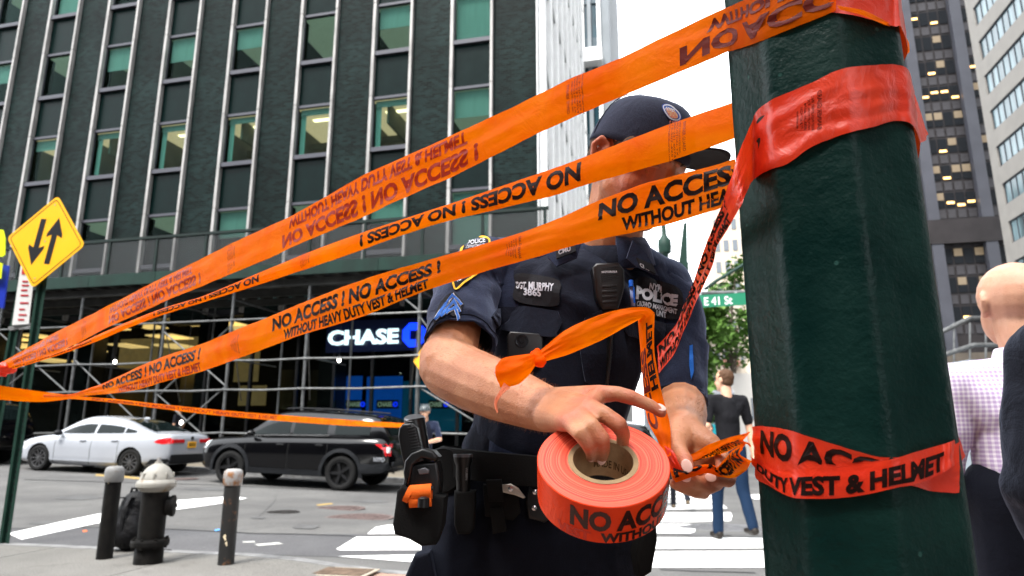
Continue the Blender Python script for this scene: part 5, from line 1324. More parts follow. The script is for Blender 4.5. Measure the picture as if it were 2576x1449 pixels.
small_print(rb1, tp1, A(1442), v0=.85, v1=.12, mirror=True); small_print(rb1, tp1, A(590), v0=.85, v1=.2); small_print(rb1, tp1, A(215), v0=.8, v1=.2)
# --- tape 2: passes in front of the face and behind the pole
xs = list(range(-40, 1880, 60)) + [1900, 1960]
t2 = [(-40, 935), (0, 925), (150, 885), (276, 829), (409, 776), (511, 745), (644, 690), (834, 612), (1004, 555), (1189, 493), (1417, 414), (1462, 397), (1710, 303), (1846, 258), (1960, 220)]
b2 = [(-40, 950), (0, 938), (102, 908), (235, 862), (358, 811), (511, 760), (644, 719), (834, 655), (1094, 565), (1250, 527), (1417, 486), (1470, 466), (1710, 397), (1850, 347), (1960, 310)]
T, B = itop(t2, b2, 2.37, .98, xs)
rb2 = Ribbon(T, B, amp=.002, fs=4, ft=1.5, seed=4, bow=.004)
tp2 = ribbon_obj(rb2, 'middle orange tape with upside-down black lettering, crossing the officer\'s cap and going behind the pole'); A = rb2.s_at
ribbon_text(rb2, tp2, 'NO ACCESS ! NO ACCESS !', A(1468), A(905), .86, .16)
ribbon_text(rb2, tp2, 'NO ACCESS ! NO ACCESS !', A(657), A(392), .84, .2)
ribbon_text(rb2, tp2, 'WITHOUT HEAVY DUTY VEST & HELMET', A(235), A(20), .6, .2)
small_print(rb2, tp2, A(1716), v0=.92, v1=.12); small_print(rb2, tp2, A(775), v0=.9, v1=.3)
# --- tape 3: lowest of the three, lettering the right way up
xs = [110, 174] + list(range(230, 1800, 60)) + [1820, 1850]
t3 = [(110, 992), (174, 992), (271, 959), (388, 905), (500, 867), (644, 811), (750, 765), (860, 723), (1000, 677), (1122, 641), (1230, 610), (1352, 569), (1494, 509), (1600, 470), (1710, 441), (1842, 401), (1870, 392)]
b3 = [(110, 1000), (174, 998), (327, 984), (420, 958), (511, 933), (644, 885), (760, 843), (899, 800), (1075, 730), (1254, 673), (1352, 648), (1470, 611), (1600, 582), (1670, 565), (1810, 525), (1870, 508)]
T, B = itop(t3, b3, 2.35, .835, xs)
rb3 = Ribbon(T, B, amp=.0052, fs=5, ft=3.0, seed=7, bow=.003)
tp3 = ribbon_obj(rb3, 'lowest of the three slanting orange tapes, black lettering upright, crossing the officer\'s chin'); A = rb3.s_at
ribbon_text(rb3, tp3, 'NO ACCESS ! NO ACCESS !', A(690), A(1112), .43, .87); ribbon_text(rb3, tp3, 'WITHOUT HEAVY DUTY VEST & HELMET', A(718), A(1080), .07, .36)
ribbon_text(rb3, tp3, 'NO ACCESS ! NO ACCESS !', A(262), A(507), .43, .87); ribbon_text(rb3, tp3, 'WITHOUT HEAVY DUTY VEST & HELMET', A(300), A(507), .05, .34, M_INKF)
s_ = A(1510); ribbon_text(rb3, tp3, 'NO ACCESS !', s_, s_+(A(1862)-s_)*1.17, .44, .90); s_ = A(1560); ribbon_text(rb3, tp3, 'WITHOUT HEAVY', s_, s_+(A(1832)-s_)*1.2, .07, .38)
small_print(rb3, tp3, A(1268)+.03, v0=.1, v1=.85); small_print(rb3, tp3, A(585)+.03, v0=.15, v1=.8)
# --- tape 4: broad turned piece at far left running on as a thin line to the helmeted officer
def rows(L, m_=None): return [D(x, yt, d) for x, yt, yb, d in L], [D(x, yb, d+dd) for (x, yt, yb, d), dd in zip(L, m_ or [0]*len(L))]
L4 = [(-50, 962, 1008, 2.3), (0, 970, 1006, 2.34), (60, 979, 1010, 2.38), (110, 986, 1011, 2.42), (150, 991, 1007, 2.5), (190, 996, 1004, 2.6), (300, 1005, 1015, 2.9), (420, 1018, 1030, 3.3), (560, 1032, 1046, 3.8), (720, 1045, 1060, 4.6), (860, 1055, 1070, 5.8), (950, 1061, 1074, 7.5), (1005, 1064, 1075, 9.5), (1050, 1066, 1074, 11.3), (1066, 1067, 1074, 11.6)]
T, B = rows(L4); rb4 = Ribbon(T, B, amp=.004, fs=4, seed=12); tp4 = ribbon_obj(rb4, 'thin far orange tape stretched low past the cars to the helmeted officer', M_TAPE, step=.03)
ribbon_text(rb4, tp4, 'NO ACCESS ! NO ACCESS ! WITHOUT HEAVY DUTY VEST & HELMET', rb4.s_at(230), rb4.s_at(700), .2, .8, M_INKF)
# knot tying the tapes at the left edge
t = thing('tape_knot', 'crumpled orange tape knot at the left edge where the tapes meet', 'tape', D(5, 935, 2.34))
blob('knot', [('e', D(-8, 930, 2.34), (.05, .04, .022)), ('e', D(18, 925, 2.32), (.03, .03, .02)), ('c', D(-30, 935, 2.35), .02, D(10, 938, 2.33), .012)], .005, 1, M_TAPER, t, disp=lambda p: .006*noise.noise(p*60))
# --- band 2 round the pole with its tail (tape 5) dropping towards the roll
def band(cols, off=.004, back=True, extra=0):
    T = []; B = []
    for c in cols:
        x, yt, yb = c[:3]; o = off + (c[3] if len(c) > 3 else 0); T.append(pole_hit(x, yt, o)[0]); B.append(pole_hit(x, yb, o)[0])
    return T, B
cols2 = [(1893, 302, 455), (1934, 256, 428), (1980, 233, 412), (2041, 207, 369, .003), (2100, 178, 345), (2144, 166, 332), (2200, 163, 318, .004), (2256, 162, 304), (2300, 180, 320)]
T, B = band(cols2)
T5 = [D(1653, 872, 1.0), D(1702, 814, .97), D(1722, 760, .95), D(1745, 708, .92), D(1768, 640, .88), D(1793, 575, .84), D(1822, 500, .78), D(1847, 420, .735)]
B5 = [D(1657, 940, 1.0), D(1695, 890, .965), D(1725, 820, .94), D(1752, 757, .91), D(1793, 668, .87), D(1803, 622, .83), D(1838, 565, .77), D(1870, 505, .725)]
# wrap on round the back of the pole
aT = atan2(T[-1].y-PC.y, T[-1].x-PC.x); backT = [pole_pt(aT+R(k), T[-1].z-.0006*k, .003) for k in (25, 60, 100, 150)]; backB = [pole_pt(aT+R(k), B[-1].z-.0006*k, .003) for k in (25, 60, 100, 150)]
rb5 = Ribbon(T5+T+backT, B5+B+backB, amp=.0028, fs=9, ft=6.5, seed=21)
tp5 = ribbon_obj(rb5, 'red-orange tape wrapped round the middle of the pole, its tail dropping to the roll', M_TAPER, step=.004, nt=14)
sa = lambda iy: rb5.s_aty(iy)
sE = rb5.s_at(1838)*.96
ribbon_text(rb5, tp5, 'NO ACCESS ! NO ACCESS !', .004, sE, .55, .95, M_INK, clip=lambda s_, w_: s_ < sE); ribbon_text(rb5, tp5, 'WITHOUT HEAVY DUTY VEST & HELMET', .004, sE, .08, .42, M_INK)
small_print(rb5, tp5, rb5.s_at(2055), v0=.2, v1=.8, m=MATS['ink_under_a_layer'])
L_ = [(2256, 165, 303, .79), (2290, 206, 318, .83), (2312, 260, 345, .87), (2334, 335, 355, .9)]
# flap sticking out at the right edge
fl_ = [(pole_hit(2262, 163)[0], pole_hit(2262, 304)[0]), (D(2285, 195, .775), D(2288, 318, .77)), (D(2306, 255, .785), D(2306, 356, .775)), (D(2328, 320, .80), D(2318, 358, .79)), (D(2334, 337, .81), D(2330, 352, .805))]
ribbon_obj(Ribbon([a for a, b in fl_], [b for a, b in fl_], amp=.002, fs=20, seed=3), '', M_TAPER, parent=tp5, name='loose_flap', step=.004)
# --- band 1 over the top: right hand part, second layer and curl
cols1 = [(2090, -100, 31), (2140, -100, 36, .002), (2200, -100, 52, .003), (2250, -100, 66), (2270, -95, 72)]
T, B = band(cols1, .0045); aT = atan2(T[-1].y-PC.y, T[-1].x-PC.x)
T += [pole_pt(aT+R(k), T[-1].z, .003) for k in (40, 90, 140)]; B += [pole_pt(aT+R(k), B[-1].z, .003) for k in (40, 90, 140)]
rb = Ribbon(T, B, amp=.0016, fs=16, seed=31); tpb = ribbon_obj(rb, 'red-orange tape layers wrapped over the top of the pole at the picture\'s upper edge', M_TAPER, step=.004)
fl_ = [(D(2105, 13, .668), D(2112, 24, .668)), (D(2170, 26, .67), D(2165, 38, .668)), (D(2220, 48, .69), D(2200, 52, .68)), (D(2258, 70, .72), D(2250, 72, .72))]
ribbon_obj(Ribbon([a for a, b in fl_], [b for a, b in fl_], amp=.001, fs=20, seed=5), '', M_TAPE, parent=tpb, name='folded_edge', step=.004)
fl_ = [(D(2266, 70, .78), D(2262, 95, .77)), (D(2276, 88, .79), D(2268, 115, .78)), (D(2286, 110, .80), D(2276, 134, .79)), (D(2288, 130, .80), D(2281, 138, .79))]
ribbon_obj(Ribbon([a for a, b in fl_], [b for a, b in fl_], amp=.001, fs=20, seed=5), '', M_TAPE, parent=tpb, name='curled_edge', step=.004)
# --- band 3 low on the pole: under layer and crossing front strip
cols3 = [(1880, 1074, 1180), (1900, 1072, 1203), (1925, 1072, 1218), (1991, 1084, 1252), (2045, 1101, 1254), (2099, 1117, 1254), (2160, 1136, 1245), (2216, 1150, 1224), (2293, 1150, 1222, .001), (2340, 1140, 1235), (2395, 1120, 1240), (2413, 1110, 1240)]
T, B = band(cols3, .003); rb = Ribbon(T, B, amp=.002, fs=12, ft=5, seed=41); tp6 = ribbon_obj(rb, 'red-orange tape wrapped low round the pole beside the officer\'s hand', M_TAPER, step=.004)
s0 = rb.s_at(1915); ribbon_text(rb, tp6, 'NO ACC', s0, rb.s_at(2215), .50, .93, M_INK, clip=lambda s_, w_: project(rb.base(s_, w_))[1] < interp([(1900, 1250), (1990, 1165), (2000, 1172), (2110, 1174), (2230, 1156)], project(rb.base(s_, w_))[0]))
cols3b = [(1884, 1150, 1168), (1930, 1172, 1210), (1965, 1186, 1240), (2000, 1182, 1252, .003), (2050, 1178, 1254, .004), (2109, 1176, 1253, .003), (2180, 1168, 1244, .003), (2250, 1153, 1228, .004), (2313, 1134, 1216, .003), (2370, 1118, 1190), (2398, 1108, 1172)]
T, B = band(cols3b, .0065); T += [D(2410, 1096, .775), D(2426, 1143, .80)]; B += [D(2412, 1166, .77), D(2427, 1150, .80)]
rbf = Ribbon(T, B, amp=.0012, fs=16, seed=43); ribbon_obj(rbf, '', M_TAPER, parent=tp6, name='front_strip', step=.004)
ribbon_text(rbf, tp6, 'DUTY VEST & HELMET', rbf.s_at(1905), rbf.s_at(2374), .14, .74, M_INK, bold=.05)
# ================================================================ THE OFFICER
def skin_mat(name, c1, c2, red=(.75, .25, .16)):
    m, nt, b = new_mat(name); MATS[name] = m; tc = nt.nodes.new('ShaderNodeTexCoord')
    n1 = N_(nt, 'ShaderNodeTexNoise', Scale=14, Detail=5, Roughness=.6); n2 = N_(nt, 'ShaderNodeTexNoise', Scale=240, Detail=3, Roughness=.6); n3 = N_(nt, 'ShaderNodeTexNoise', Scale=420, Detail=2)
    for n in (n1, n2, n3): nt.links.new(tc.outputs['Object'], n.inputs['Vector'])
    r = nt.nodes.new('ShaderNodeValToRGB'); e = r.color_ramp.elements; e[0].position = .35; e[0].color = (*c1, 1); e[1].position = .65; e[1].color = (*c2, 1); nt.links.new(n1.outputs[0], r.inputs[0])
    r2 = nt.nodes.new('ShaderNodeValToRGB'); e = r2.color_ramp.elements; e[0].position = .60; e[0].color = (0, 0, 0, 1); e[1].position = .72; e[1].color = (.55, .55, .55, 1); nt.links.new(n2.outputs[0], r2.inputs[0])
    mx_ = nt.nodes.new('ShaderNodeMix'); mx_.data_type = 'RGBA'; nt.links.new(r2.outputs[0], mx_.inputs[0]); nt.links.new(r.outputs[0], mx_.inputs[6]); mx_.inputs[7].default_value = (c1[0]*.62, c1[1]*.42, c1[2]*.34, 1)
    fa = nt.nodes.new('ShaderNodeAttribute'); fa.attribute_name = 'flush'; m3 = nt.nodes.new('ShaderNodeMix'); m3.data_type = 'RGBA'; nt.links.new(fa.outputs['Fac'], m3.inputs[0]); nt.links.new(mx_.outputs[2], m3.inputs[6]); m3.inputs[7].default_value = (c1[0]*1.05, c1[1]*.52, c1[2]*.62, 1)
    nt.links.new(m3.outputs[2], b.inputs['Base Color']); b.inputs['Roughness'].default_value = .46; b.inputs['Specular IOR Level'].default_value = .4
    b.inputs['Subsurface Weight'].default_value = .12; b.inputs['Subsurface Radius'].default_value = (1, .3, .15); b.inputs['Subsurface Scale'].default_value = .006
    ad = N_(nt, 'ShaderNodeMath', operation='ADD'); nt.links.new(n2.outputs[0], ad.inputs[0]); nt.links.new(n3.outputs[0], ad.inputs[1])
    bp = N_(nt, 'ShaderNodeBump', Strength=.4, Distance=.0018); nt.links.new(ad.outputs[0], bp.inputs['Height']); nt.links.new(bp.outputs[0], b.inputs['Normal']); return m
M_SKIN = skin_mat('freckled_fair_skin', (.40, .15, .068), (.52, .235, .12)); M_NAIL = mat('finger_nail', (.80, .50, .42), .25, coat=.5)
def cloth(name, c, rib=420, bump=.35, fold=9, rough=.8, sheen=.12):
    m, nt, b = new_mat(name); MATS[name] = m; tc = nt.nodes.new('ShaderNodeTexCoord')
    n1 = N_(nt, 'ShaderNodeTexNoise', Scale=fold, Detail=5, Roughness=.55, Distortion=.8); n2 = N_(nt, 'ShaderNodeTexNoise', Scale=rib, Detail=2)
    ck = N_(nt, 'ShaderNodeTexBrick', Scale=1.0); ck.inputs['Brick Width'].default_value = .005; ck.inputs['Row Height'].default_value = .005; ck.inputs['Mortar Size'].default_value = .0006; ck.offset = 0
    for n in (n1, n2): nt.links.new(tc.outputs['Object'], n.inputs['Vector'])
    nt.links.new(tc.outputs['Object'], ck.inputs['Vector'])
    r = nt.nodes.new('ShaderNodeValToRGB'); e = r.color_ramp.elements; e[0].position = .3; e[0].color = (*(q*.7 for q in c), 1); e[1].position = .7; e[1].color = (*(q*1.35 for q in c), 1); nt.links.new(n2.outputs[0], r.inputs[0]); nt.links.new(r.outputs[0], b.inputs['Base Color'])
    b.inputs['Roughness'].default_value = rough; b.inputs['Sheen Weight'].default_value = sheen; b.inputs['Sheen Tint'].default_value = (.6, .7, 1, 1); b.inputs['Specular IOR Level'].default_value = .08
    a = N_(nt, 'ShaderNodeMath', operation='MULTIPLY_ADD'); nt.links.new(n2.outputs[0], a.inputs[0]); a.inputs[1].default_value = .06; nt.links.new(n1.outputs[0], a.inputs[2])
    bp = N_(nt, 'ShaderNodeBump', Strength=bump, Distance=.02); nt.links.new(a.outputs[0], bp.inputs['Height']); nt.links.new(bp.outputs[0], b.inputs['Normal']); return m
M_NAVY = cloth('navy_ripstop_shirt', (.010, .014, .032), sheen=.3); M_VEST = cloth('black_navy_carrier', (.005, .006, .012), bump=.3, fold=13); M_TROU = cloth('dark_navy_trousers', (.003, .0035, .007), bump=.5, fold=7)
M_CAPN = cloth('navy_cap_twill', (.016, .017, .030), bump=.15, fold=20); M_WEB = mat('black_webbing', (.003, .003, .003), .85, spec=.2, bump=.5, bscale=300); M_GEAR = mat('black_holster_plastic', (.004, .004, .0045), .35, spec=.4, bump=.15, bscale=60)
M_PATCH = mat('black_patch_cloth', (.012, .012, .015), .8, bump=.4, bscale=500); M_THW = mat('white_embroidery', (.50, .51, .56), .7, bump=.4, bscale=600); M_THY = mat('yellow_embroidery', (.75, .42, .02), .6, bump=.4, bscale=500)
M_THB = mat('light_blue_embroidery', (.012, .10, .40), .6, bump=.4, bscale=500); M_HAIR = mat('brown_hair', (.07, .035, .018), .7, bump=.8, bscale=200)
of = thing('person', 'police officer in navy short-sleeved uniform and cap holding the roll of orange tape', 'person', (.1, 1.38, .1))
# ---- roll of tape: geometry of its faces first, the hands are built round it
RC = D(1517, 1158, .85); A42 = R(53); RN = Vector((-.02, -cos(A42), sin(A42))).normalized(); RX = Vector((1, 0, 0)); RX = (RX - RN*RX.dot(RN)).normalized(); RY = RN.cross(RX)   # RY up the face
ROLL = Matrix((( RX.x, RY.x, RN.x, RC.x), (RX.y, RY.y, RN.y, RC.y), (RX.z, RY.z, RN.z, RC.z), (0, 0, 0, 1)))
def FH(x, y, h):
    r = D(x, y, 1.0) - CAMP; c = RC + RN*h; return CAMP + r*((c-CAMP).dot(RN)/r.dot(RN))
RO, RI, RH = .0815, .0368, .0545
roll = thing('tape_roll', 'thick roll of orange NO ACCESS tape on a cardboard core held by the officer', 'tape roll', RC)
m, nt, b = new_mat('wound_tape_edge'); MATS['edge'] = m; tc = nt.nodes.new('ShaderNodeTexCoord'); sx = nt.nodes.new('ShaderNodeSeparateXYZ'); nt.links.new(tc.outputs['Object'], sx.inputs[0])
ln = N_(nt, 'ShaderNodeVectorMath', operation='LENGTH'); cb = nt.nodes.new('ShaderNodeCombineXYZ'); nt.links.new(sx.outputs[0], cb.inputs[0]); nt.links.new(sx.outputs[1], cb.inputs[1]); nt.links.new(cb.outputs[0], ln.inputs[0])
ns_ = N_(nt, 'ShaderNodeTexNoise', Scale=7, Detail=2); nt.links.new(tc.outputs['Object'], ns_.inputs['Vector'])
ma = N_(nt, 'ShaderNodeMath', operation='MULTIPLY_ADD'); nt.links.new(ns_.outputs[0], ma.inputs[0]); ma.inputs[1].default_value = .010; nt.links.new(ln.outputs['Value'], ma.inputs[2])
cx1 = nt.nodes.new('ShaderNodeCombineXYZ'); nt.links.new(ma.outputs[0], cx1.inputs[0]); n1 = N_(nt, 'ShaderNodeTexNoise', Scale=380, Detail=5, Roughness=.8); nt.links.new(cx1.outputs[0], n1.inputs['Vector'])
n9 = N_(nt, 'ShaderNodeTexNoise', Scale=60, Detail=4); nt.links.new(tc.outputs['Object'], n9.inputs['Vector'])
r = nt.nodes.new('ShaderNodeValToRGB'); e = r.color_ramp.elements; e[0].position = .40; e[0].color = (.30, .007, .003, 1); e[1].position = .60; e[1].color = (.88, .17, .085, 1); r.color_ramp.elements.new(.49).color = (.70, .05, .012, 1); nt.links.new(n1.outputs[0], r.inputs[0]); nt.links.new(r.outputs[0], b.inputs['Base Color'])
b.inputs['Roughness'].default_value = .5; bp = N_(nt, 'ShaderNodeBump', Strength=.6, Distance=.0012); nt.links.new(n1.outputs[0], bp.inputs['Height']); nt.links.new(bp.outputs[0], b.inputs['Normal']); M_EDGE = m
M_CARD = mat('brown_cardboard', (.34, .23, .125), .85, var=.12, scale=60, bump=.3, bscale=200); M_SIDE = tape_mat('wound_tape_side', (.9, .07, .012), .06, .0, rough=.14, dcol=(.82, .05, .01))
bm = bm_new(); prof = [(.0432, -RH), (RO-.001, -RH), (RO, -RH+.001), (RO, -.001), (RO-.001, 0), (.0436, 0)]
lathe(bm, prof, 96, cap=False)
for f in bm.faces:
    c = f.calc_center_median(); f.material_index = 1 if abs(sqrt(c.x**2+c.y**2)-RO) < .0006 else 0
roll_w = fin('wound_film', bm, [M_EDGE, M_SIDE], roll, smooth=True, auto=30); roll_w.matrix_local = Matrix.Translation(-RC) @ ROLL
bm = bm_new(); lathe(bm, [(RI, -RH-.001), (.0432, -RH-.001), (.0434, .0006), (RI+.0004, .0006), (RI, -.001)], 72, cap=False); lathe(bm, [(RI, -RH), (RI, -.001)], 72, cap=False)
bmesh.ops.remove_doubles(bm, verts=bm.verts, dist=1e-5)
core = fin('cardboard_core', bm, M_CARD, roll, smooth=True, auto=30); core.matrix_local = Matrix.Translation(-RC) @ ROLL
def roll_text(txt, a0, a1, h0, h1, m, r=RO+.0006, bold=.045, inside=False):
    vv, ff = text_polys(txt, bold); x1 = max(v[0] for v in vv); x0 = min(v[0] for v in vv); y1 = max(v[1] for v in vv); b = bmesh.new(); q = [b.verts.new((v[0], v[1], 0)) for v in vv]
    for f in ff:
        try: b.faces.new([q[i] for i in f])
        except ValueError: pass
    bmesh.ops.subdivide_edges(b, edges=[e for e in b.edges if e.calc_length() > .2], cuts=2); bmesh.ops.triangulate(b, faces=b.faces)
    for v in b.verts:
        a = a0 + (a1-a0)*(v.co.x-x0)/(x1-x0); z = h0 + (h1-h0)*v.co.y/y1; v.co = ROLL @ Vector((r*cos(a), r*sin(a), z))
    return fin('lettering', b, m, roll, world=True, recalc=False)
mat('ghost', (.62, .03, .008), .2); M_INKR = mat('roll_ink', (.035, .008, .006), .18)
roll_text('NO ACCESS !', R(-124), R(3), -.034, -.006, M_INKR); roll_text('WITHOUT HEAVY', R(-98), R(12), -.0515, -.038, M_INKR)
roll_text('VEST', R(-137), R(-106), -.0515, -.038, MATS['ghost'])
roll_text('MADE IN USA', R(100), R(15), -.040, -.028, mat('core_print', (.10, .06, .03), .8), r=RI-.0006, bold=.02)
# bit of film left in the core
bm = bm_new(); g = []
for i in range(9):
    a = R(-120 + 60*i/8); g.append([bm.verts.new(ROLL @ Vector((rr_*cos(a), rr_*sin(a), -.042+.004*noise.noise(Vector((i, k, 0)))))) for k, rr_ in enumerate((.0355, .030, .024))])
for i in range(8):
    for j in range(2): bm.faces.new((g[i][j], g[i+1][j], g[i+1][j+1], g[i][j+1]))
fin('film_scrap', bm, M_TAPER, roll, world=True)
# ---- body skin: head, neck, arms and hands with five fingers each
HC = D(1600, 416, 1.30)
yaw, pit = R(40), R(31)
fwd = Vector((sin(yaw)*cos(pit), -cos(yaw)*cos(pit), -sin(pit))); rt = fwd.cross(Vector((0, 0, 1))).normalized(); upv = rt.cross(fwd)
HM = Matrix(((rt.x, fwd.x, upv.x, HC.x), (rt.y, fwd.y, upv.y, HC.y), (rt.z, fwd.z, upv.z, HC.z), (0, 0, 0, 1))) @ Matrix.Diagonal((1.05, 1.05, 1.05, 1)); H3 = HM.to_3x3()
def h(x, y, z): return HM @ Vector((x, y, z))
def he(c, r): return ('e', h(*c), r, H3)
head = [he((0, -.012, .038), (.079, .098, .090)), he((0, .02, -.02), (.069, .075, .095)), he((0, .035, -.065), (.054, .052, .052)), he((0, .066, -.098), (.024, .02, .02)),
        ('c', h(.040, .004, -.052), .032, h(.020, .056, -.094), .024), ('c', h(-.040, .004, -.052), .032, h(-.020, .056, -.094), .024),
        ('c', h(0, .088, .012), .010, h(0, .109, -.032), .014), he((.013, .098, -.036), (.010, .012, .009)), he((-.013, .098, -.036), (.010, .012, .009)),
        ('c', h(.05, .064, .022), .014, h(.01, .084, .024), .012), ('c', h(-.05, .064, .022), .014, h(-.01, .084, .024), .012),
        he((.036, .046, -.028), (.032, .034, .036)), he((-.036, .046, -.028), (.032, .034, .036)),
        he((0, .084, -.066), (.026, .012, .006)), he((0, .083, -.076), (.022, .012, .0065))]
for s in (1, -1):   # ears
    head += [('p', [(h(s*.078, -.012, .02), .006), (h(s*.090, -.024, .026), .006), (h(s*.093, -.036, .010), .006), (h(s*.088, -.030, -.016), .006), (h(s*.078, -.014, -.032), .007)]), he((s*.080, -.018, .0), (.006, .017, .026))]
neckb = D(1535, 640, 1.40)
head += [('c', h(0, -.02, -.05), .060, neckb, .066), ('c', h(-.03, -.03, -.03), .045, neckb + Vector((-.03, .0, 0)), .055)]
armR = [(D(1168, 760, 1.335), .044), (D(1124, 922, 1.20), .051)]
foreR = [(D(1136, 932, 1.195), .0530), (D(1188, 955, 1.15), .053), (D(1262, 985, 1.085), .048), (D(1345, 1018, 1.02), .038), (D(1378, 1030, .99), .034)]
fR = [('p', armR), ('p', foreR), ('c', D(1120, 905, 1.21), .048, D(1176, 945, 1.16), .050)]
# right hand (at the viewer's left), palm over the roll
W0 = D(1378, 1030, .985)
mcp = {'index': FH(1508, 992, .030), 'middle': FH(1480, 1024, .034), 'ring': FH(1462, 1046, .034), 'little': FH(1432, 1062, .030)}
handR = [('c', D(1392, 1018, .985), .026, mcp['index'], .0135, dict(flat=1)), ('c', D(1392, 1024, .98), .027, mcp['middle'], .0135), ('c', D(1388, 1036, .975), .026, mcp['ring'], .0130), ('c', D(1382, 1046, .97), .024, mcp['little'], .0125),
  ('c', mcp['index'], .0125, mcp['middle'], .013), ('c', mcp['middle'], .013, mcp['ring'], .0125), ('c', mcp['ring'], .0125, mcp['little'], .0118),
  ('p', [(mcp['index'], .0128), (FH(1552, 990, .034), .0105), (FH(1588, 1000, .032), .0103), (FH(1636, 1020, .024), .0086), (FH(1664, 1038, .018), .0072)]),
  ('p', [(mcp['middle'], .0128), (FH(1520, 1042, .046), .0108), (FH(1556, 1068, .040), .0108), (FH(1568, 1092, .016), .0092), (FH(1566, 1118, -.004), .0080)]),
  ('p', [(mcp['ring'], .0122), (FH(1490, 1072, .046), .0102), (FH(1514, 1104, .036), .0101), (FH(1518, 1132, .010), .0086), (FH(1513, 1154, -.012), .0075)]),
  ('p', [(mcp['little'], .0115), (FH(1458, 1090, .040), .0092), (FH(1480, 1118, .028), .0090), (FH(1487, 1138, .006), .0076), (FH(1486, 1151, -.010), .0066)]),
  ('p', [(D(1400, 1040, 1.0), .022), (D(1425, 1075, .995), .017), (FH(1440, 1085, -.04), .0125), (ROLL @ Vector((-.055, .076, -.04)), .011), (ROLL @ Vector((-.035, .090, -.045)), .0095)])]
# left hand (at the viewer's right), palm towards the camera, fingers curled up round the gathered tape
WL = D(1716, 1082, 1.02)
armL = [(D(1694, 800, 1.42), .044), (D(1712, 1012, 1.36), .050)]
foreL = [(D(1712, 1020, 1.35), .050), (D(1712, 1045, 1.2), .046), (D(1714, 1072, 1.06), .036), (D(1720, 1092, .99), .032)]
handL = [('c', D(1716, 1090, .985), .028, D(1700, 1125, .945), .018), ('c', D(1722, 1088, .985), .028, D(1786, 1118, .950), .016), ('c', D(1722, 1095, .985), .026, D(1775, 1145, .955), .016), ('c', D(1716, 1100, .98), .024, D(1745, 1180, .965), .016), ('c', D(1712, 1105, .975), .022, D(1715, 1195, .965), .015),
  ('c', D(1786, 1118, .950), .0145, D(1775, 1150, .957), .0145), ('c', D(1775, 1150, .957), .0145, D(1745, 1182, .967), .014),
  ('p', [(D(1698, 1112, .945), .0175), (D(1706, 1138, .925), .0135), (D(1722, 1158, .905), .0112), (D(1729, 1174, .895), .0092)]),
  ('p', [(D(1786, 1118, .952), .0135), (D(1812, 1132, .935), .0105), (D(1817, 1158, .915), .0100), (D(1816, 1182, .905), .0085)]),
  ('p', [(D(1788, 1150, .965), .0125), (D(1836, 1190, .955), .0105), (D(1832, 1208, .938), .0100), (D(1796, 1203, .925), .0088), (D(1784, 1200, .922), .0080)]),
  ('p', [(D(1765, 1178, .972), .0125), (D(1802, 1216, .955), .0105), (D(1784, 1224, .935), .0102), (D(1744, 1210, .915), .0090), (D(1722, 1200, .910), .0080)]),
  ('p', [(D(1740, 1195, .972), .0115), (D(1770, 1238, .955), .0095), (D(1750, 1236, .935), .0092), (D(1712, 1224, .920), .0080), (D(1696, 1216, .915), .0072)])]
pel = D(1335, 1235, 1.40); chest = D(1445, 800, 1.40)
torso = [('c', pel, .10, chest, .10), ('c', chest, .09, D(1225, 695, 1.42), .035), ('c', chest, .09, D(1665, 740, 1.44), .035), ('c', chest, .09, neckb, .052), ('c', D(1225, 695, 1.42), .035, armR[0][0], .042), ('c', D(1665, 740, 1.44), .035, armL[0][0], .042)]
hipz = pel.z; legs = []
for s in (-1, 1):
    hp = pel + Vector((s*.10, 0, -.06)); kn = Vector((hp.x + s*.03, hp.y-.02, .55)); an = Vector((kn.x+s*.01, kn.y+.04, .19)); legs.append((hp, kn, an)); torso += [('c', hp, .09, kn, .06), ('c', kn, .058, an, .042), ('c', an+Vector((0, 0, -.04)), .042, an+Vector((.02, -.15, -.055)), .03)]
body = blob('body', head + fR + torso + handR + [('p', armL), ('p', foreL)] + handL, .0028, 3, M_SKIN, of, disp=None)
fl = body.data.attributes.new('flush', 'FLOAT', 'POINT'); KN = [(q, .017) for q in mcp.values()] + [(FH(1588, 1000, .032), .012), (FH(1556, 1068, .040), .013), (FH(1514, 1104, .036), .013), (FH(1480, 1118, .028), .011), (FH(1664, 1038, .018), .012), (D(1728, 1172, .895), .014), (D(1816, 1182, .905), .014), (D(1790, 1200, .922), .013), (D(1720, 1200, .91), .012), (D(1830, 1200, .945), .014), (D(1800, 1216, .95), .014), (h(.05, .07, -.03), .04), (h(.0, .105, -.03), .022), (h(.09, -.03, .02), .03)]
for i_, v in enumerate(body.data.vertices):
    if v.co.z < 1.05 or v.co.y > 1.5: continue
    a_ = 0
    for q, r_ in KN:
        d_ = (v.co-q).length
        if d_ < 1.9*r_: a_ = max(a_, 1 - d_/(1.9*r_))
    if a_: fl.data[i_].value = min(.5, a_*.85)
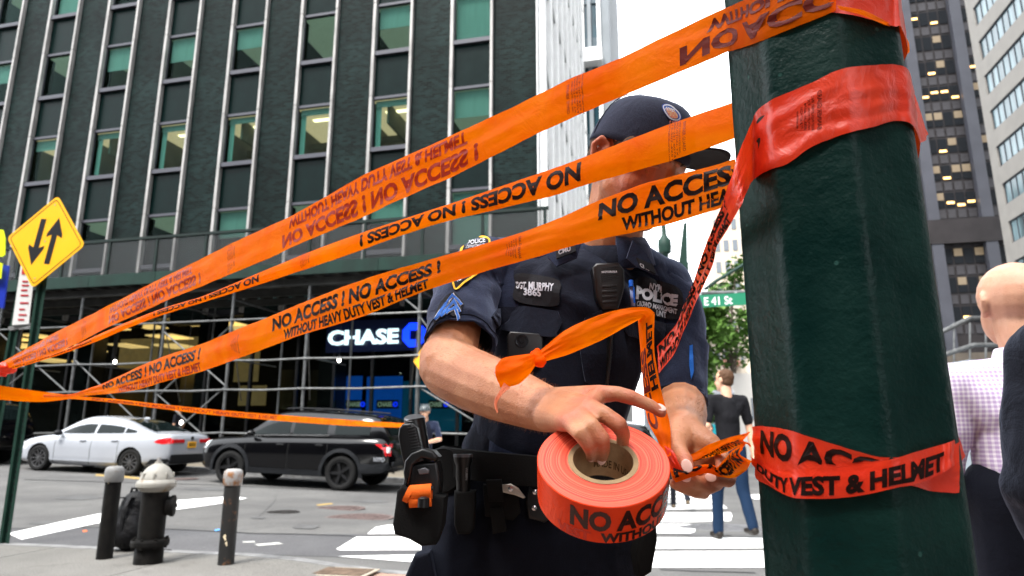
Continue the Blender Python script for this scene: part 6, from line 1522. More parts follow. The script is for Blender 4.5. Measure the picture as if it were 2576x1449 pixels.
# veins and tendons raised a little on the back of the hand
# nails
def nail(c, n, d, w_=.0058, l_=.0075):
    n = Vector(n).normalized(); d = Vector(d); d = (d - n*d.dot(n)).normalized(); x = d.cross(n)
    M3 = Matrix((x, d, n)).transposed(); bm = bm_new(); ellipsoid(bm, c, (w_, l_, .0012), M3, 12); fin('finger_nail', bm, M_NAIL, of, smooth=True, world=True)
def nail_at(pt, d, r, tow=None, **k):
    n = (CAMP-pt).normalized() if tow is None else tow.normalized(); nail(pt + n*r*.96, n, d, **k)
nail_at(FH(1658, 1034, .018), FH(1664, 1038, .018)-FH(1636, 1020, .024), .0076, RN*1.0+Vector((.2, -.3, 0)), w_=.0062, l_=.008)
nail_at(FH(1513, 1156, -.012), FH(1513, 1160, -.014)-FH(1518, 1132, .010), .0074, Vector((-.1, -1, .1)))
nail_at(FH(1487, 1151, -.010), FH(1486, 1156, -.012)-FH(1487, 1138, .006), .0066, Vector((-.1, -1, .1)), w_=.005, l_=.006)
nail_at(D(1728, 1172, .895), D(1729, 1174, .895)-D(1722, 1158, .905), .0090, w_=.0072, l_=.0088)
nail_at(D(1788, 1201, .922), D(1784, 1200, .922)-D(1796, 1203, .925), .0082); nail_at(D(1724, 1201, .910), D(1722, 1200, .910)-D(1744, 1210, .915), .0082)
# arm hair as fine short strands on the forearms
bvb = BVHTree.FromPolygons([v.co.copy() for v in body.data.vertices], [tuple(p.vertices) for p in body.data.polygons])
def hit(bvh, x, y, dmax=3):
    r = (D(x, y, 1.0)-CAMP).normalized(); q = bvh.ray_cast(CAMP, r, dmax); return (q[0], q[1]) if q[0] is not None else (None, None)
random.seed(3); bm = bm_new(); M_AH = mat('sandy_arm_hair', (.42, .20, .09), .5)
verts = body.data.vertices
aR = [(v.co.copy(), v.normal.copy()) for v in verts if 1075 < project(v.co)[0] < 1400 and v.co.y > .96 and v.co.y < 1.27 and project(v.co)[1] > 862]
aL = [(v.co.copy(), v.normal.copy()) for v in verts if 1665 < project(v.co)[0] < 1770 and 1.0 < v.co.y < 1.34 and project(v.co)[1] > 1000]
for _ in range(5200):
    c, n = random.choice(aR if random.random() < .75 else aL); d = (n*.55 + Vector((random.uniform(-.6, .9), random.uniform(-.6, .2), random.uniform(-.7, .5)))).normalized(); l = random.uniform(.003, .008); x = d.cross(n)
    if x.length < .01: continue
    x = x.normalized()*.00016; a, b_ = bm.verts.new(c-x), bm.verts.new(c+x); e_ = bm.verts.new(c+d*l+n*.001); bm.faces.new((a, b_, e_))
ah = fin('arm_hair', bm, M_AH, of, world=True, recalc=False); ah['kind'] = 'stuff'
# eyes, brows, hair
M_EYE = mat('eye_white', (.6, .55, .52), .15, coat=1); M_IRIS = mat('dark_iris', (.03, .02, .015), .1, coat=1)
for s in (1, -1):
    bm = bm_new(); ellipsoid(bm, h(s*.031, .068, .002), (.0125, .0125, .0125)); fin('eye', bm, M_EYE, of, smooth=True, world=True)
    bm = bm_new(); ellipsoid(bm, h(s*.031, .0785, -.002), (.0055, .003, .0055), H3); fin('iris', bm, M_IRIS, of, smooth=True, world=True)
    bm = bm_new(); tube(bm, [h(s*.017, .0795, .0055), h(s*.031, .0815, .0085), h(s*.046, .073, .005)], [.003, .004, .003], 8); tube(bm, [h(s*.017, .078, -.008), h(s*.031, .0795, -.0105), h(s*.046, .072, -.007)], [.0025, .003, .0025], 8); fin('eyelid', bm, M_SKIN, of, smooth=True, world=True)
    bm = bm_new(); tube(bm, [h(s*.014, .0925, .024), h(s*.032, .088, .030), h(s*.052, .072, .026)], [.0022, .003, .0015], 6); fin('eyebrow', bm, M_HAIR, of, world=True)
hr = blob('hair', [he((0, -.030, .030), (.0815, .088, .080)), he((0, -.04, -.01), (.077, .068, .06)), he((.070, .032, .020), (.015, .030, .034)), he((-.070, .032, .020), (.015, .030, .034))], .004, 3, M_HAIR, of)
# ---- cap
cp = [h]; bm = bm_new(); rings = []
for i in range(13):
    f = i/12; z = .030 + .101*sin(f*PI/2); k = cos(f*PI/2*.985)**.62; ring = []
    for q in range(48):
        a = 2*PI*q/48; fr = max(0, sin(a)); rx, ry = .088, .109; ring.append(h(rx*k*cos(a), -.010 + ry*k*sin(a) + .006*fr*(1-f), z - .016*max(0, -sin(a))*(1-f) + .008*fr*(1-f)*f*4 + .0012*noise.noise(Vector((cos(a)*3, sin(a)*3, f*3)))))
    rings.append(ring)
ring_loft(bm, rings); fin('cap_crown', bm, M_CAPN, of, smooth=True, world=True)
bm = bm_new(); g = []
for i in range(9):
    row = []
    for q in range(25):
        a = R(22) + R(136)*q/24; f = i/8; ex = .088*cos(a); ey = -.010+.113*sin(a); ln_ = .088*f*(sin(a)**.55); row.append(h(ex*(1+.03*f), ey + ln_, .050 + .022*f - .27*ex*ex/.088*(1+f*.9)))
    g.append(row)
for lift in (0, -.0035):
    vv = [[bm.verts.new(p + upv*lift) for p in r_] for r_ in g]
    for i in range(8):
        for q in range(24): bm.faces.new((vv[i][q], vv[i][q+1], vv[i+1][q+1], vv[i+1][q]))
    if lift == 0: v0 = vv
for q in range(24): bm.faces.new((v0[8][q], v0[8][q+1], vv[8][q+1], vv[8][q]))
fin('cap_peak', bm, mat('black_cap_peak', (.006, .006, .008), .8), of, smooth=True, world=True)
bm = bm_new()
for k in range(6):
    a = PI/2 + k*PI/3; tube(bm, [h(.0885*cos(a)*cos(f*PI/2*.985)**.62, -.010+.1095*sin(a)*cos(f*PI/2*.985)**.62, .031+.1015*sin(f*PI/2)) for f in [j/10 for j in range(10)]], .0011, 5)
fin('cap_seams', bm, M_CAPN, of, world=True)['kind'] = 'stuff'
bm = bm_new(); ellipsoid(bm, h(0, -.010, .132), (.007, .007, .004), H3); fin('cap_button', bm, M_CAPN, of, world=True, smooth=True)
bvc = None
def bvh_of(objs):
    V = []; F = []
    for o in objs:
        n = len(V); V += [v.co.copy() for v in o.data.vertices]; F += [tuple(i+n for i in p.vertices) for p in o.data.polygons]
    return BVHTree.FromPolygons(V, F)
# ---- shirt: torso blob with folds, open sleeves, collar
def folds(p): return .008*noise.noise(Vector((p.x*7, p.y*7, p.z*4.5))) + .0045*noise.noise(Vector((p.x*19+p.z*9, p.y*15, p.z*12)))
shR, shL = D(1222, 672, 1.40), D(1668, 715, 1.43)
shirt = blob('shirt', [('c', D(1350, 1170, 1.40), .150, D(1400, 980, 1.40), .150, dict(flat=.86, side=(0, 1, 0))), ('c', D(1400, 980, 1.40), .155, D(1448, 810, 1.41), .160, dict(flat=.85, side=(0, 1, 0))), ('c', D(1320, 800, 1.42), .110, D(1275, 700, 1.42), .080), ('c', D(1570, 820, 1.43), .110, D(1620, 740, 1.44), .078),
    ('c', D(1448, 780, 1.41), .13, D(1530, 650, 1.42), .075), ('c', D(1530, 640, 1.43), .062, shR, .060), ('c', D(1540, 640, 1.43), .060, shL, .058), ('c', D(1300, 690, 1.41), .07, shR, .066), ('c', D(1600, 720, 1.43), .07, shL, .064),
    ('c', shR, .066, D(1195, 720, 1.37), .066), ('c', shL, .064, D(1692, 780, 1.42), .062)], .007, 5, M_NAVY, of, disp=folds)
def sleeve(pts, nm, wr=.0062, sx=1.0, seed=0, seg=44):
    bm = bm_new(); rings = []; n = 22; x0 = None
    P = [Vector(p) for p, r_ in pts]; Rr = [r_ for p, r_ in pts]
    for i in range(n+1):
        t_ = (len(P)-1)*i/n; c = catmull(P, t_); dn = (catmull(P, min(t_+.02, len(P)-1)) - catmull(P, max(t_-.02, 0))).normalized(); j = min(int(t_), len(P)-2); r_ = Rr[j] + (Rr[j+1]-Rr[j])*(t_-j)
        if x0 is None: x, y = frame_of(dn)
        else: x = (x0 - dn*x0.dot(dn)).normalized(); y = x.cross(dn)
        x0 = x; ring = []
        for k in range(seg):
            a = 2*PI*k/seg; w_ = wr*(noise.noise(Vector((cos(a)*2.2, sin(a)*2.2+seed, i*.30))) + .8*noise.noise(Vector((cos(a)*3+i*.25, sin(a)*3, i*.75+seed)))); ring.append(c + (x*cos(a)+y*sin(a))*(r_ + w_))
        rings.append(ring)
    last = rings[-1]; c = P[-1]; inn = [[c + (p-c)*.955 for p in last], [catmull(P, len(P)-1.25) + (p-c)*.90 for p in last]]
    ring_loft(bm, rings + inn, cap=False); o = fin(nm, bm, M_NAVY, of, smooth=True, world=True)
    bm = bm_new(); b2 = rings[-4]; tube(bm, [p + (p-c).normalized()*.0008 for p in b2] + [b2[0]], .0012, 5); fin('hem_stitching', bm, M_VEST, of, world=True); return o
slR = sleeve([(shR + Vector((.035, .0, .01)), .066), (D(1190, 712, 1.37), .071), (D(1168, 775, 1.32), .069), (D(1160, 840, 1.262), .067), (D(1157, 872, 1.238), .0665)], 'sleeve', seed=2)
slL = sleeve([(shL + Vector((-.035, .0, .01)), .064), (D(1690, 780, 1.42), .065), (D(1702, 880, 1.40), .060), (D(1705, 980, 1.37), .058), (D(1706, 1012, 1.36), .058)], 'sleeve', seed=8)
# collar leaves and t-shirt neck
def patch3(nm, pts, m, th=.004, sub=2, parent=None, bend=0):
    bm = bm_new(); f = bm.faces.new([bm.verts.new(p) for p in pts]); (bm.normal_update(), bmesh.ops.triangulate(bm, faces=[f])); bmesh.ops.subdivide_edges(bm, edges=bm.edges, cuts=sub, use_grid_fill=True)
    n = bm.faces[:][0].normal.copy(); bm.normal_update(); n = bm.faces[:][0].normal.copy()
    if n.dot(CAMP-pts[0]) < 0: n = -n
    r = bmesh.ops.extrude_face_region(bm, geom=list(bm.faces))
    for g in r['geom']:
        if isinstance(g, bmesh.types.BMVert): g.co += n*th
    return fin(nm, bm, m, parent or of, world=True)
bm = bm_new(); T = []; cring = []
for k in range(21):   # collar stand and fall as one rolled band
    a = R(-60) + R(300)*k/20; cc = D(1528, 634, 1.395); rx, ry = .082, .076
    def cpt(rm, dz): return cc + Vector((rx*rm*cos(a-R(25)), ry*rm*sin(a-R(25)), dz + .018*sin(a-R(25)) ))
    fall = .030 + .012*max(0, cos(a-R(90)+PI)); cring.append([cpt(.93, -.012), cpt(.95, .026), cpt(1.0, .031), cpt(1.12, .012), cpt(1.24, -fall), cpt(1.20, -fall-.002), cpt(1.06, .006), cpt(.98, -.012)])
ring_loft(bm, cring); fin('collar', bm, M_NAVY, of, smooth=True, world=True)
bm = bm_new(); cc = D(1534, 632, 1.39); lathe(bm, [(.070, -.03), (.070, .004), (.074, .008), (.080, -.03)], 32, Matrix.Translation(cc) @ Matrix.Rotation(R(12), 4, 'X'), cap=False); fin('undershirt_neck', bm, M_VEST, of, smooth=True, world=True)
# ---- carrier vest over the shirt
vest = blob('carrier_vest', [('c', D(1372, 1075, 1.385), .150, D(1425, 900, 1.385), .158, dict(flat=.84, side=(0, 1, 0))), ('c', D(1425, 900, 1.385), .160, D(1448, 800, 1.39), .150, dict(flat=.84, side=(0, 1, 0))), ('c', D(1350, 800, 1.39), .095, D(1335, 722, 1.38), .062), ('c', D(1570, 820, 1.40), .095, D(1600, 745, 1.40), .058), ('c', D(1448, 790, 1.385), .13, D(1470, 740, 1.385), .090)], .006, 4, M_VEST, of, disp=lambda p: .0035*noise.noise(p*11))
BV = bvh_of([shirt, vest, slR, slL])
BVcap = bvh_of([o for o in COL.objects if o.name.startswith('cap_crown')])
def proj_mesh(nm, poly2, faces, bvh, off, m, th=0, parent=None):
    bm = bm_new(); q = [bm.verts.new((x, y, 0)) for x, y in poly2]
    for f in faces:
        try: bm.faces.new([q[i] for i in f])
        except ValueError: pass
    for _ in range(3):
        le = [e for e in bm.edges if e.calc_length() > 14]
        if not le: break
        bmesh.ops.subdivide_edges(bm, edges=le, cuts=1); (bm.normal_update(), bmesh.ops.triangulate(bm, faces=bm.faces))
    bad = []; last = None; nm_ = []
    for v in bm.verts:
        p, n = hit(bvh, v.co.x, v.co.y)
        if p is None: bad.append(v); continue
        if n.dot(CAMP-p) < 0: n = -n
        n = (n + (CAMP-p).normalized()*.8).normalized(); v.co = p + n*off; nm_.append((v, n))
    if bad: bmesh.ops.delete(bm, geom=bad, context='VERTS')
    bad = []
    if th:
        dct = {v: n for v, n in nm_}; src = list(bm.verts); pos = {tuple(round(c, 6) for c in v.co): dct.get(v, Vector((0, -1, 0))) for v in src}
        r = bmesh.ops.extrude_face_region(bm, geom=list(bm.faces))
        for g in r['geom']:
            if isinstance(g, bmesh.types.BMVert): g.co += pos.get(tuple(round(c, 6) for c in g.co), Vector((0, -1, 0)))*th
    return fin(nm, bm, m, parent or of, world=True, recalc=bool(th), smooth=False)
def decal(nm, poly, off, m, th=0, bvh=None, parent=None):
    bm = bm_new(); f = bm.faces.new([bm.verts.new((x, y, 0)) for x, y in poly]); (bm.normal_update(), bmesh.ops.triangulate(bm, faces=[f])); bm.verts.index_update()
    V = [(v.co.x, v.co.y) for v in bm.verts]; F = [[v.index for v in f.verts] for f in bm.faces]; bm.free(); return proj_mesh(nm, V, F, bvh or BV, off, m, th, parent)
def smoothpoly(pts, k=4):
    P = [Vector((x, y)) for x, y in pts]; n = len(P); out = []
    for i in range(n):
        a, b_, c, d = P[i-1], P[i], P[(i+1) % n], P[(i+2) % n]
        for j in range(k):
            f = j/k; q = ((b_*2)+(c-a)*f+(a*2-b_*5+c*4-d)*f*f+(b_*3-a-c*3+d)*f**3)*.5; out.append((q.x, q.y))
    return out
def line_decal(nm, pts, wd, off, m, closed=True, bvh=None, parent=None):
    n = len(pts); V = []; F = []
    for i in range(n):
        a = Vector(pts[i-1] if (i or closed) else pts[0]); b_ = Vector(pts[(i+1) % n] if (i < n-1 or closed) else pts[-1]); d = (b_-a).normalized(); nn = Vector((-d.y, d.x))*wd/2; p = Vector(pts[i]); V += [tuple(p+nn), tuple(p-nn)]
    for i in range(n if closed else n-1): j = (i+1) % n; F.append([2*i, 2*i+1, 2*j+1, 2*j])
    return proj_mesh(nm, V, F, bvh or BV, off, m, 0, parent)
def decal_text(txt, BL, BR, TR, TL, off, m, bold=.03, bvh=None, parent=None):
    vv, ff = text_polys(txt, bold); x1 = max(v[0] for v in vv); x0 = min(v[0] for v in vv); y1 = max(v[1] for v in vv); V = []
    for v in vv:
        f = (v[0]-x0)/(x1-x0); g_ = v[1]/y1; a = Vector(BL).lerp(Vector(BR), f); b_ = Vector(TL).lerp(Vector(TR), f); V.append(tuple(a.lerp(b_, g_)))
    return proj_mesh('lettering', V, ff, bvh or BV, off, m, 0, parent)
# name strip and police panel
decal('name_panel', smoothpoly([(1300, 690), (1355, 694), (1408, 708), (1407, 740), (1404, 768), (1350, 770), (1294, 755), (1296, 720)], 3), .003, M_PATCH, .003)
decal_text('SGT. MURPHY', (1300, 728), (1394, 736), (1395, 717), (1300, 709), .0105, M_THW); decal_text('3865', (1322, 745), (1364, 748), (1364, 731), (1322, 728), .0105, M_THW)
decal('police_panel', smoothpoly([(1594, 708), (1640, 703), (1695, 720), (1716, 742), (1714, 785), (1698, 804), (1640, 797), (1594, 783)], 3), .003, M_PATCH, .003)
decal_text('NYPD', (1630, 728), (1664, 737), (1666, 722), (1632, 715), .0105, M_THW); decal_text('POLICE', (1592, 751), (1704, 771), (1707, 744), (1595, 722), .0105, M_THW, bold=.06)
decal_text('CROWD MANAGEMENT', (1594, 771), (1704, 791), (1705, 779), (1596, 758), .0105, M_THW, bold=.02); decal_text('UNIT', (1644, 796), (1670, 801), (1671, 787), (1645, 782), .0105, M_THW)
# collar tabs
patch3('collar_tab', [D(1397, 628, 1.275), D(1447, 617, 1.275), D(1449, 634, 1.27), D(1400, 653, 1.268)], M_PATCH); 
text_on('lettering', 'CMU', D(1405, 641, 1.262), D(1437, 630, 1.264)-D(1405, 641, 1.262), D(1404, 629, 1.262)-D(1405, 641, 1.262), .026, .0095, M_THW, of, bold=.03)
patch3('collar_tab', [D(1600, 650, 1.26), D(1640, 668, 1.275), D(1647, 690, 1.275), D(1610, 672, 1.26)], M_PATCH)
text_on('lettering', 'CMU', D(1611, 671, 1.255), D(1640, 685, 1.268)-D(1611, 671, 1.255), D(1608, 660, 1.255)-D(1611, 671, 1.255), .024, .0085, M_THW, of, bold=.03)
patch3('collar_leaf', [D(1370, 615, 1.30), D(1465, 606, 1.27), D(1452, 650, 1.275), D(1400, 672, 1.275), D(1378, 650, 1.285)], M_NAVY, .004)
patch3('collar_leaf', [D(1590, 606, 1.27), D(1625, 640, 1.28), D(1655, 695, 1.29), D(1600, 672, 1.275), D(1575, 650, 1.27)], M_NAVY, .004)
# sleeve badges
sp = [(1163, 628), (1172, 608), (1191, 598), (1212, 599), (1232, 607), (1222, 650), (1196, 692), (1168, 712), (1147, 730), (1140, 716), (1138, 700), (1150, 665)]
decal('sleeve_shield', smoothpoly(sp, 3), .002, M_PATCH, .002); line_decal('shield_border', smoothpoly(sp, 3), 4.5, .0055, M_THY)
decal_text('POLICE', (1177, 619), (1222, 612), (1220, 602), (1180, 608), .006, M_THW); decal_text('DEPARTMENT', (1172, 628), (1218, 622), (1220, 616), (1176, 621), .006, M_THW, bold=.01)
decal_text('NEW YORK', (1151, 712), (1190, 690), (1186, 681), (1148, 701), .006, M_THW)
chv = [(1142, 736), (1152, 745), (1167, 765), (1160, 788), (1152, 813), (1141, 800), (1128, 786), (1110, 802), (1091, 817), (1097, 790), (1110, 762), (1125, 745)]
decal('chevron_patch', chv, .002, M_PATCH, .002)
for L_, A_, R_ in (((1097, 806), (1140, 745), (1162, 771)), ((1110, 797), (1143, 761), (1158, 787)), ((1123, 789), (1146, 777), (1154, 803))):
    def seg(a, b_, n=5): return [(a[0]+(b_[0]-a[0])*i/n, a[1]+(b_[1]-a[1])*i/n) for i in range(n+1)]
    for nm_, w_, o_, mm_ in (('chevron_edge', 8.0, .005, M_THW), ('chevron', 5.6, .0066, M_THB)):
        line_decal(nm_, seg(L_, A_), w_, o_, mm_, closed=False); line_decal(nm_, seg((A_[0]-2, A_[1]-3), R_), w_, o_, mm_, closed=False)
chl = [(1733, 870), (1741, 868), (1744, 935), (1738, 955), (1733, 920)]
decal('chevron_patch', chl, .002, M_THB, .002)
# cap emblem
em = [(1665, 266), (1682, 264), (1700, 276), (1712, 292), (1711, 303), (1700, 306), (1684, 300), (1672, 285)]
decal('cap_emblem', smoothpoly(em, 3), .001, mat('emblem_blue', (.03, .07, .30), .7), .002, bvh=BVcap)
line_decal('cap_emblem_border', smoothpoly([(x*.86+1688*.14, y*.86+285*.14) for x, y in em], 3), 2.5, .0038, M_THW, bvh=BVcap)
decal('cap_emblem_field', smoothpoly([(x*.62+1690*.38, y*.62+289*.38) for x, y in em], 3), .0036, mat('emblem_tan', (.45, .35, .20), .7, col2=(.5, .08, .06), scale=300), 0, bvh=BVcap)
decal_text('NYPD', (1672, 277), (1694, 284), (1697, 278), (1676, 270), .0042, M_THW, bvh=BVcap)
# radio microphone, pen, camera, pouches
def gear(nm, poly, depth_out, th, m, bevel=.004, parent=None):
    """solid piece standing off the chest: outline through picture points on a plane d metres out"""
    bm = bm_new(); P = [D(x, y, depth_out) for x, y in poly]; a = [bm.verts.new(p) for p in P]; b_ = [bm.verts.new(p + Vector((0, th, 0))) for p in P]; n = len(P)
    bm.faces.new(a); bm.faces.new(b_[::-1])
    for i in range(n): bm.faces.new((a[i], b_[i], b_[(i+1) % n], a[(i+1) % n]))
    bmesh.ops.recalc_face_normals(bm, faces=bm.faces)
    if bevel: bmesh.ops.bevel(bm, geom=[e for e in bm.edges if all(v in a for v in e.verts)] , offset=bevel, segments=3, affect='EDGES', profile=.6)
    return fin(nm, bm, m, parent or of, world=True, smooth=True, auto=40)
p_, n_ = hit(BV, 1530, 720); dr = p_.y - .034
gear('radio_microphone', [(1490, 672), (1500, 661), (1556, 659), (1571, 678), (1572, 720), (1565, 748), (1556, 776), (1515, 780), (1498, 748), (1494, 700)], dr, .045, M_GEAR, .006)
for i in range(7): gear('grille_slot', [(1512-i*.0, 668+i*5.2+8), (1556, 660+i*5.2+8), (1556, 662.2+i*5.2+8), (1512, 670.2+i*5.2+8)], dr-.0012, .003, M_TRIM, 0) if i != 2 else None
for i in range(4): gear('speaker_bar', [(1515, 718+i*13), (1552, 715+i*13), (1552, 721+i*13), (1515, 724+i*13)], dr-.0022, .004, M_GEAR, .001)
text_on('lettering', 'MOTOROLA', D(1514, 687, dr-.003), (1, 0, .03), (0, 0, 1), .030, .0042, M_THW, of, bold=.03)
p_, n_ = hit(BV, 1590, 740); bm = bm_new(); tube(bm, [D(1593, 770, p_.y-.012), D(1588, 712, p_.y-.012)], .0042, 12); fin('pen', bm, mat('pale_blue_pen', (.35, .45, .8), .25), of, world=True, smooth=True)
bm = bm_new(); tube(bm, [D(1588, 722, p_.y-.016), D(1587, 706, p_.y-.013)], .0046, 12); tube(bm, [D(1594, 722, p_.y-.018), D(1596, 762, p_.y-.018)], .0018, 8); fin('pen_cap', bm, mat('blue_pen_cap', (.01, .12, .6), .2), of, world=True)
p_, n_ = hit(BV, 1325, 870); dc = p_.y - .022
gear('body_camera', [(1275, 845), (1283, 833), (1355, 838), (1367, 850), (1368, 905), (1355, 920), (1285, 915), (1276, 905)], dc, .03, M_GEAR, .004)
bm = bm_new(); Ml = Matrix.Translation(D(1312, 858, dc)) @ Matrix.Rotation(R(90), 4, 'X'); lathe(bm, [(.013, 0), (.013, .003), (.010, .003), (.0095, .001), (.0045, .0012), (.004, .003), (.001, .003)], 24, Ml); fin('camera_lens', bm, mat('lens_black', (.01, .01, .012), .1, coat=1), of, world=True)
for poly in ([(1250, 775), (1405, 785), (1402, 838), (1385, 850), (1250, 828)], [(1575, 805), (1700, 822), (1692, 862), (1575, 845)], [(1470, 800), (1560, 800), (1560, 960), (1470, 960)]):
    p_, n_ = hit(BV, sum(q[0] for q in poly)/len(poly), sum(q[1] for q in poly)/len(poly)); decal('pocket_flap', smoothpoly(poly, 2), .004, M_VEST, .007)
decal('front_zip', [(1524, 800), (1531, 800), (1526, 1000), (1519, 1000)], .012, M_WEB, .002)
bm = bm_new(); pts = []
for x, y in ((1540, 780), (1536, 830), (1532, 900), (1522, 980), (1500, 1040)):
    p_, n_ = hit(BV, x, y); pts.append(p_ + Vector((0, -.016, 0)))
tube(bm, pts, .0032, 8); fin('radio_cord', bm, M_GEAR, of, world=True, smooth=True)
# ---- trousers, belt and what hangs on it
tr = [('c', pel + Vector((0, 0, .05)), .150, pel + Vector((0, 0, -.08)), .165, dict(flat=.82, side=(0, 1, 0)))]
for hp, kn, an in legs: tr += [('c', hp, .118, kn, .088), ('c', kn, .086, an, .075)]
trousers = blob('trousers', tr, .008, 4, M_TROU, of, disp=lambda p: .008*noise.noise(Vector((p.x*6, p.y*6, p.z*5)))+.004*noise.noise(p*17))
for hp, kn, an in legs:
    blob('boot', [('c', an+Vector((0, .02, -.03)), .052, an+Vector((0, .03, -.055)), .042), ('c', an+Vector((0, 0, -.05)), .042, an+Vector((.02, -.17, -.058)), .036)], .008, 3, M_GEAR, of)
bz = D(1300, 1185, 1.25).z; bm = bm_new(); rings = []
bc = Vector((pel.x + .0, pel.y, bz))
def bpt(a, r0, dz): return bc + Vector(((.172+r0)*cos(a), (.140+r0)*sin(a), dz - .014*cos(a)))
ring_loft(bm, [[bpt(2*PI*k/64, .006, -.028), bpt(2*PI*k/64, .012, -.026), bpt(2*PI*k/64, .012, .026), bpt(2*PI*k/64, .006, .028)] for k in range(64)] + [[bpt(0, .006, -.028), bpt(0, .012, -.026), bpt(0, .012, .026), bpt(0, .006, .028)]], cap=False)
fin('duty_belt', bm, M_WEB, of, world=True, smooth=True, auto=40)
BT = bvh_of([trousers, shirt, [o for o in COL.objects if o.name == 'duty_belt'][0]])
# holstered pistol at the left of the picture, leaning outwards
dg = 1.17
def G2(nm, poly, d0, th, m, bv=.004): return gear(nm, poly, d0, th, m, bv)
G2('pistol_grip', [(1003, 1078), (1012, 1066), (1034, 1064), (1049, 1076), (1063, 1140), (1068, 1160), (1030, 1172), (1017, 1175), (1008, 1140), (1001, 1100)], dg, .032, M_GEAR, .005)
for i in range(9): G2('grip_ridge', [(1024+i*1.4, 1076+i*7.2), (1045+i*1.9, 1072+i*7.2), (1046+i*1.9, 1075.5+i*7.2), (1025+i*1.4, 1079.5+i*7.2)], dg-.0016, .004, M_TRIM, .0006)
bm = bm_new(); Mm = D(1047, 1052, dg+.05); tube(bm, [D(1043, 1055, dg+.05), D(1060, 1165, dg+.05)], .0185, 20); fin('baton_pouch', bm, M_GEAR, of, world=True, smooth=True, auto=40)
bm = bm_new(); lathe(bm, [(.0192, -.006), (.0192, .001), (.0165, .003), (.001, .003)], 20, Matrix.Translation(D(1043, 1053, dg+.05)) @ Matrix.Rotation(R(20), 4, 'X')); fin('baton_cap', bm, mat('grey_metal_cap', (.12, .12, .13), .3, metal=.5), of, world=True)
G2('holster_hood', [(1018, 1160), (1034, 1140), (1062, 1128), (1090, 1134), (1104, 1150), (1095, 1160), (1060, 1152), (1038, 1170), (1030, 1220), (1020, 1225), (1014, 1190)], dg-.012, .05, M_GEAR, .005)
G2('holster_body', [(1018, 1180), (1045, 1165), (1100, 1160), (1108, 1200), (1100, 1290), (1075, 1310), (1030, 1300), (1010, 1240)], dg+.0, .055, M_GEAR, .006)
G2('holster_lever', [(1050, 1182), (1068, 1176), (1080, 1182), (1078, 1192), (1054, 1194)], dg-.008, .01, MATS['grey_metal_cap'], .002)
G2('magazine_pouch', [(998, 1235), (1012, 1220), (1040, 1236), (1120, 1250), (1112, 1330), (1096, 1372), (1060, 1375), (1030, 1358), (992, 1345), (987, 1320), (994, 1270)], dg-.02, .06, M_WEB, .006)
M_ORW = mat('orange_webbing', (.80, .13, .012), .75, bump=.6, bscale=260)
for (x0, y0, x1, y1, r_) in ((1022, 1240, 1034, 1246, .014), (1036, 1240, 1086, 1236, .0125), (1030, 1262, 1085, 1258, .010)):
    bm = bm_new(); tube(bm, [D(x0, y0, dg-.026), D(x1, y1, dg-.026)], r_, 16); fin('rolled_tourniquet', bm, M_ORW, of, world=True, smooth=True, auto=40)
bm = bm_new(); tube(bm, [D(1065, 1276, dg-.045), D(1066, 1254, dg-.045), D(1066, 1249, dg-.045)], [.0095, .0095, .005], 14); fin('windlass_tip', bm, M_GEAR, of, world=True, smooth=True, auto=40)
bm = bm_new(); tube(bm, [D(1040, 1232, dg-.032), D(1090, 1228, dg-.032)], .0035, 8); fin('pouch_edge_clip', bm, M_GEAR, of, world=True)
# round pouch, torch, multitool, straps
p_, n_ = hit(BT, 1120, 1180); dd_ = (p_.y if p_ else 1.27) - .03
bm = bm_new(); lathe(bm, [(.042, -.02), (.044, .0), (.040, .008), (.001, .010)], 28, Matrix.Translation(D(1118, 1182, dd_+.02)) @ Matrix.Rotation(R(90), 4, 'X') @ Matrix.Rotation(R(-20), 4, 'Y')); fin('round_glove_pouch', bm, M_WEB, of, world=True, smooth=True, auto=40)
p_, n_ = hit(BT, 1165, 1200); dt = (p_.y if p_ else 1.25) - .028
bm = bm_new(); tube(bm, [D(1166, 1262, dt), D(1165, 1210, dt), D(1165, 1205, dt), D(1165, 1170, dt), D(1165, 1160, dt), D(1165, 1148, dt)], [.0125, .0125, .0135, .0135, .0165, .0175], 22); fin('torch', bm, M_GEAR, of, world=True, smooth=True, auto=40)
bm = bm_new(); top = D(1165, 1147, dt); Mt = Matrix.Translation(top); lathe(bm, [(.0178, -.002), (.0182, .003), (.0158, .0035), (.015, -.001), (.006, -.004), (.001, -.004)], 24, Mt); fin('torch_bezel', bm, MATS['grey_metal_cap'], of, world=True, smooth=True, auto=40)
text_on('lettering', 'WUBEN', D(1171, 1176, dt-.0145), (0, 0, -1), (1, 0, 0), .022, .0042, mat('grey_print', (.2, .2, .2), .5), of, bold=.03)
G2('torch_pouch', [(1142, 1236), (1196, 1236), (1193, 1330), (1180, 1345), (1150, 1345), (1142, 1320)], dt-.014, .04, M_WEB, .006)
p_, n_ = hit(BT, 1262, 1240); dm = (p_.y if p_ else 1.24) - .03
G2('multitool_pouch', [(1214, 1220), (1300, 1225), (1310, 1290), (1290, 1310), (1220, 1300)], dm, .035, M_WEB, .005)
G2('elastic_strap', [(1222, 1208), (1262, 1206), (1268, 1262), (1230, 1262)], dm-.010, .014, M_WEB, .003)
G2('hanging_strap', [(1232, 1280), (1264, 1275), (1276, 1336), (1240, 1344)], dm-.004, .008, M_WEB, .002)
M_STL = mat('brushed_steel_tool', (.55, .52, .45), .3, metal=.8)
G2('multitool', [(1262, 1220), (1285, 1217), (1304, 1228), (1322, 1252), (1316, 1254), (1296, 1246), (1262, 1238)], dm-.008, .012, M_STL, .002)
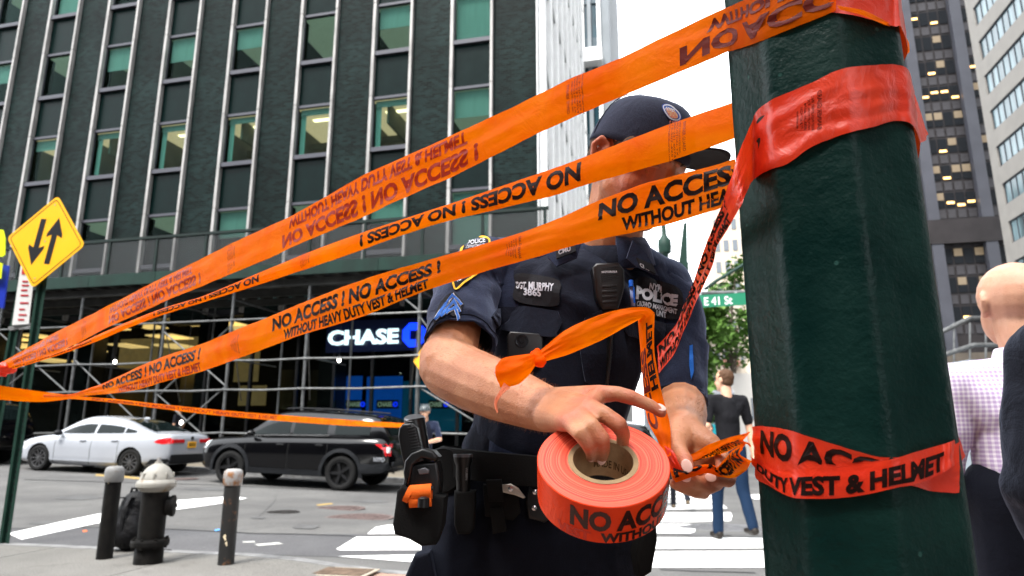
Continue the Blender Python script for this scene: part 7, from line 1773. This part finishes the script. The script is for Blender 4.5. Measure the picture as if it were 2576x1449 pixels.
bm = bm_new(); lathe(bm, [(.0045, 0), (.0045, .0015), (.001, .002)], 12, Matrix.Translation(D(1284, 1230, dm-.0085)) @ Matrix.Rotation(R(90), 4, 'X')); fin('tool_pivot', bm, M_CHR, of, world=True)
G2('cuff_case', [(1332, 1225), (1395, 1235), (1392, 1300), (1370, 1316), (1330, 1305), (1322, 1260)], dm+.0, .04, M_GEAR, .006)
for x, y in ((1346, 1238), (1344, 1278)):
    bm = bm_new(); lathe(bm, [(.0045, 0), (.0045, .001), (.001, .0025)], 12, Matrix.Translation(D(x, y, dm-.0005)) @ Matrix.Rotation(R(90), 4, 'X')); fin('press_stud', bm, M_CHR, of, world=True)
G2('radio_holder', [(1625, 1290), (1650, 1285), (1655, 1360), (1640, 1440), (1610, 1460), (1600, 1400)], 1.25, .06, M_WEB, .008)
G2('thigh_pocket', [(1040, 1400), (1080, 1390), (1100, 1480), (1080, 1560), (1020, 1560), (1010, 1470)], 1.29, .05, M_TROU, .01)
# ================================================================ TAPE IN HIS HANDS
L = [(1605, 1647, 806, 790, .965), (1613, 1646, 913, 877, .96), (1618, 1657, 975, 950, .955), (1622, 1668, 1020, 1000, .953), (1632, 1684, 1066, 1060, .935), (1655, 1688, 1110, 1105, .915), (1668, 1690, 1160, 1150, .895)]
T = [D(b, d_, e) for a, b, c, d_, e in L]; B = [D(a, c, e+.004) for a, b, c, d_, e in L]
rbv = Ribbon(T, B, amp=.003, fs=16, ft=3, seed=51, bow=.006); tpv = ribbon_obj(rbv, 'loose end of orange tape rising from the roll past the fingertip, folded over and knotted', step=.003, nt=14)
ribbon_text(rbv, tpv, 'HELMET', rbv.s_aty(985), rbv.s_aty(815), .88, .46, M_INK, bold=.05); ribbon_text(rbv, tpv, 'CCESS', rbv.s_aty(1085), rbv.s_aty(870), .42, .03, M_INKG)
L = [(1349, 890, 1362, 912, .955), (1375, 868, 1385, 905, .953), (1426, 828, 1440, 888, .95), (1508, 792, 1512, 856, .955), (1570, 776, 1575, 822, .96), (1625, 773, 1606, 806, .963), (1647, 788, 1607, 812, .963)]
T = [D(a, b, e) for a, b, c, d_, e in L]; B = [D(c, d_, e+.002) for a, b, c, d_, e in L]
ribbon_obj(Ribbon(T, B, amp=.005, fs=15, ft=4, seed=57, bow=.008), '', M_TAPE, parent=tpv, name='folded_run', step=.003, nt=14)
L = [(1252, 915, 1258, 975, .955), (1262, 903, 1276, 974, .952), (1290, 896, 1305, 966, .95), (1320, 891, 1330, 944, .952), (1347, 889, 1350, 918, .955), (1362, 892, 1366, 912, .955)]
T = [D(a, b, e) for a, b, c, d_, e in L]; B = [D(c, d_, e-.004) for a, b, c, d_, e in L]
ribbon_obj(Ribbon(T, B, amp=.006, fs=24, ft=4, seed=61, bow=.01), '', M_TAPE, parent=tpv, name='flared_end', step=.003, nt=14)
blob('knot', [('c', D(1346, 896, .953), .008, D(1358, 908, .95), .010), ('c', D(1352, 886, .955), .006, D(1362, 915, .953), .005)], .002, 1, M_TAPE, tpv, disp=lambda p: .002*noise.noise(p*150))
L = [(1268, 962, 1284, 975, .945), (1256, 985, 1266, 990, .942), (1245, 1003, 1254, 1006, .94), (1243, 1022, 1250, 1020, .94), (1250, 1040, 1254, 1036, .94)]
ribbon_obj(Ribbon([D(a, b, e) for a, b, c, d_, e in L], [D(c, d_, e) for a, b, c, d_, e in L], amp=.003, fs=40, ft=4, seed=65), '', tape_mat('stretched_pale_film', (1, .32, .2), .4, .15), parent=tpv, name='frayed_tip', step=.003)
# gathered tape from the left hand to the pole
L = [(1738, 1143, 1736, 1166, .925), (1786, 1117, 1798, 1147, .915), (1829, 1102, 1835, 1135, .88), (1868, 1092, 1870, 1118, .83), (1888, 1085, 1890, 1125, .79)]
rbu = Ribbon([D(a, b, e) for a, b, c, d_, e in L], [D(c, d_, e+.006) for a, b, c, d_, e in L], amp=.005, fs=20, ft=3, seed=71, bow=.006)
tpg = ribbon_obj(rbu, 'bunched orange tape gripped in the officer\'s hand and pulled tight to the pole', step=.003, nt=14)
ribbon_text(rbu, tpg, 'WITHOUT HEAVY DUTY', .004, rbu.L*.8, .08, .55, M_INK, bold=.06)
L = [(1684, 1168, 1700, 1214, .905), (1712, 1176, 1722, 1206, .90), (1760, 1172, 1775, 1190, .90), (1800, 1178, 1812, 1200, .905), (1822, 1158, 1850, 1200, .885), (1846, 1130, 1870, 1188, .85), (1874, 1112, 1890, 1160, .80)]
rbw = Ribbon([D(a, b, e) for a, b, c, d_, e in L], [D(c, d_, e-.006) for a, b, c, d_, e in L], amp=.006, fs=18, ft=3, seed=75, bow=.008)
ribbon_obj(rbw, '', M_TAPE, parent=tpg, name='lower_strand', step=.003, nt=14); ribbon_text(rbw, tpg, 'NO ACCESS ! NO', .004, rbw.L*.95, .2, .85, M_INK, bold=.06)
L = [(1670, 1120, 1690, 1130, .90), (1680, 1150, 1704, 1160, .895), (1690, 1180, 1716, 1180, .895), (1695, 1200, 1715, 1196, .90)]
ribbon_obj(Ribbon([D(a, b, e) for a, b, c, d_, e in L], [D(c, d_, e) for a, b, c, d_, e in L], amp=.006, fs=30, seed=78), '', M_TAPER, parent=tpg, name='crumpled_fold', step=.003)
# ================================================================ OTHER PEOPLE
M_SK2 = skin_mat('background_skin', (.50, .27, .17), (.60, .35, .24)); M_JEAN = cloth('blue_denim', (.007, .018, .042), bump=.3, fold=8, sheen=0); M_POLO = cloth('black_polo', (.010, .010, .012), bump=.4, fold=6, sheen=0)
M_GSH = cloth('slate_grey_shirt', (.06, .065, .085), bump=.4, fold=6, sheen=0); M_SHOE = mat('brown_black_shoe', (.015, .012, .010), .5); M_DTR = cloth('charcoal_trousers', (.012, .013, .018), bump=.4, fold=6, sheen=0)
def figure(label, loc, yaw, hgt=1.78, top=M_POLO, leg=M_JEAN, hairm=M_HAIR, stride=0.0, armsf=None, sleeve_len=.5, name='person', vox=.014, bald=False, lift=None, belly=1.0, head_yaw=0, headp=0, wide=1.0, shoes=M_SHOE, long=False):
    """standing or walking figure, local +y is the way it faces"""
    k = hgt/1.78; t = thing(name, label, 'person', loc, yaw); V = lambda x, y, z: Vector((x*k*wide, y*k, z*k))
    st = stride
    hip = [V(-.09, 0, .93), V(.09, 0, .93)]; kn = [V(-.10, st*.22+.02, .50), V(.10, -st*.14+.02, .50)]; an = [V(-.10, st*.34, .09), V(.10, -st*.42, .09 + abs(st)*.16)]
    sh = [V(-.185, -.01, 1.45), V(.185, -.01, 1.45)]; arms = armsf or [((-.25, -.03, 1.17), (-.24, .10*(-st)+.06, .93)), ((.25, -.03, 1.17), (.24, .12*st+.06, .93))]
    hc = V(0, .02, 1.665); Rh = Euler((headp, 0, head_yaw)).to_matrix()
    def hv(x, y, z): return hc + Rh @ (Vector((x, y, z))*k)
    skin = [('e', hv(0, -.01, .03), (.077*k, .095*k, .088*k), Rh), ('e', hv(0, .025, -.04), (.060*k, .068*k, .082*k), Rh), ('e', hv(0, .065, -.095), (.024*k,)*3, Rh), ('c', hv(0, .088, .0), .009*k, hv(0, .105, -.03), .013*k),
        ('e', hv(.080, -.01, -.005), (.010*k, .022*k, .032*k), Rh), ('e', hv(-.080, -.01, -.005), (.010*k, .022*k, .032*k), Rh), ('c', hv(0, -.02, -.06), .056*k, V(0, -.02, 1.44), .062*k), ('c', V(0, 0, 1.40), .075, V(0, 0, 1.0), .09)]
    for i in (0, 1):
        e, w_ = (V(*q) for q in arms[i]); skin += [('c', sh[i], .045, e, .040*k), ('c', e, .041*k, w_, .027*k)]
        d = (w_-e).normalized(); s_ = -1 if i == 0 else 1
        skin += [('c', w_, .028*k, w_+d*.07, .026*k, dict(flat=.6))]
        for q in range(4): b0 = w_+d*.075+Vector((0, (q-1.5)*.018, 0))*k; skin.append(('c', b0, .0095*k, b0+d*.06*(1-.1*abs(q-1.3))+Vector((-s_*.015, 0, 0)), .008*k))
        skin.append(('c', w_+d*.02, .011*k, w_+d*.07+Vector((-s_*.01, .035, 0))*k, .009*k))
        skin += [('c', V(0, 0, 1.0), .08, hip[i], .07), ('c', hip[i], .07, kn[i], .05), ('c', kn[i], .048, an[i], .035)]
    blob('body', skin, vox*.62, 2, M_SK2, t, world=False)
    tp = [('c', V(0, .0, 1.0), .128*k*belly, V(0, .0, 1.28), .135*k, dict(flat=.82, side=(0, 1, 0))), ('c', V(0, 0, 1.28), .135*k, V(0, -.01, 1.40), .105*k), ('c', sh[0], .060*k, sh[1], .060*k), ('c', V(0, 0, 1.28), .12*k, sh[0], .055*k), ('c', V(0, 0, 1.28), .12*k, sh[1], .055*k)]
    for i in (0, 1):
        e, w_ = (V(*q) for q in arms[i]); m_ = sh[i].lerp(e, sleeve_len*1.6) if not long else e; tp += [('c', sh[i], .060*k, m_, .055*k)]
        if long: tp += [('c', e, .054*k, w_, .038*k)]
    blob('shirt', tp, vox, 3, top, t, world=False, disp=lambda p: .007*noise.noise(p*8) + .003*noise.noise(p*23))
    tr_ = [('c', V(0, 0, 1.0), .130*k, V(0, 0, .92), .135*k, dict(flat=.82, side=(0, 1, 0)))]
    for i in (0, 1): tr_ += [('c', hip[i], .092*k, kn[i], .068*k), ('c', kn[i], .066*k, an[i], .055*k)]
    blob('trousers', tr_, vox, 3, leg, t, world=False, disp=lambda p: .006*noise.noise(p*9))
    for i in (0, 1):
        a = an[i]; blob('shoe', [('c', a+V(0, -.03, -.04), .042*k, a+V(0, .02, -.05), .040*k), ('c', a+V(0, .02, -.05), .040*k, a+V(.0, .15, -.055), .030*k)], vox*.6, 2, shoes, t, world=False)
    if not bald: blob('hair', [('e', hv(0, -.028, .035), (.084*k, .092*k, .088*k), Rh), ('e', hv(0, -.045, -.015), (.076*k, .062*k, .06*k), Rh)], .009, 1, hairm, t, world=False, disp=lambda p: .006*noise.noise(p*45))
    for s in (1, -1):
        bm = bm_new(); ellipsoid(bm, hv(s*.030, .078, .002), (.010*k, .006*k, .006*k)); fin('eye', bm, M_IRIS, t)
    return t, hv, k
def place(x, yfoot, z=None):
    p = G(x, yfoot, 0); return p
# man in black polo walking away, seen from behind
p = place(2848, 1349) if False else place(1850, 1362)
figure('curly-haired man in black polo shirt and blue jeans walking away across the crosswalk', p, R(8), 1.87, M_POLO, M_JEAN, MATS['brown_hair'], stride=.5, head_yaw=R(35), wide=1.02, armsf=[((-.255, -.06, 1.18), (-.25, .14, .98)), ((.25, .02, 1.17), (.235, -.04, .92))])
# pair of walking legs and the grey shirt man nearer the far kerb
p = place(1712, 1283); figure('pedestrian in dark jeans striding away, only legs and shoes seen below the officer\'s hand', p, R(-6), 1.74, M_GSH, M_DTR, stride=.95, wide=1.0, shoes=mat('tan_sole_shoe', (.10, .075, .05), .6))
p = G(1795, 1228, 0); figure('man in slate grey long-sleeved shirt facing left beyond the crosswalk', p, R(150), 1.80, M_GSH, M_DTR, mat('dark_hair', (.03, .02, .015), .7), stride=.2, long=True, head_yaw=R(-30))
p = G(1752, 1222, 0); figure('pedestrian in pale grey top standing just past the officer\'s sleeve', p, R(170), 1.7, mat('pale_grey_cotton', (.4, .42, .45), .85), M_JEAN, stride=.3)
p = G(1762, 1212, 0) + Vector((.8, 3.5, 0)); figure('distant pedestrian in blue top by the turquoise bus', p, R(160), 1.7, mat('blue_cotton', (.05, .1, .3), .85), M_JEAN, stride=.3, vox=.02)
# helmeted officer holding the far end of the tape
pc = D(1068, 1080, 11.8); pc.z = ground_z(pc)
t_, hv, k = figure('helmeted police officer in dark blue behind the black police vehicle, holding the far tape', pc, R(180), 1.78, M_NAVY, M_TROU, stride=.1, armsf=[((-.27, .02, 1.2), (-.06, .30, 1.14)), ((.27, .02, 1.2), (.08, .30, 1.13))], headp=R(-6))
M_HELM = mat('dark_grey_helmet', (.05, .06, .065), .35, coat=.4)
bm = bm_new(); rr_ = []
for i in range(9):
    f = i/8; z = .015+.115*sin(f*PI/2); q = cos(f*PI/2*.97)
    rr_.append([hv(.102*q*cos(2*PI*j/28), -.005+.125*q*sin(2*PI*j/28), z) for j in range(28)])
ring_loft(bm, rr_); fin('helmet', bm, M_HELM, t_, smooth=True)
for j in range(5):
    bm = bm_new(); tube(bm, [hv((j-2)*.032, -.005+.12*cos(a), .02+.112*sin(a)) for a in [R(20+14*q) for q in range(11)]], .006, 6); fin('helmet_rib', bm, M_HELM, t_)
bm = bm_new(); tube(bm, [hv(.078, .0, .0), hv(.05, .04, -.085), hv(0, .065, -.118), hv(-.05, .04, -.085), hv(-.078, 0, 0)], .006, 6); fin('chin_strap', bm, M_WEB, t_)
bm = bm_new(); box(bm, (.09, .135, 1.36), (.05, .01, .06), bevel=.01); fin('chest_badge', bm, M_CHR, t_)
blob('carrier_vest', [('c', Vector((0, .02, 1.08)), .145, Vector((0, .02, 1.36)), .14, dict(flat=.8, side=(0, 1, 0)))], .014, 3, M_VEST, t_, world=False)
p = D(1048, 1080, 14.5); p.z = ground_z(p); figure('pedestrian in a white top half hidden beside the helmeted officer', p, R(180), 1.68, mat('white_cotton', (.6, .6, .6), .85), M_DTR, stride=.1, vox=.018)
p = S(-15.4, 18.9, 0); p.z = gz_far(-15.4)+.14; figure('person walking under the scaffold behind the white sedan roof', p, R(80), 1.72, M_DTR, M_DTR, stride=.4, vox=.018)
# bald man at the right in a lilac check shirt
def check_mat():
    m, nt, b = new_mat('lilac_check_shirt'); MATS['check'] = m; tc = nt.nodes.new('ShaderNodeTexCoord'); sx = nt.nodes.new('ShaderNodeSeparateXYZ'); nt.links.new(tc.outputs['Object'], sx.inputs[0])
    def stripe(o):
        a = N_(nt, 'ShaderNodeMath', operation='MULTIPLY'); a.inputs[1].default_value = 2*PI/.0125; nt.links.new(o, a.inputs[0]); s_ = N_(nt, 'ShaderNodeMath', operation='SINE'); nt.links.new(a.outputs[0], s_.inputs[0])
        r = N_(nt, 'ShaderNodeMapRange'); r.inputs['From Min'].default_value = -.2; r.inputs['From Max'].default_value = .6; nt.links.new(s_.outputs[0], r.inputs[0]); return r.outputs[0]
    a, c = stripe(sx.outputs[0]), stripe(sx.outputs[2]); ad = N_(nt, 'ShaderNodeMath', operation='MULTIPLY'); nt.links.new(a, ad.inputs[0]); nt.links.new(c, ad.inputs[1])
    av = N_(nt, 'ShaderNodeMath', operation='ADD'); nt.links.new(a, av.inputs[0]); nt.links.new(c, av.inputs[1]); hf = N_(nt, 'ShaderNodeMath', operation='MULTIPLY'); hf.inputs[1].default_value = .5; nt.links.new(av.outputs[0], hf.inputs[0])
    mm = nt.nodes.new('ShaderNodeMix'); mm.data_type = 'RGBA'; nt.links.new(hf.outputs[0], mm.inputs[0]); mm.inputs[6].default_value = (.46, .33, .55, 1); mm.inputs[7].default_value = (.82, .77, .82, 1); nt.links.new(mm.outputs[2], b.inputs['Base Color'])
    b.inputs['Roughness'].default_value = .85; nz = N_(nt, 'ShaderNodeTexNoise', Scale=6, Detail=5, Distortion=.6); nt.links.new(tc.outputs['Object'], nz.inputs['Vector']); bp = N_(nt, 'ShaderNodeBump', Strength=.4, Distance=.02); nt.links.new(nz.outputs[0], bp.inputs['Height']); nt.links.new(bp.outputs[0], b.inputs['Normal']); return m
M_CHK = check_mat(); M_BALD = skin_mat('shaved_head_skin', (.50, .25, .155), (.60, .33, .22))
bh = D(2545, 765, 1.98)
bald = thing('person', 'bald man in a lilac check shirt seen from behind right of the green pole', 'person', (bh.x, bh.y, .1), R(-14))
bz_ = bh.z - .1
def bv_(x, y, z): return Vector((x, y, z))
hb = Euler((R(8), 0, R(6))).to_matrix(); hc_ = bv_(0, .0, bz_)
def hb_(x, y, z): return hc_ + hb @ Vector((x, y, z))
neck = bv_(.02, -.03, bz_-.17)
sk_ = [('e', hb_(0, -.015, .025), (.092, .112, .100), hb), ('e', hb_(0, .03, -.045), (.066, .072, .085), hb), ('e', hb_(0, .07, -.10), (.027, .025, .025), hb), ('c', hb_(0, .09, 0), .010, hb_(0, .112, -.03), .014), ('e', hb_(0, .085, -.065), (.028, .014, .008), hb), ('e', hb_(0, .065, .028), (.055, .03, .012), hb),
   ('c', hb_(0, -.03, -.05), .068, neck, .076), ('c', hb_(-.03, -.065, -.068), .024, hb_(.03, -.065, -.068), .024)]
for s in (1, -1): sk_ += [('p', [(hb_(s*.082, -.01, .025), .007), (hb_(s*.096, -.026, .030), .007), (hb_(s*.100, -.038, .010), .007), (hb_(s*.093, -.030, -.022), .008), (hb_(s*.083, -.010, -.036), .008)]), ('e', hb_(s*.085, -.018, -.002), (.007, .020, .030), hb)]
shz = bz_ - .245
for s in (1, -1):
    a0 = bv_(s*.20, -.03, shz); e_ = bv_(s*.27, -.01, shz-.29); w_ = bv_(s*.25, .16, shz-.42); sk_ += [('c', a0, .05, e_, .042), ('c', e_, .042, w_, .028), ('c', w_, .03, w_+Vector((0, .09, -.03)), .026, dict(flat=.6))]
    for q in range(4): sk_.append(('c', w_+Vector(((q-1.5)*.018, .10, -.03)), .009, w_+Vector(((q-1.5)*.02, .155-.008*abs(q-1.5), -.06)), .0075))
    sk_.append(('c', w_+Vector((-s*.02, .03, 0)), .011, w_+Vector((-s*.05, .09, -.01)), .009))
    hp_ = bv_(s*.10, 0, .88); kn_ = bv_(s*.11, .03, .47); an_ = bv_(s*.11, 0, .08); sk_ += [('c', bv_(0, 0, shz-.2), .1, hp_, .08), ('c', hp_, .08, kn_, .055), ('c', kn_, .052, an_, .038)]
sk_ += [('c', neck, .06, bv_(0, 0, 1.0), .11)]
blob('body', sk_, .0055, 3, M_BALD, bald, world=False)
st_ = [('c', bv_(0, .0, .95), .165, bv_(0, -.005, shz-.12), .165, dict(flat=.80, side=(0, 1, 0))), ('c', bv_(0, 0, shz-.12), .155, bv_(0, -.02, shz-.02), .12)]
for s in (1, -1): st_ += [('c', bv_(0, -.02, shz+.035), .060, bv_(s*.19, -.025, shz), .072), ('c', bv_(0, -.01, shz-.12), .14, bv_(s*.19, -.025, shz), .07), ('c', bv_(s*.20, -.025, shz), .074, bv_(s*.27, -.01, shz-.29), .060), ('c', bv_(s*.27, -.01, shz-.29), .060, bv_(s*.25, .15, shz-.40), .045)]
blob('shirt', st_, .009, 4, M_CHK, bald, world=False, disp=lambda p: .007*noise.noise(Vector((p.x*6, p.y*6, p.z*9))) + .003*noise.noise(p*21))
bm = bm_new(); cr = []
for k in range(33):
    a = 2*PI*k/32; c0 = neck + Vector((0, .012, .0)); cr.append([c0 + Vector((.082*cos(a), .078*sin(a), -.03)), c0 + Vector((.083*cos(a), .080*sin(a), .032-.014*max(0, sin(a)))), c0 + Vector((.090*cos(a), .087*sin(a), .034-.014*max(0, sin(a)))), c0 + Vector((.108*cos(a), .104*sin(a), -.020))])
ring_loft(bm, cr, closed=False); fin('collar', bm, M_CHK, bald, smooth=True)
tr2 = [('c', bv_(0, 0, .98), .150, bv_(0, 0, .88), .155, dict(flat=.82, side=(0, 1, 0)))]
for s in (1, -1): tr2 += [('c', bv_(s*.10, 0, .88), .105, bv_(s*.11, .03, .47), .078), ('c', bv_(s*.11, .03, .47), .076, bv_(s*.11, 0, .10), .062)]
blob('trousers', tr2, .012, 3, M_TROU, bald, world=False)
bm = bm_new(); ring_loft(bm, [[Vector((.158*cos(2*PI*k/40)*q, .130*sin(2*PI*k/40)*q, z)) for q, z in ((.97, .955), (1.02, .957), (1.02, .993), (.97, .995))] for k in range(41)], cap=False); fin('belt', bm, M_GEAR, bald)
for s in (1, -1): blob('shoe', [('c', bv_(s*.11, -.03, .045), .042, bv_(s*.12, .16, .035), .032)], .01, 2, M_SHOE, bald, world=False)
# man in dark jacket at the extreme right
M_JAC = cloth('dark_charcoal_jacket', (.007, .008, .012), bump=.6, fold=11, rib=260)
jp = D(2935, 1000, 1.42); jk = thing('person', 'man in a dark charcoal hooded jacket cut off by the right edge', 'person', (jp.x, jp.y, .1), R(-5))
jz = lambda y: D(2600, y, 1.42).z - .1
zs_ = jz(800)
jt = [('c', bv_(0, 0, .95), .175, bv_(0, 0, zs_-.22), .175, dict(flat=.85, side=(0, 1, 0))), ('c', bv_(0, 0, zs_-.2), .16, bv_(0, 0, zs_+.02), .09)]
for s in (1, -1): jt += [('c', bv_(0, 0, zs_-.03), .08, bv_(s*.20, 0, zs_-.07), .078), ('c', bv_(s*.21, 0, zs_-.08), .080, bv_(s*.27, .02, zs_-.36), .068), ('c', bv_(s*.27, .02, zs_-.36), .066, bv_(s*.19, .11, zs_-.56), .055)]
blob('jacket', jt, .008, 3, M_JAC, jk, world=False, disp=lambda p: .020*noise.noise(Vector((p.x*6+p.z*4, p.y*6, p.z*7))) + .008*noise.noise(p*18))
blob('hood', [('c', bv_(-.09, -.07, zs_+.05), .055, bv_(.09, -.07, zs_+.05), .055), ('c', bv_(-.10, 0, zs_+.05), .04, bv_(-.06, .08, zs_+.01), .035)], .008, 3, M_JAC, jk, world=False)
sj = [('e', bv_(0, .02, zs_+.26), (.08, .1, .12)), ('c', bv_(0, 0, zs_+.18), .06, bv_(0, 0, zs_), .07), ('c', bv_(0, 0, zs_), .08, bv_(0, 0, .95), .1), ('c', bv_(0, .11, zs_+.26), .011, bv_(0, .125, zs_+.235), .014)]
for s in (1, -1):
    w_ = bv_(s*.17, .13, zs_-.57); sj += [('c', bv_(s*.2, 0, zs_-.1), .045, bv_(s*.27, .02, zs_-.36), .04), ('c', bv_(s*.27, .02, zs_-.36), .04, w_, .028), ('c', w_, .03, w_+Vector((-s*.02, .08, -.01)), .026), ('e', bv_(s*.083, .01, zs_+.25), (.01, .022, .032))]
    for q in range(4): sj.append(('c', w_+Vector(((q-1.5)*.018-s*.02, .09, -.02)), .009, w_+Vector(((q-1.5)*.02-s*.03, .145, -.05)), .0075))
    sj += [('c', bv_(0, 0, .95), .1, bv_(s*.1, 0, .88), .08), ('c', bv_(s*.1, 0, .88), .08, bv_(s*.11, .02, .47), .055), ('c', bv_(s*.11, .02, .47), .05, bv_(s*.11, 0, .08), .038)]
blob('body', sj, .008, 2, M_SK2, jk, world=False)
blob('hair', [('e', bv_(0, -.01, zs_+.30), (.085, .1, .09))], .009, 2, MATS['dark_hair'], jk, world=False)
tr3 = [('c', bv_(0, 0, .98), .150, bv_(0, 0, .86), .155, dict(flat=.82, side=(0, 1, 0)))]
for s in (1, -1): tr3 += [('c', bv_(s*.10, 0, .88), .105, bv_(s*.11, .03, .47), .078), ('c', bv_(s*.11, .03, .47), .076, bv_(s*.11, 0, .10), .062)]; blob('shoe', [('c', bv_(s*.11, -.03, .045), .042, bv_(s*.12, .16, .035), .032)], .01, 2, M_SHOE, jk, world=False)
blob('trousers', tr3, .012, 3, M_DTR, jk, world=False)
# drawcord with toggle on the jacket
bvj = None
dcd = 1.17
def jdraw(nm, pts, r, m, dd):
    bm = bm_new(); tube(bm, [D(x, y, dd) for x, y in pts], r, 8); return fin(nm, bm, m, jk, world=True, smooth=True)
# turquoise bus far up the avenue
bus = thing('city_bus', 'white and turquoise city bus far up the avenue beyond the pedestrians', 'bus', D(1765, 1050, 30))
x0, x1 = D(1735, 1050, 30).x, D(1800, 1050, 30).x; zb_, zt_ = .3, D(1765, 1015, 30).z + .6
bm = bm_new(); box(bm, ((x0+x1)/2, 33, (zb_+zt_)/2), (x1-x0+1.6, 7, zt_-zb_), bevel=.15); fin('body', bm, MATS['white_car_paint'], bus, world=True)
bm = bm_new(); box(bm, ((x0+x1)/2, 29.47, zb_+1.75), (x1-x0+1.2, .06, .9), bevel=.02); fin('windscreen', bm, M_TINT, bus, world=True)
bm = bm_new(); box(bm, ((x0+x1)/2, 29.46, zb_+.85), (x1-x0+1.4, .08, .7), bevel=.02); fin('turquoise_band', bm, mat('turquoise_paint', (.01, .35, .42), .35), bus, world=True)
for s in (-1, 1):
    bm = bm_new(); lathe(bm, [(.42, -.12), (.45, 0), (.42, .12), (.001, .12)], 20, Matrix.Translation(((x0+x1)/2+s*1.2, 30.4, .45)) @ Matrix.Rotation(PI/2, 4, 'Y')); fin('wheel', bm, M_RUB, bus, world=True)
# rectangular utility cover in the corner pavement
_c = NEAR(850, 1440, .03); _t = thing('utility_cover', 'rusty rectangular utility cover set in the pink corner pavement at the bottom edge', 'utility cover', (_c.x, _c.y-.05, walk_z(_c.dot(UX), _c.dot(NX))), -R(13))
bm = bm_new(); box(bm, (0, 0, .004), (.62, .34, .008)); fin('cover_frame', bm, mat('pale_cover_frame', (.30, .26, .21), .7, var=.2, scale=20), _t)
bm = bm_new(); box(bm, (0, 0, .009), (.54, .27, .006)); fin('lid', bm, mat('rusty_cover_lid', (.10, .07, .05), .8, var=.4, scale=14, bump=.6, bscale=60), _t)
